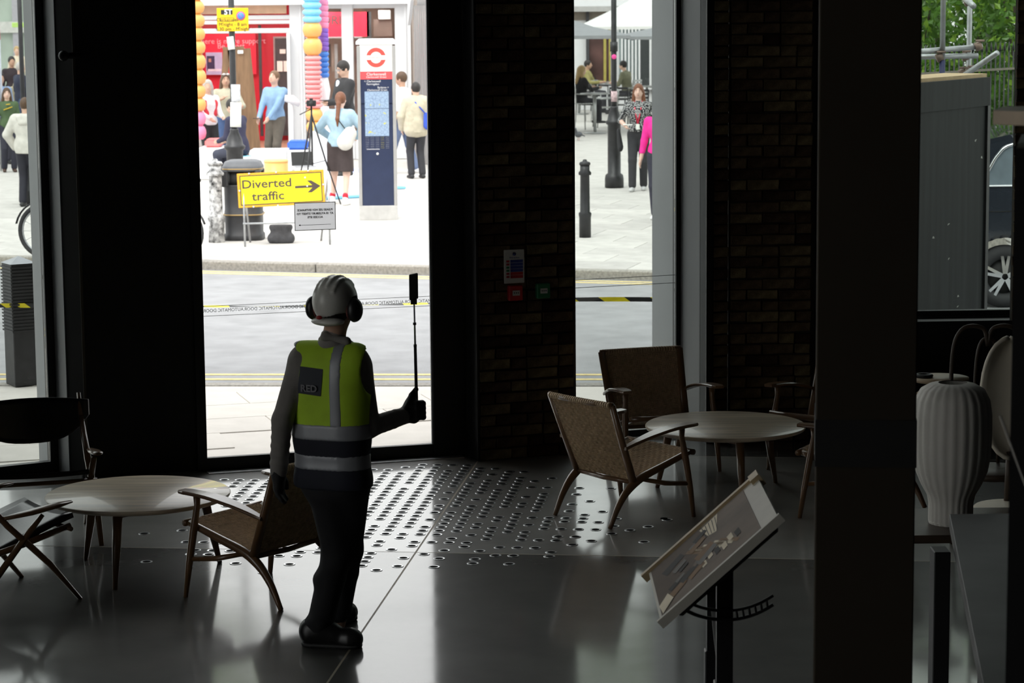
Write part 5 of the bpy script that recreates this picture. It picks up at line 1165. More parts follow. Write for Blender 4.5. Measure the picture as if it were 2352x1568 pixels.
MB().prism([(0, 0), (.34, .05), (.0, -.42)], .06, frame(Vector((-.12, -.1, zt + .05)), (1, 0, 0), (0, 0, 1))).build('bracket', m_white_paint, t)

MB().box((X(432) - 2.6, -.1, 0), (X(432), .1, Z(-75) + .5)).build('side_wall_panel', m_white_paint, sh)
# unseen street trees, added behind the low shop for the polished floor to reflect
m_tl = mat('plane_tree_leaf', (.09, .16, .035), .5, var=.4, scale=1.0, trans=.35)
for k, (x, y, z, r) in enumerate(((-7.9, 55.0, 13.6, 2.9), (4.2, 72.5, 18.5, 3.2))):
    t = thing('added_tree', ('unseen tall tree added behind the left end of the shop for the floor reflection', 'unseen tall tree added behind the cafe front for the floor reflection')[k], 'tree', (x, y, 0)); g = np.random.default_rng(5 + k); b = MB(); vs = []; fs = []
    MB().tube([(0, 0, 0), (.1, 0, z - r), (0, .1, z)], [.3, .22, .08], 10).build('trunk', mat('bark', (.06, .045, .03), .8), t)
    for i in range(3000):
        d = g.normal(size=3); d /= np.linalg.norm(d); q = d * r * (.55 + .5 * g.random()) + [0, 0, z]; a_ = g.normal(size=3); a_ /= np.linalg.norm(a_); c_ = np.cross(a_, g.normal(size=3)); c_ /= np.linalg.norm(c_); o = len(vs)
        vs += [tuple(q), tuple(q + a_ * .14 + c_ * .10), tuple(q + a_ * .28), tuple(q + a_ * .14 - c_ * .10)]; fs += [(o, o+1, o+2, o+3)]
    b.add(vs, fs).build('crown', m_tl, t)['kind'] = 'stuff'

# ---- left background block and its flag
m_greeng = mat('pale_green_glass', (.36, .42, .36), .3, var=.15, scale=1); t = thing('office_building', 'pale green glazed office block beyond the left window', 'building', (-14, 79, 0))
MB().box((-10, 0, 0), (7.0, 4, 7)).build('wall_body', m_greeng, t)
for k in range(17): MB().box((-9.8 + k * 1.0, -.12, 0), (-9.55 + k * 1.0, 0, 7)).build('mullion', mat('grey_mullion', (.36, .35, .38), .5), t)
for z in (2.0, 4.2, 6.6): MB().box((-10, -.16, z), (7, 0, z + .35)).build('floor_band', mat('pale_band', (.50, .50, .47), .6), t)
fpz = V(3, 200, 44.5); t = thing('feather_flag', 'red and white feather flag at the left edge of the frame', 'flag', (fpz.x - .06, 44.5, 0)); MB().tube(bez([(0, 0, 0), (0, 0, 2.6), (-.2, 0, 3.9), (-.7, 0, 4.2)], 6), .015, 8).build('pole', m_galv, t)
zs = V(3, 65, 44.5).z; b = MB(); rows = []
def frow(z): return [(x, .03 * math.sin(x * 6 + z), z) for x in np.linspace(-.75, .07 - .10 * max(0, z - 2.6) ** 1.3, 6)]
MB().grid([frow(z) for z in np.linspace(zs - .2, 3.9, 10)]).build('red_cloth', mat('flag_red', (.62, .03, .14), .6), t); MB().grid([frow(z) for z in np.linspace(1.1, zs - .2, 10)]).build('white_cloth', mat('flag_white', (.62, .64, .74), .6), t)
q = V(49, 128, 46.0); o = MB().lathe([(.06, 0), (.045, 1.0), (.04, 5.5)], 12).build('thin_lamp_post', m_iron); o.location = (q.x, 46.0, 0); tag(o, 'thin black post behind the crowd outside the left window', 'post')
q = V(45, 58, 74.0); o = MB().box((-.22, -.05, -.06), (.35, .05, .08)).build('green_sign', mat('lime_sign', (.42, .62, .16), .5), bevel=.01); o.location = q; o2 = MB().box((-.03, 0, -q.z), (.03, .04, .08)).build('sign_pole', m_galv, o); tag(o, 'small lime green sign in front of the office block', 'sign')

# ---- cafe terrace behind the second window
YW = 66.0; t = thing('cafe_building', 'white slatted cafe front behind the terrace parasols', 'building', (0, YW, 0)); zp = lambda py: V(1400, py, YW).z; xp = lambda px: V(px, 100, YW).x
MB().box((-1.0, 0, 0), (11, 3, 6.0)).build('wall_body', m_white_paint, t)
def cb(name, a, c, y0, y1, m, d=.06): return MB().box((xp(a), -d, max(0, zp(y1))), (xp(c), .02, zp(y0))).build(name, m, t)
cb('dark_window', 1352, 1402, 60, 186, mat('maroon_window', (.10, .05, .045), .3, var=.6, scale=1.2)); cb('window_bar', 1386, 1392, 60, 186, mat('mustard_frame', (.40, .34, .08), .5), .1); cb('window_bar', 1398, 1402, 60, 186, mat('mustard_frame', (.40, .34, .08), .5), .1); cb('window_post', 1346, 1353, 20, 190, m_dark_in, .12)
cb('soffit', 1310, 1440, 14, 26, mat('soffit_grey', (.42, .41, .40), .7), .4); cb('dark_recess', 1310, 1440, 26, 46, mat('recess_brown', (.20, .17, .14), .7), .04)
for k in range(6): cb('slat_gap', 1422 + k * 8, 1426 + k * 8, 40, 190, mat('teal_grey_gap', (.24, .30, .30), .6), .03); cb('slat', 1426 + k * 8, 1430 + k * 8, 40, 190, m_white_paint, .12)
d = cb('dark_door', 1468, 1493, 60, 202, mat('black_door', (.045, .05, .052), .3), .08); cb('door_frame', 1491, 1496, 60, 202, m_white_paint, .14); cb('door_sill', 1462, 1500, 200, 206, m_white_paint, .14); cb('black_corner', 1497, 1530, 60, 215, m_dark_in, .16)
def parasol(label, px, py_top, py_edge, Y, half, m, sides=4, rot=0.785):
    p = V(px, py_top, Y); ze = V(px, py_edge, Y).z; o = thing('parasol', label, 'parasol', (p.x, Y, 0), 0, 'terrace parasols'); r = half * (1.414 if sides == 4 else 1)
    b = MB(); vs = [(0, 0, p.z)] ; n = sides
    for q_ in (.5, 1.0):
        for j in range(n): a = rot + 2*math.pi*j/n; vs.append((r*q_*math.cos(a), r*q_*math.sin(a), lerp(p.z, ze, q_) - .04 * (q_ == .5)))
    fs = [(0, 1+j, 1+(j+1) % n) for j in range(n)] + [(1+j, 1+n+j, 1+n+(j+1) % n, 1+(j+1) % n) for j in range(n)]
    b.add(vs, fs).build('canopy', m, o, solid=.01)
    b = MB(); v2 = [v for v in vs[1+n:]] + [(v[0], v[1], v[2] - .07) for v in vs[1+n:]]; b.add(v2, [(j, (j+1) % n, n+(j+1) % n, n+j) for j in range(n)]).build('valance', m, o)
    MB().tube([(0, 0, 0), (0, 0, p.z + .08)], .03, 8).build('pole', m_iron, o)
    for j in range(n): MB().tube([(0, 0, p.z - .25), Vector(vs[1+n+j]) * .96 + Vector((0, 0, .01))], .012, 5).build('rib', m_iron, o)
    MB().lathe([(.3, 0), (.3, .06)], 20).build('base', m_iron, o)
m_pgrey = mat('grey_canvas', (.30, .31, .32), .85, var=.04, trans=.25); m_pwhite = mat('white_canvas', (.84, .84, .82), .85, var=.03, trans=.3)
parasol('grey parasol at the left of the cafe terrace', 1292, 38, 80, 54.5, 1.42, m_pgrey); parasol('grey parasol at the right of the cafe terrace', 1590, 36, 80, 56.0, 1.5, m_pgrey); parasol('large white parasol behind the grey ones', 1500, -30, 58, 61.5, 1.75, m_pwhite)
# terrace furniture
m_alu = mat('terrace_aluminium', (.40, .41, .40), .35, .7, var=.1)
def terrace_table(px, py, h, label, r=.33):
    p = G(px, py); t = thing('terrace_table', label, 'table', p, 0, 'terrace tables'); MB().lathe([(r*.75, 0), (r*.75, .015), (.03, .03)], 24).build('base', m_alu, t); MB().tube([(0, 0, .02), (0, 0, h)], .03, 8).build('stem', m_alu, t); MB().lathe([(r, h - .015), (r, h + .012), (.01, h + .012)], 28).build('table_top', m_alu, t); return p
def terrace_chair(p, face, label, seat=.46, m=m_alu):
    t = thing('terrace_chair', label, 'chair', p, math.atan2(face[1], face[0]) - math.pi/2, 'terrace chairs')
    for x in (-.22, .22): MB().tube(bez([(x, -.26, 0), (x, -.22, seat), (x, -.27, seat + .42)], 5), .016, 6).build('rear_leg', m, t); MB().tube([(x, .24, 0), (x, .21, seat + .2)], .015, 6).build('front_leg', m, t); MB().tube([(x, .23, seat + .2), (x, -.24, seat + .22)], .018, 6).build('armrest', m, t)
    for k in range(6): MB().box((-.22, -.2 + k * .072, seat - .012), (.22, -.14 + k * .072, seat + .008)).build('seat_slat', m, t)
    for k in range(4): MB().box((-.21, -.285, seat + .12 + k * .085), (.21, -.255, seat + .17 + k * .085)).build('back_slat', m, t)
tA = terrace_table(1367, 306, .88, 'tall steel terrace table with round base nearest the bollard'); tB = terrace_table(1418, 258, .76, 'steel terrace table behind the lamp post'); tC = terrace_table(1486, 268, .76, 'steel terrace table beside the seated man'); tD = terrace_table(1330, 262, .76, 'steel terrace table under the grey parasol')
terrace_chair(G(1333, 300), (.9, .43), 'aluminium terrace chair carrying the blonde seated woman', .62); terrace_chair(G(1390, 292), (-.9, -.2), 'aluminium terrace chair facing the tall table'); terrace_chair(G(1443, 262), (-.8, .5), 'aluminium terrace chair carrying the seated man'); terrace_chair(G(1428, 285), (.3, .95), 'dark terrace chair behind the lamp post', .46, m_iron); terrace_chair(G(1384, 254), (.9, -.3), 'dark terrace chair in the middle of the terrace', .46, m_iron); terrace_chair(G(1462, 292), (-.2, .97), 'dark terrace chair behind the walking woman', .46, m_iron); terrace_chair(G(1352, 279), (.5, .85), 'aluminium terrace chair under the grey parasol edge')
for k, (px, py, Y) in enumerate(((1372, 212, 54), (1366, 213, 54.1), (1398, 186, 59), (1404, 186, 59.2), (1452, 190, 58))):
    q = V(px, py, Y); base = (tA, tA, tB, tB, tC)[k]; hh = (.892, .892, .772, .772, .772)[k]; gl = MB().lathe([(.03, 0), (.012, .015), (.01, .08), (.035, .10), (.04, .17), (.035, .2)], 14).build('wine_glass', m_sglass); gl.location = base + Vector(((-.1, .1, -.12, .08, 0)[k], (.05, -.1, 0, .1, -.05)[k], hh)); tag(gl, ('wine glass on the left of the tall terrace table', 'wine glass on the right of the tall terrace table', 'wine glass on the left of the table behind the lamp post', 'wine glass on the right of the table behind the lamp post', 'wine glass on the table beside the seated man')[k], 'glass')
# pigeon
pg = G(1329, 323); t = thing('pigeon', 'dark pigeon standing on the pavement near the bollard', 'pigeon', pg, 2.4)
s = Soft(.02); s.ell((0, 0, .13), (.055, .11, .06)); s.cone((0, .06, .15), (0, .10, .24), .035, .022, .02); s.ell((0, .11, .255), (.024, .03, .026)); s.cone((0, -.09, .12), (0, -.19, .09), .03, .02, .02, ((0, 0, 1), .5)); s.cone((0, .135, .253), (0, .16, .245), .008, .003, .005); s.build('body', mat('pigeon_grey', (.07, .075, .085), .6, var=.4, scale=20), t, .008)
for x in (-.02, .02): MB().tube([(x, .01, 0), (x, 0, .09)], .005, 5).build('leg', mat('pigeon_leg', (.4, .12, .10), .6), t)

# ================================================================ view through the right window
m_ply = mat('plywood', (.50, .36, .20), .7, var=.15); m_hoard = mat('dark_hoarding_paint', (.010, .012, .0125), .6, var=.6, scale=2.5, stretch=(6, 6, .3), spec=.25)
h0 = V(2080, 192, 19.7); h1 = V(2272, 178, 21.1); hd = Vector((h1.x - h0.x, h1.y - h0.y, 0)); Lh = hd.length; t = thing('site_hoarding', 'dark painted plywood hoarding panel outside the right window', 'hoarding', (h0.x, h0.y, 0), math.atan2(hd.y, hd.x)); zh = (h0.z + h1.z) / 2
MB().box((-.8, 0, 0), (Lh - .04, .02, zh - .24)).build('panel', m_hoard, t); MB().box((-.8, -.012, zh - .24), (Lh, .03, zh)).build('top_board', m_hoard, t); MB().box((Lh - .06, -.02, 0), (Lh, .06, zh - .24)).build('edge_post', m_iron, t); MB().box((-.8, .03, zh - .9), (Lh + .02, .42, zh + .03)).build('ply_backing', m_ply, t)
for k in range(11): q = (random.uniform(.0, Lh - .1), random.uniform(.3, zh - .5)); MB().add([(q[0], -.001, q[1]), (q[0] + random.uniform(.02, .05), -.001, q[1] + random.uniform(-.01, .01)), (q[0] + random.uniform(.02, .05), -.001, q[1] + .018), (q[0] + .005, -.001, q[1] + .014)], [(0, 1, 2, 3)]).build('paint_chip', mat('paint_chip', (.30, .31, .28), .7), t)
YC = 22.6
sc_ = thing('scaffold', 'galvanised scaffold tubes with couplers above the hoarding', 'scaffold', (0, 0, 0))
def tb(name, a, c, m=m_galv, r=.0245): MB().tube([a, c], r, 12).build(name, m, sc_)
sv = V(2165, 100, YC); sv2 = V(2226, 100, YC + .7)
tb('standard', Vector((sv.x, YC, V(2165, 138, YC).z)), Vector((sv.x, YC, 4.6))); tb('standard_base', Vector((sv.x, YC, 0)), Vector((sv.x, YC, V(2165, 138, YC).z)), mat('navy_sleeve', (.02, .025, .09), .5), .026); tb('standard', Vector((sv2.x, YC + .7, 0)), Vector((sv2.x, YC + .7, 4.6)))
tb('ledger', V(2040, 124, YC - .3), V(2254, 107, YC + .3)); tb('ledger', V(2040, 132, YC + .1), V(2246, 128, YC + .2)); tb('brace', V(2190, 190, YC - .1), V(2291, 121, YC - .6)); tb('brace', V(2205, -14, YC + .4), V(2236, 14, YC - .2), m_galv, .028)
for px, py, Y in ((2247, 106, YC + .25), (2158, 132, YC), (2216, 130, YC + .5), (2210, 168, YC + .3), (2222, 4, YC + .5), (2228, 165, YC + .6)):
    q = V(px, py, Y); b = MB(); b.lathe([(.04, -.03), (.04, .03)], 8, Matrix.Translation(q) @ Matrix.Rotation(1.2, 4, 'Y')); b.tube([q + Vector((-.03, -.03, .05)), q + Vector((.05, -.03, .05))], .012, 6); b.build('coupler', mat('rusty_coupler', (.22, .16, .13), .6, .4, var=.4), sc_)
# railings and hedge
ra, rb_ = V(2080, 160, 27.5), V(2360, 160, 29.6); rd = Vector((rb_.x - ra.x, rb_.y - ra.y, 0)); Lr = rd.length; zr = V(2250, 160, 29).z; t = thing('iron_railings', 'black iron spear railings in front of the hedge', 'railings', (ra.x, ra.y, 0), math.atan2(rd.y, rd.x))
bm_ = MB(); bm_.tube([(0, 0, .5), (0, 0, zr + .22)], .010, 6); bm_.lathe([(.018, zr + .22), (.004, zr + .32)], 6); bmm = bm_.mesh('railing_bar', m_iron)
for k in range(int(Lr / .105)): inst('railing_bar', bmm, t, Matrix.Translation((k * .105, 0, 0)))
for z in (zr, .62): MB().box((0, -.02, z - .012), (Lr, .02, z + .012)).build('rail', mat('weathered_rail', (.16, .14, .11), .6), t)
MB().box((0, -.15, 0), (Lr, .15, .5)).build('dwarf_wall', m_kerb, t)
m_leaf = mat('laurel_leaf', (.10, .21, .035), .35, var=.55, scale=3.0, trans=.35, spec=.6); m_leaf2 = mat('young_leaf', (.24, .40, .05), .4, var=.4, scale=3.0, trans=.4)
def bush(c, r, n, label, seed):
    g = np.random.default_rng(seed); t = thing('laurel_bush', label, 'bush', c, 0, 'bushes behind the railings'); vs = []; fs = []; mi = []
    for i in range(n):
        d = g.normal(size=3); d /= np.linalg.norm(d); q = d * np.array(r) * (.72 + .34 * g.random()) * (1 + .12 * math.sin(5 * d[0] + seed) * math.cos(4 * d[2])); q[2] += r[2]
        a = g.normal(size=3); a[2] += .4; a /= np.linalg.norm(a); bdir = np.cross(a, g.normal(size=3)); bdir /= np.linalg.norm(bdir); l = g.uniform(.07, .15); w_ = l * .30; nn = np.cross(a, bdir) * l * .12; o = len(vs)
        vs += [tuple(q), tuple(q + a*l*.5 + bdir*w_ + nn), tuple(q + a*l), tuple(q + a*l*.5 - bdir*w_ + nn)]; fs += [(o, o+1, o+2), (o, o+2, o+3)]; y = 1 if (g.random() < .22 and d[2] > -.3) else 0; mi += [y, y]
    b = MB(); b.v = vs; b.f = fs; b.sm = [False] * len(fs); b.mi = mi; o = b.build('foliage', [m_leaf, m_leaf2], t); o['kind'] = 'stuff'
    b = MB()
    for k in range(5): a = 1.256 * k; b.tube([(0, 0, 0), (.3*r[0]*math.cos(a), .3*r[1]*math.sin(a), r[2]*.9), (.6*r[0]*math.cos(a), .6*r[1]*math.sin(a), r[2]*1.5)], [.05, .035, .015], 6)
    b.build('branches', mat('bark', (.06, .045, .03), .8), t)
for k, (px, Y, r, n) in enumerate(((2040, 31.2, (.88, .9, 1.9), 6500), (2392, 31.4, (.9, .9, 2.0), 6500), (2216, 33.9, (1.25, 1.1, 2.5), 12000), (2680, 33.6, (.9, .9, 2.3), 4000), (2250, 37.0, (3.0, 1.1, 3.6), 20000))):
    q = V(px, 100, Y); bush((q.x, Y, 0), r, n, ('leafy laurel bush behind the railings, next to the column', 'leafy laurel bush behind the railings at the right window edge', 'leafy laurel bush in the middle, behind the scaffold tubes', 'leafy laurel bush hidden at the far right', 'tall wide laurel hedge at the back')[k], 20 + k)

# ---- parked car
cy = 24.7; wq = V(2310, 632, cy); cz = 0; R_ = .32
t = thing('parked_car', 'dark parked car with chrome window trim outside the right window', 'car', (wq.x, cy, -.1)); xw = 0.0; m_car = mat('car_paint', (.035, .042, .055), .12, .3, var=.05, coat=1.0, spec=.6); m_chrome = mat('chrome', (.85, .86, .88), .08, 1.0, var=.02); m_cglass = mat('car_glass', (.18, .22, .25), .06, var=.1, spec=.8)
low = [(-.85, .40), (-.88, .75), (-.84, 1.05), (-.70, 1.22), (2.9, 1.22), (3.75, 1.08), (3.9, .8), (3.9, .38)]
def arch(cx): return [(cx + .40*math.cos(a), R_ + .40*math.sin(a)) for a in np.linspace(0, math.pi, 14)]
poly = [(x, z) for x, z in low] + [(3.8, .26)] + arch(2.72) + arch(0.0) + [(-.5, .28)]
MB().prism(poly, 1.78, frame(Vector((0, 1.78, 0)), (1, 0, 0), (0, 0, 1))).build('body', m_car, t, bevel=.03, seg=2)
cab = [(-.72, 1.1), (-.58, 1.48), (-.36, 1.66), (.1, 1.76), (1.4, 1.80), (2.2, 1.74), (2.75, 1.50), (3.15, 1.15)]; MB().prism(cab, 1.56, frame(Vector((0, 1.67, 0)), (1, 0, 0), (0, 0, 1))).build('cabin', m_car, t, bevel=.05, seg=2)
win = [(-.26, 1.24), (-.17, 1.40), (-.08, 1.55), (.06, 1.65), (.5, 1.69), (1.5, 1.71), (2.15, 1.65), (2.6, 1.46), (2.85, 1.24)]; MB().prism(win, .02, frame(Vector((0, .112, 0)), (1, 0, 0), (0, 0, 1))).build('side_window', m_cglass, t)
MB().tube([(x, .09, z) for x, z in bez([(a, c, 0) for a, c in win], 4) for _ in (0,)] if False else [(p.x, .09, p.y) for p in bez([(a, c, 0) for a, c in win], 5)], .016, 8).build('chrome_window_trim', m_chrome, t); MB().tube([(-.28, .085, 1.235), (1.4, .08, 1.235), (2.87, .085, 1.235)], .014, 8).build('chrome_waist_trim', m_chrome, t)
MB().box((.35, -.012, 1.0), (.60, .012, 1.03)).build('door_handle', m_chrome, t, bevel=.008); MB().box((-.75, -.004, .98), (3.6, .004, .992)).build('body_crease', m_chrome, t)
for x in (0.0, 2.72):
    o = torus((x, .10, R_), R_ - .075, .075, 40, 10).build('tyre', m_tyre, t)
    MB().lathe([(.245, 0), (.245, .04), (.225, .05), (.21, .02)], 36, frame(Vector((x, .08, R_)), (1, 0, 0), (0, 0, 1)), cap=False).build('wheel_rim', m_chrome, o)
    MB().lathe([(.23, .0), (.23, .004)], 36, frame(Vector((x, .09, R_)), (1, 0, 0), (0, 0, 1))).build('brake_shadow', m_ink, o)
    for k in range(10): a = 2*math.pi*(k // 2)/5 + (.16 if k % 2 else -.16) + .3; MB().bar((x + .03*math.cos(a), .045, R_ + .03*math.sin(a)), (x + .225*math.cos(a), .05, R_ + .225*math.sin(a)), .036, .03, (0, 1, 0), .028).build('spoke', m_chrome, o)

# ================================================================ people outside
def gp(px, py): q = G(px, py); return (q.x, q.y, 0)
def vp(px, Y, z=0): q = V(px, 100, Y); return (q.x, Y, z)
toC = lambda p: (-p[0], -p[1])
# walking woman in a spotted blouse
def spots():
    m = bpy.data.materials.new('white_spotted_blouse'); m.use_nodes = True; t = m.node_tree; b = t.nodes['Principled BSDF']; b.inputs['Roughness'].default_value = .8
    tc = t.nodes.new('ShaderNodeTexCoord'); vo = t.nodes.new('ShaderNodeTexVoronoi'); vo.inputs['Scale'].default_value = 52; vo.inputs['Randomness'].default_value = .35
    r = t.nodes.new('ShaderNodeValToRGB'); r.color_ramp.interpolation = 'CONSTANT'; r.color_ramp.elements[0].color = (.75, .75, .75, 1); r.color_ramp.elements[1].position = .36; r.color_ramp.elements[1].color = (.015, .015, .018, 1)
    t.links.new(tc.outputs['Object'], vo.inputs['Vector']); t.links.new(vo.outputs['Distance'], r.inputs[0]); t.links.new(r.outputs[0], b.inputs[0]); return m
p = gp(1467, 437)
t, d = human('person', 'walking woman with long auburn hair, spotted blouse and red lanyard', p, (-.15, -1), 1.67, 'pale', ('long', 'auburn'), ((.1, .1, .1), 'short', .97), ('trousers', (.035, .035, .04)), (.55, .55, .55), hands=((-.26, .12, .93), (.20, .22, 1.08)), elbows=((-.5, -1, 0), (.6, -1, 0)), feet=((-.07, -.12), (.09, .16)), face=True, topmat=spots())
k = d['k']; T = d['T']
b = MB(); b.tube([tuple(T(-.06, .02, 1.48)), tuple(T(-.05, .125, 1.36)), tuple(T(0, .15, 1.10))], .010, 6, .4); b.tube([tuple(T(.06, .02, 1.48)), tuple(T(.05, .125, 1.36)), tuple(T(0, .15, 1.10))], .010, 6, .4); wear(b, 'lanyard', mat('red_lanyard', (.72, .03, .08), .6), t, k)
b = MB().cbox(tuple(T(0, .155, 1.06)), (.06, .006, .09)); wear(b, 'badge', m_sheet, t, k); b = MB().cbox(tuple(d['arm'][1][2] + np.array([-.05, .06, .02])), (.15, .08, .012)); wear(b, 'phone', m_sheet, t, k)
s = Soft(.03); s.cone((.33, .02, .98), (.30, .02, .72), .05, .08, .04, ((1, 0, 0), .6)); o = s.build('shoulder_bag', mat('black_cloth', (.025, .025, .028), .8), t, .012); o.scale = (k,)*3
# person in pink, mostly behind the window reveal
p = gp(1516, 505); human('person', 'blonde person in a bright pink top at the edge of the window reveal', p, (-.3, -1), 1.68, 'pale', ('long', 'blonde'), ((.85, .03, .32), 'long', .95), ('trousers', (.04, .04, .06)), (.8, .8, .8), hands=((-.28, .05, .82), (.28, .05, .82)), feet=((-.12, .18), (.10, -.14)))
# terrace guests
p = gp(1336, 300); human('person', 'seated blonde woman in black at the left of the terrace', (p[0], p[1], .16), (.9, .43), 1.66, 'light', ('long', 'blonde'), ((.02, .02, .022), 'long'), ('trousers', (.03, .03, .035)), hands=((-.2, .35, .85), (.2, .35, .85)), feet=((-.1, .42), (.1, .42)), seat=(.46, 0), vox=.016)
p = gp(1442, 262); human('person', 'seated man in a grey-green jacket at a terrace table', p, (-.85, .5), 1.74, 'light', ('short', 'dark'), ((.17, .17, .11), 'long'), ('trousers', (.05, .05, .06)), hands=((-.2, .35, .8), (.2, .35, .8)), feet=((-.1, .42), (.1, .42)), seat=(.46, 0), lean=.15, vox=.016)
p = gp(1350, 258); human('person', 'seated guest in a yellow-green coat under the grey parasol', p, (.8, -.2), 1.72, 'tan', ('short', 'dark'), ((.30, .27, .10), 'long'), ('trousers', (.05, .05, .06)), hands=((-.2, .35, .8), (.2, .35, .8)), feet=((-.1, .42), (.1, .42)), seat=(.46, 0), vox=.018)
o = copy_tree(next(c for c in COL.objects if c.name.startswith('terrace_chair'))); q = G(1350, 258); o.location = q; o.rotation_euler = (0, 0, math.atan2(-.2, .8) - math.pi / 2); o['label'] = 'aluminium terrace chair carrying the guest in the yellow-green coat'

# installation crowd
p = vp(546, 40.6); p = (p[0], p[1], 0); human('person', 'man in a dark navy sweater bent forward behind the sign post', p, (-.75, .5), 1.76, 'light', ('short', 'dark'), ((.030, .030, .062), 'long', .88), ('trousers', (.04, .045, .07)), hands=((-.12, .36, .72), (.14, .38, .72)), feet=((-.1, .40), (.1, .40)), seat=(.50, 0), lean=.18, head=(0, -.35))
o = thing('stool', 'low white stool under the man in the navy sweater', 'stool', (p[0], p[1], 0)); MB().lathe([(.18, 0), (.18, .03), (.13, .2), (.19, .44), (.19, .48)], 24).build('body', m_wblk, o); MB().lathe([(.19, .478), (.18, .49), (.01, .49)], 24).build('seat', m_sky, o)
p = vp(629, 43.2); t, d = human('person', 'man in a pale blue sweater looking up beside the shop door', p, (-.55, -.85), 1.80, 'light', ('short', 'light_brown'), ((.22, .36, .54), 'long', .92), ('trousers', (.115, .10, .08)), (.1, .07, .05), hands=((-.10, .30, .98), (.12, .30, .96)), elbows=((-1, -.6, -.2), (1, -.6, -.2)), head=(.1, .30), face=True, wide=1.08)
b = MB().cbox(tuple(d['arm'][1][2] + np.array([-.04, .09, -.01])), (.14, .07, .01)); wear(b, 'phone', m_ink, t, d['k'])
p = vp(516, 44.0); t, d = human('person', 'woman with sunglasses on her head and a pale green top behind the sign post', p, (.2, -1), 1.74, 'tan', ('long', 'brown'), ((.42, .40, .30), 'short', .95), ('trousers', (.05, .09, .20)), hands=((-.16, .30, 1.12), (.12, .26, 1.30)), elbows=((-.8, -.4, -.6), (.9, -.3, -.6)), face=True)
b = MB(); HL = d['HL']
for x in (-.035, .035): b.ball(tuple(HL(x, .085, .10)), (.026, .012, .018), 10)
b.tube([tuple(HL(-.08, .0, .09)), tuple(HL(-.05, .085, .10)), tuple(HL(.05, .085, .10)), tuple(HL(.08, 0, .09))], .005, 5); wear(b, 'sunglasses', mat('pale_sunglasses', (.6, .58, .56), .3), t, d['k'])
p = vp(474, 42.9); t, d = human('person', 'woman with grey hair in a red waistcoat beside the orange ball pillar', p, (.6, -.8), 1.66, 'light', ('long', 'grey'), ((.72, .70, .72), 'long', .93), ('trousers', (.02, .02, .022)), hands=((-.12, .32, 1.08), (.16, .34, 1.06)), head=(-.5, 0))
s = Soft(.03); TT = d['T']; s.cone(TT(-.06, 0, 1.30), TT(.06, 0, 1.30), .145, .145, .05, ((0, 1, 0), .86)); s.cone(TT(-.05, 0, 1.15), TT(.05, 0, 1.15), .135, .135, .05, ((0, 1, 0), .9)); s.plane(TT(0, 0, 1.08), (0, 0, -1)); o = s.build('waistcoat', mat('red_waistcoat', (.60, .03, .05), .7), t, .012); o.scale = (d['k'],)*3
# man with a phone on a plinth
Y = 38.6; p = vp(789, Y, .30); t, d = human('person', 'man in a black jacket and glasses reading his phone beside the totem', p, (-.85, -.52), 1.78, 'light', ('short', 'dark'), ((.028, .028, .03), 'long', .84), ('trousers', (.03, .03, .035)), hands=((-.03, .27, 1.13), (.06, .26, 1.11)), elbows=((-.7, -.6, -.7), (.7, -.6, -.7)), head=(0, -.38), face=True, loose=.022)
b = MB().cbox(tuple(d['arm'][0][2] + np.array([.02, .09, .03])), (.07, .14, .01)); wear(b, 'phone', m_ink, t, d['k'])
s = Soft(.01); TT = d['T']; s.cone(TT(0, .11, 1.42), TT(0, .135, 1.05), .045, .05, .02, ((0, 1, 0), .5)); o = s.build('shirt_front', mat('white_shirt', (.72, .74, .82), .8), t, .012); o.scale = (d['k'],)*3
HL = d['HL']; b = MB()
for x in (-.032, .032): b.add([tuple(HL(x + .026*math.cos(a), .100, .010 + .02*math.sin(a))) for a in np.linspace(0, 2*math.pi, 12, endpoint=False)], [tuple(range(12))])
b.tube([tuple(HL(-.075, .02, .015)), tuple(HL(-.058, .098, .015)), tuple(HL(.058, .098, .015)), tuple(HL(.075, .02, .015))], .003, 5); wear(b, 'glasses', mat('spectacle_frame', (.35, .33, .33), .4), t, d['k'])
pl_ = MB().box((-.5, -.35, 0), (.5, .35, .30)).build('display_plinth', m_wblk, bevel=.01); pl_.location = (p[0], p[1] + .1, 0); tag(pl_, 'low white plinth under the man in the black jacket', 'plinth')
# woman seen from behind in a denim jacket
p = gp(783, 470); t, d = human('person', 'woman from behind in a pale denim jacket and dark skirt with a ponytail', p, (.18, .98), 1.67, 'pale', ('pony', 'auburn'), ((.34, .48, .58), 'long', .90), ('skirt', (.055, .040, .040)), (.80, .79, .77), hands=((-.22, .22, 1.05), (.22, .25, 1.05)), elbows=((-1, -.4, -.3), (1, -.4, -.3)), feet=((-.16, .12), (.10, -.10)), lean=.10, loose=.030)
k = d['k']; mr_ = mat('red_sock', (.55, .02, .04), .8)
for a, kn, an in d['leg']: s = Soft(.01); s.cone(an + np.array([0, 0, .03]), an + np.array([0, 0, .065]), .045, .047, .01); o = s.build('sock', mr_, t, .010); o.scale = (k,)*3
TT = d['T']; s = Soft(.05); s.cone(TT(.20, -.16, 1.10), TT(.13, -.18, .97), .11, .13, .06, ((0, 1, 0), .6)); o = s.build('white_bag', mat('white_canvas_bag', (.62, .60, .56), .8), t, .012); o.scale = (k,)*3
b = MB(); b.tube([tuple(TT(-.10, .05, 1.46)), tuple(TT(-.02, -.16, 1.36)), tuple(TT(.14, -.17, 1.16))], .008, 5); wear(b, 'bag_strap', m_ink, t, k)
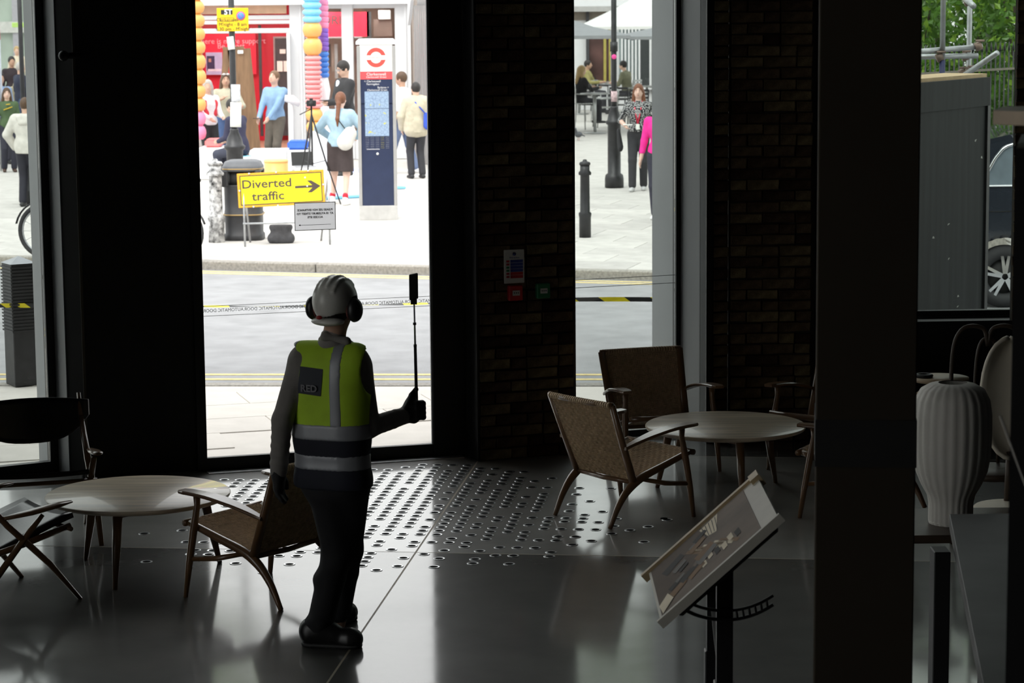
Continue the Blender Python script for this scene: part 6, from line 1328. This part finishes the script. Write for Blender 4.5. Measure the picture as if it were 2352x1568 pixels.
# boy in a padded coat
p = gp(958, 409); t, d = human('person', 'person from behind in a cream padded coat with a blue sling bag', p, (-.35, .94), 1.62, 'light', ('short', 'dark'), ((.52, .47, .35), 'long', .84), ('trousers', (.028, .028, .032)), (.02, .02, .022), hands=((-.24, .12, .92), (.24, .12, .92)), elbows=((-1, -.6, 0), (1, -.6, 0)), loose=.045)
k = d['k']; TT = d['T']; s = Soft(.04)
for z in (1.36, 1.27, 1.18, 1.09, 1.0, .91): s.cone(TT(-.08, 0, z), TT(.08, 0, z), .165, .165, .012, ((0, 1, 0), .86))
o = s.build('coat_quilting', mat('cloth_132_119_89', (.52, .47, .35), .85), t, .012); o.scale = (k,)*3
s = Soft(.04); s.cone(TT(.13, -.18, 1.16), TT(.17, -.17, .98), .05, .09, .05, ((0, 1, 0), .6)); o = s.build('sling_bag', mat('royal_blue_bag', (.035, .09, .50), .7), t, .012); o.scale = (k,)*3
b = MB(); b.tube([tuple(TT(-.07, .02, 1.50)), tuple(TT(-.06, -.14, 1.40)), tuple(TT(.10, -.20, 1.2))], .016, 6, .5); wear(b, 'sling_strap', mat('royal_blue_bag', (.035, .09, .50), .7), t, k)
p = gp(926, 397); human('person', 'person in a white top and jeans half hidden behind the totem', p, (-.9, .3), 1.76, 'tan', ('short', 'brown'), ((.78, .78, .82), 'short', .95), ('trousers', (.12, .16, .27)), (.75, .75, .75), hands=((-.26, .06, .84), (.26, .10, .84)), feet=((-.1, .22), (.1, -.20)))

# left window crowd
p = gp(22, 394); human('person', 'long-haired woman in a green sweater with yellow lettering outside the left window', p, (.3, -1), 1.50, 'pale', ('long', 'brown'), ((.075, .12, .055), 'long', .92), ('trousers', (.03, .03, .045)), (.06, .03, .02), face=True)
q = COL.objects[-1]
t = [o for o in COL.objects if o.name.startswith('person') and o.parent is None][-1]
b = MB(); b.tube([(-.09, .150, 1.36), (0, .162, 1.33), (.09, .150, 1.30)], .022, 6, .4); b.tube([(-.05, .155, 1.42), (.04, .155, 1.41)], .02, 6, .4); wear(b, 'yellow_lettering', mat('yellow_print', (.75, .50, .03), .7), t, 1.50/1.75)
p = gp(66, 474); t, d = human('person', 'person from behind in a pale grey hoodie outside the left window', p, (.1, 1), 1.62, 'light', ('short', 'brown'), ((.60, .58, .53), 'long', .86), ('trousers', (.025, .025, .035)), (.03, .03, .03), hands=((-.22, .10, .95), (.22, .10, .95)), elbows=((-1, -.4, 0), (1, -.4, 0)), loose=.04)
s = Soft(.05); TT = d['T']; s.cone(TT(-.07, -.11, 1.44), TT(.07, -.11, 1.44), .06, .06, .04); s.cone(TT(-.04, -.14, 1.36), TT(.04, -.14, 1.36), .05, .05, .05); o = s.build('hood', mat('cloth_153_147_135', (.60, .58, .53), .85), t, .012); o.scale = (d['k'],)*3
p = vp(44, 53.5); t, d = human('person', 'grey-haired person in navy carrying a cream tote bag beyond the green sweater', (p[0], p[1], 0), (.75, .6), 1.72, 'light', ('short', 'grey'), ((.02, .025, .05), 'long', .90), ('trousers', (.05, .08, .16)), hands=((-.26, .10, .9), (.22, .3, 1.1)), vox=.016)
s = Soft(.02); TT = d['T']; s.cone((-.27, -.06, 1.08), (-.27, .06, 1.08), .14, .14, .03, ((1, 0, 0), .3)); s.cone((-.28, -.07, .92), (-.28, .07, .92), .15, .15, .03, ((1, 0, 0), .3)); o = s.build('tote_bag', mat('cream_tote', (.60, .54, .38), .85), t, .014); o.scale = (d['k'],)*3; b = MB(); b.tube([(-.27, -.07, 1.15), (-.19, -.02, 1.44), (-.27, .07, 1.15)], .012, 5); wear(b, 'tote_strap', mat('cream_tote', (.60, .54, .38), .85), t, d['k'])
p = vp(25, 58.0); human('person', 'dark-haired person in black with a red collar behind the tote bag', (p[0], p[1], 0), (.4, -.9), 1.74, 'tan', ('short', 'dark'), ((.03, .02, .025), 'long'), ('trousers', (.05, .05, .07)), vox=.018)
p = vp(38, 70.0); human('person', 'fair-haired person in cream furthest back outside the left window', (p[0], p[1], 0), (.2, -1), 1.74, 'light', ('short', 'blonde'), ((.60, .52, .40), 'long'), ('trousers', (.1, .1, .12)), vox=.018)
p = vp(-4, 46.5); human('person', 'person in a pale blue jacket cut by the left frame edge', (p[0], p[1], 0), (.5, -.8), 1.72, 'light', ('short', 'dark'), ((.30, .42, .65), 'long'), ('trousers', (.05, .05, .07)), vox=.016)

# ================================================================ the worker
WO = Vector((-.87, 11.55, 0))
def W(px, py, dy=0.0): q = V(px, py, 11.55 + dy) - WO; return np.array(q)
wk = thing('person', 'worker in white helmet, ear defenders and yellow safety vest, holding up a phone', 'person', WO)
ex = np.array([math.cos(math.radians(-20)), math.sin(math.radians(-20)), 0]); ey = np.array([-ex[1], ex[0], 0]); ez = np.array([0, 0, 1.0])
def WC(py): return W(lerp(757, 766, (py - 815) / 300), py)
aL = [W(690, 832), W(648, 965, -.05), W(640, 1082, .03)]; aR = [W(826, 842), W(850, 980, -.02), W(930, 954, .13)]
lN = [W(752, 1128), W(775, 1268, .10), W(733, 1440, -.03)]; lF = [W(806, 1120, .02), W(798, 1262, .16), W(776, 1412, .32)]
hd_ = W(770, 700); hx = np.array([math.cos(math.radians(-27)), math.sin(math.radians(-27)), 0]); hy = np.array([-hx[1], hx[0], 0])
RHd = Matrix((hx, hy, ez)).transposed()
def HP(x, y, z): return hd_ + hx * x + hy * y + ez * z
stick0, stick1 = W(958, 968, .17), W(951, 690, .17)
def torso_w(s, g):
    s.cone(WC(822) - ex * .135, WC(822) + ex * .135, .058 + g, .058 + g, .07)
    s.cone(WC(870) - ex * .065, WC(870) + ex * .065, .122 + g, .122 + g, .07, (ey, .86)); s.cone(WC(940) - ex * .06, WC(940) + ex * .06, .116 + g, .116 + g, .08, (ey, .88))
    s.cone(WC(1010) - ex * .06, WC(1010) + ex * .06, .116 + g, .116 + g, .08, (ey, .9)); s.cone(WC(1100) - ex * .06, WC(1100) + ex * .06, .118 + g, .118 + g, .08, (ey, .92))
def hand_prims(s, g, left):
    if left:
        wv, d = aL[2], np.array([0, .02, -1.0]); s.cone(wv, wv + d * .075, .032 + g, .036 + g, .02, (ex, .7))
        for f in range(4):
            o = ey * (.027 - .018 * f); l = (.030, .036, .033, .026)[f]; a = wv + d * .085 + o; b = a + d * l + ex * .006; c = b + d * l * .8 + ex * .018; s.cone(a, b, .0105 + g, .0098 + g, .006); s.cone(b, c, .0098 + g, .0085 + g, .004)
        s.cone(wv + d * .025 + ey * .03, wv + d * .06 + ey * .052 + ex * .01, .013 + g, .011 + g, .01); s.cone(wv + d * .06 + ey * .052 + ex * .01, wv + d * .09 + ey * .055 + ex * .014, .011 + g, .009 + g, .006)
    else:
        wv = aR[2]; c0 = W(952, 940, .17); s.cone(wv, c0 + np.array([-.022, -.012, 0]), .031 + g, .037 + g, .02); s.cone(W(946, 925, .16), W(950, 958, .16), .030 + g, .028 + g, .02)
        for f in range(4):
            z = c0[2] + .034 - .022 * f; st = stick0 + (stick1 - stick0) * ((z - stick0[2]) / (stick1[2] - stick0[2]))
            a = st + np.array([.000, -.036, 0]); b = st + np.array([.031, -.016, -.003]); c = st + np.array([.026, .020, -.005]); e = st + np.array([-.004, .026, -.006]); s.cone(a, b, .0125 + g, .0115 + g, .006); s.cone(b, c, .0115 + g, .0105 + g, .005); s.cone(c, e, .0105 + g, .0095 + g, .005)
        st = stick0 + (stick1 - stick0) * .21; s.cone(W(940, 928, .13), st + np.array([-.022, .0, .005]), .015 + g, .012 + g, .01); s.cone(st + np.array([-.022, .0, .005]), st + np.array([-.002, .012, .032]), .012 + g, .010 + g, .006)
def arm_prims(s, a, g, g2):
    s.cone(a[0], a[1], .052 + g, .042 + g, .04); s.cone(a[1], a[2], .042 + g, .031 + g2, .02)
b = Soft(.03); torso_w(b, -.008); arm_prims(b, aL, -.004, 0); arm_prims(b, aR, -.004, 0); hand_prims(b, -.002, True); hand_prims(b, -.002, False)
for l in (lN, lF): b.cone(l[0], l[1], .08, .058, .04); b.cone(l[1], l[2], .058, .042, .03); b.cone(l[2], l[2] + np.array([.0, .0, -.05]), .04, .036, .03)
b.cone(W(762, 795), W(772, 748), .058, .054, .03); b.ell(hd_, (.073, .092, .112), .02, RHd); b.ell(HP(0, .035, -.06), (.052, .058, .056), .03, RHd); b.cone(HP(0, .086, .0), HP(0, .108, -.035), .010, .014, .012)
for x in (-.074, .074): b.ell(HP(x, -.005, -.015), (.012, .022, .032), .008, RHd)
b.build('body', mat('skin_tan', SKIN['tan'], .55, var=.05), wk, .0085)
for x in (-.03, .03): MB().ball(tuple(HP(x, .083, .008)), (.011, .006, .006), 8).build('eye', mat('eye_dark', (.03, .02, .015), .3), wk)
MB().tube([tuple(HP(-.022, .083, -.07)), tuple(HP(0, .09, -.072)), tuple(HP(.022, .083, -.07))], [.003, .006, .003], 6).build('lips', mat('lips', (.45, .16, .14), .5), wk)
s = Soft(.02); s.ell(HP(0, -.015, .0), (.080, .098, .10), .02, RHd); s.plane(HP(0, -.0, 0), np.array([hy[0], hy[1], .2])); s.plane(HP(0, 0, -.085), (0, 0, -1)); s.build('hair', mat('hair_dark', HAIR['dark'], .6), wk, .008)
# shirt
m_shirt = mat('grey_work_shirt', (.22, .205, .19), .85, var=.12, scale=10, bump=.4, bscale=22)
s = Soft(.04); torso_w(s, .004); arm_prims(s, aL, .006, .010); arm_prims(s, aR, .006, .010); s.cone(W(760, 800), W(766, 772), .066, .060, .03); s.plane(W(764, 760), np.array([.0, .35, .94])); s.plane(W(764, 1100), (0, 0, -1))
for k in range(5):                                         # sleeve folds
    q = aL[1] + (aL[2] - aL[1]) * (.15 + .17 * k); s.ell(q, (.047, .047, .014), .012)
    q = aR[1] + (aR[2] - aR[1]) * (.1 + .15 * k); s.ell(q, (.016, .045, .045), .012)
s.build('shirt', m_shirt, wk, .008)
s = Soft(.01); s.cone(W(748, 772, -.045), W(796, 784, -.055), .020, .018, .02); s.cone(W(748, 772, -.045), W(738, 780, .02), .020, .016, .02); s.cone(W(796, 784, -.055), W(808, 790, .03), .018, .014, .02); s.build('collar', m_shirt, wk, .008)
# vest, sewn from panels
m_vy = mat('fluorescent_yellow', (.62, .93, .05), .7, var=.06, scale=12, bump=.2, bscale=16, trans=.25); m_vn = mat('navy_vest', (.010, .012, .022), .8, var=.2); m_vs = mat('reflective_strip', (.30, .31, .33), .45, .2, var=.06)
zA_, zB_ = W(760, 968)[2], W(760, 1116)[2]
def vest(name, m, g, z0, z1, extra=(), cyl=True):
    s = Soft(.05); torso_w(s, g); s.plane((0, 0, z0), (0, 0, -1)); s.plane((0, 0, z1), (0, 0, 1))
    for p, n in extra: s.plane(p, n)
    if cyl:                                                # arm holes and neck
        s.hole(aL[0] - ex * .06 + ez * -.01, (.058, .15, .100)); s.hole(aR[0] + ex * .055 - ez * .01, (.055, .15, .115)); s.hole(W(764, 770), (.072, .09, .062))
    return s.build(name, m, wk, .008)
vy_ = vest('vest_yellow_panel', m_vy, .020, zA_ - .01, 2.0); vest('vest_navy_panel', m_vn, .020, zB_, zA_ - .008, (), False)
vest('reflective_band', m_vs, .023, W(0, 1000)[2] if False else W(760, 1003)[2], W(760, 966)[2], (), False); vest('reflective_band', m_vs, .023, W(760, 1072)[2], W(760, 1038)[2], (), False)
xr0, xr1 = W(782, 900), W(812, 900); vest('shoulder_strip', m_vs, .0225, W(760, 970)[2], 2.0, ((xr0, -ex), (xr1, ex)))
xl0, xl1 = W(662, 900), W(682, 900); vest('shoulder_strip', m_vs, .0225, W(760, 970)[2], 2.0, ((xl0, -ex), (xl1, ex)))
# logo patch on the back
from mathutils.bvhtree import BVHTree
def surf(o): return BVHTree.FromPolygons([v.co for v in o.data.vertices], [tuple(p.vertices) for p in o.data.polygons])
bv = surf(vy_); eye_ = Vector((0, 0, H)) - WO
def on_vest(px, py):
    d = ray(px, py); hit = bv.ray_cast(eye_, d.normalized()); return hit[0], hit[1]
cr = [(690, 841), (742, 848), (737, 910), (684, 902)]; rows = []; nrm = Vector()
for v in np.linspace(0, 1, 8):
    r_ = []
    for u in np.linspace(0, 1, 8):
        px = lerp(lerp(cr[0][0], cr[1][0], u), lerp(cr[3][0], cr[2][0], u), v); py = lerp(lerp(cr[0][1], cr[1][1], u), lerp(cr[3][1], cr[2][1], u), v)
        p_, n_ = on_vest(px, py); r_.append(tuple(p_ + n_ * .003)); nrm += n_
    rows.append(r_)
pt_ = MB().grid(rows).build('logo_patch', mat('charcoal_patch', (.03, .035, .045), .7), wk)
nrm.normalize(); pc_, n_ = on_vest(711, 892); xx = Vector((0, 0, 1)).cross(n_).normalized()
text('logo_lettering', 'RED', .046, mat('grey_lettering', (.20, .20, .21), .7), pt_, frame(pc_ + n_ * .011, xx, (0, 0, 1)), bold=.0012)
# trousers, boots, gloves
m_trs = mat('black_work_trousers', (.010, .010, .012), .85, var=.2, bump=.4, bscale=18); s = Soft(.05)
s.cone(WC(1098) - ex * .055, WC(1098) + ex * .055, .118, .118, .06, (ey, .92))
for l in (lN, lF): s.cone(l[0], l[1], .092, .072, .05); s.cone(l[1], l[2], .074, .062, .03); s.ell(l[1] + (l[2] - l[1]) * .35 + np.array([-.012, -.01, 0]), (.074, .074, .05), .03); s.ell(l[2] + np.array([0, 0, .03]), (.070, .070, .03), .02)
s.plane((0, 0, lN[2][2] - .045), (0, 0, -1)); s.build('trousers', m_trs, wk, .009)
m_boot = mat('black_leather_boot', (.012, .012, .012), .38, var=.2)
for l, h0, t0 in ((lN, W(716, 1478, -.02), W(808, 1480, -.06)), (lF, W(768, 1436, .36), W(798, 1440, .46))):
    s = Soft(.03); zf = 0.0; h0 = np.array([h0[0], h0[1], .045]); t0 = np.array([t0[0], t0[1], .04]); s.cone(h0, t0, .046, .044, .03); s.cone(t0, t0 + (t0 - h0) * .02, .052, .048, .03); s.cone(h0 + ez * .03, l[2] - ez * .0, .046, .052, .04); s.cone(h0 + ez * .04, h0 + (t0 - h0) * .5 + ez * .03, .05, .045, .04); s.plane((0, 0, .012), (0, 0, -1)); bt = s.build('boot', m_boot, wk, .008)
    s = Soft(.02); s.cone(h0 * [1, 1, 0] + ez * .012, t0 * [1, 1, 0] + ez * .012, .052, .052, .02); s.plane((0, 0, .0), (0, 0, -1)); s.plane((0, 0, .022), (0, 0, 1)); s.build('sole', m_ink, bt, .008)
m_glv = mat('black_glove', (.012, .012, .013), .7, var=.2)
for lf, a in ((True, aL), (False, aR)):
    s = Soft(.02); hand_prims(s, .003, lf); d = (a[2] - a[1]) / np.linalg.norm(a[2] - a[1]); s.cone(a[2] - d * .03, a[2] + d * .02, .040, .036, .02); s.build('glove', m_glv, wk, .0055)
# helmet with ear defenders
m_hel = mat('white_helmet_shell', (.66, .65, .60), .3, var=.04, spec=.5); s = Soft(.02)
s.ell(HP(0, -.002, .022), (.100, .128, .118), .02, RHd); s.plane(HP(0, 0, -.055), (0, 0, -1)); s.hole(HP(0, .0, -.075), (.088, .112, .10))
for x in (-.046, -.016, .016, .046):                      # raised ribs over the crown
    yy = np.linspace(-.095, .085, 9); zz_ = [.022 + .118 * math.sqrt(max(.05, 1 - (x / .100) ** 2 - (y / .128) ** 2)) for y in yy]
    for i in range(8): s.cone(HP(x, yy[i], zz_[i] - .005), HP(x, yy[i + 1], zz_[i + 1] - .005), .0105, .0105, .004)
s.cone(HP(-.06, .105, -.03), HP(.06, .105, -.03), .016, .016, .02); s.cone(HP(0, .125, -.035), HP(0, .145, -.04), .03, .015, .02)
hel = s.build('helmet', m_hel, wk, .006)
s = Soft(.01); s.ell(HP(0, -.07, -.07), (.085, .06, .022), .01, RHd); s.plane(HP(0, 0, -.045), (0, 0, 1)); s.build('nape_strap', m_hel, hel, .006); MB().ball(tuple(HP(-.01, -.131, -.045)), (.016, .006, .010), 10).build('adjuster_dial', mat('dial_red', (.35, .03, .03), .4), hel)
for x in (-1, 1):
    o = HP(x * .112, -.012, -.018); e = MB(); s = Soft(.015); s.ell(o, (.030, .046, .058), .01, RHd); s.ell(o + hx * x * .014, (.022, .040, .050), .01, RHd); cup = s.build('ear_cup', m_black_metal, hel, .006); s = Soft(.01); s.ell(o - hx * x * .022, (.012, .040, .050), .01, RHd); s.build('cushion_ring', mat('red_brown_ring', (.16, .04, .035), .6), cup, .006)
    MB().tube([tuple(o + hx * x * .02 + ez * .02), tuple(HP(x * .118, .0, .02)), tuple(HP(x * .104, .0, .045))], [.010, .012, .014], 8).build('hinge_arm', m_black_metal, cup)
# stick and phone
sk = thing('selfie_stick', 'black extending selfie stick with a phone, held up by the worker', 'selfie stick', WO)
d_ = stick1 - stick0; MB().tube([tuple(stick0), tuple(stick0 + d_ * .62)], [.0085, .0075], 10).build('handle', m_black_metal, sk); MB().tube([tuple(stick0 + d_ * .6), tuple(stick1)], [.005, .004], 8).build('pole', m_steel, sk)
for q in (.62, .80): MB().tube([tuple(stick0 + d_ * q), tuple(stick0 + d_ * (q + .02))], .008, 8).build('pole_collar', m_black_metal, sk)
pc = W(950, 658, .17); MB().cbox((0, 0, 0), (.076, .010, .125), Matrix.Translation(pc) @ Matrix.Rotation(math.radians(62), 4, 'Z')).build('phone', m_ink, sk, bevel=.004); MB().cbox((0, 0, 0), (.03, .022, .03), Matrix.Translation(pc - np.array([0, 0, .07]))).build('phone_clamp', m_black_metal, sk)
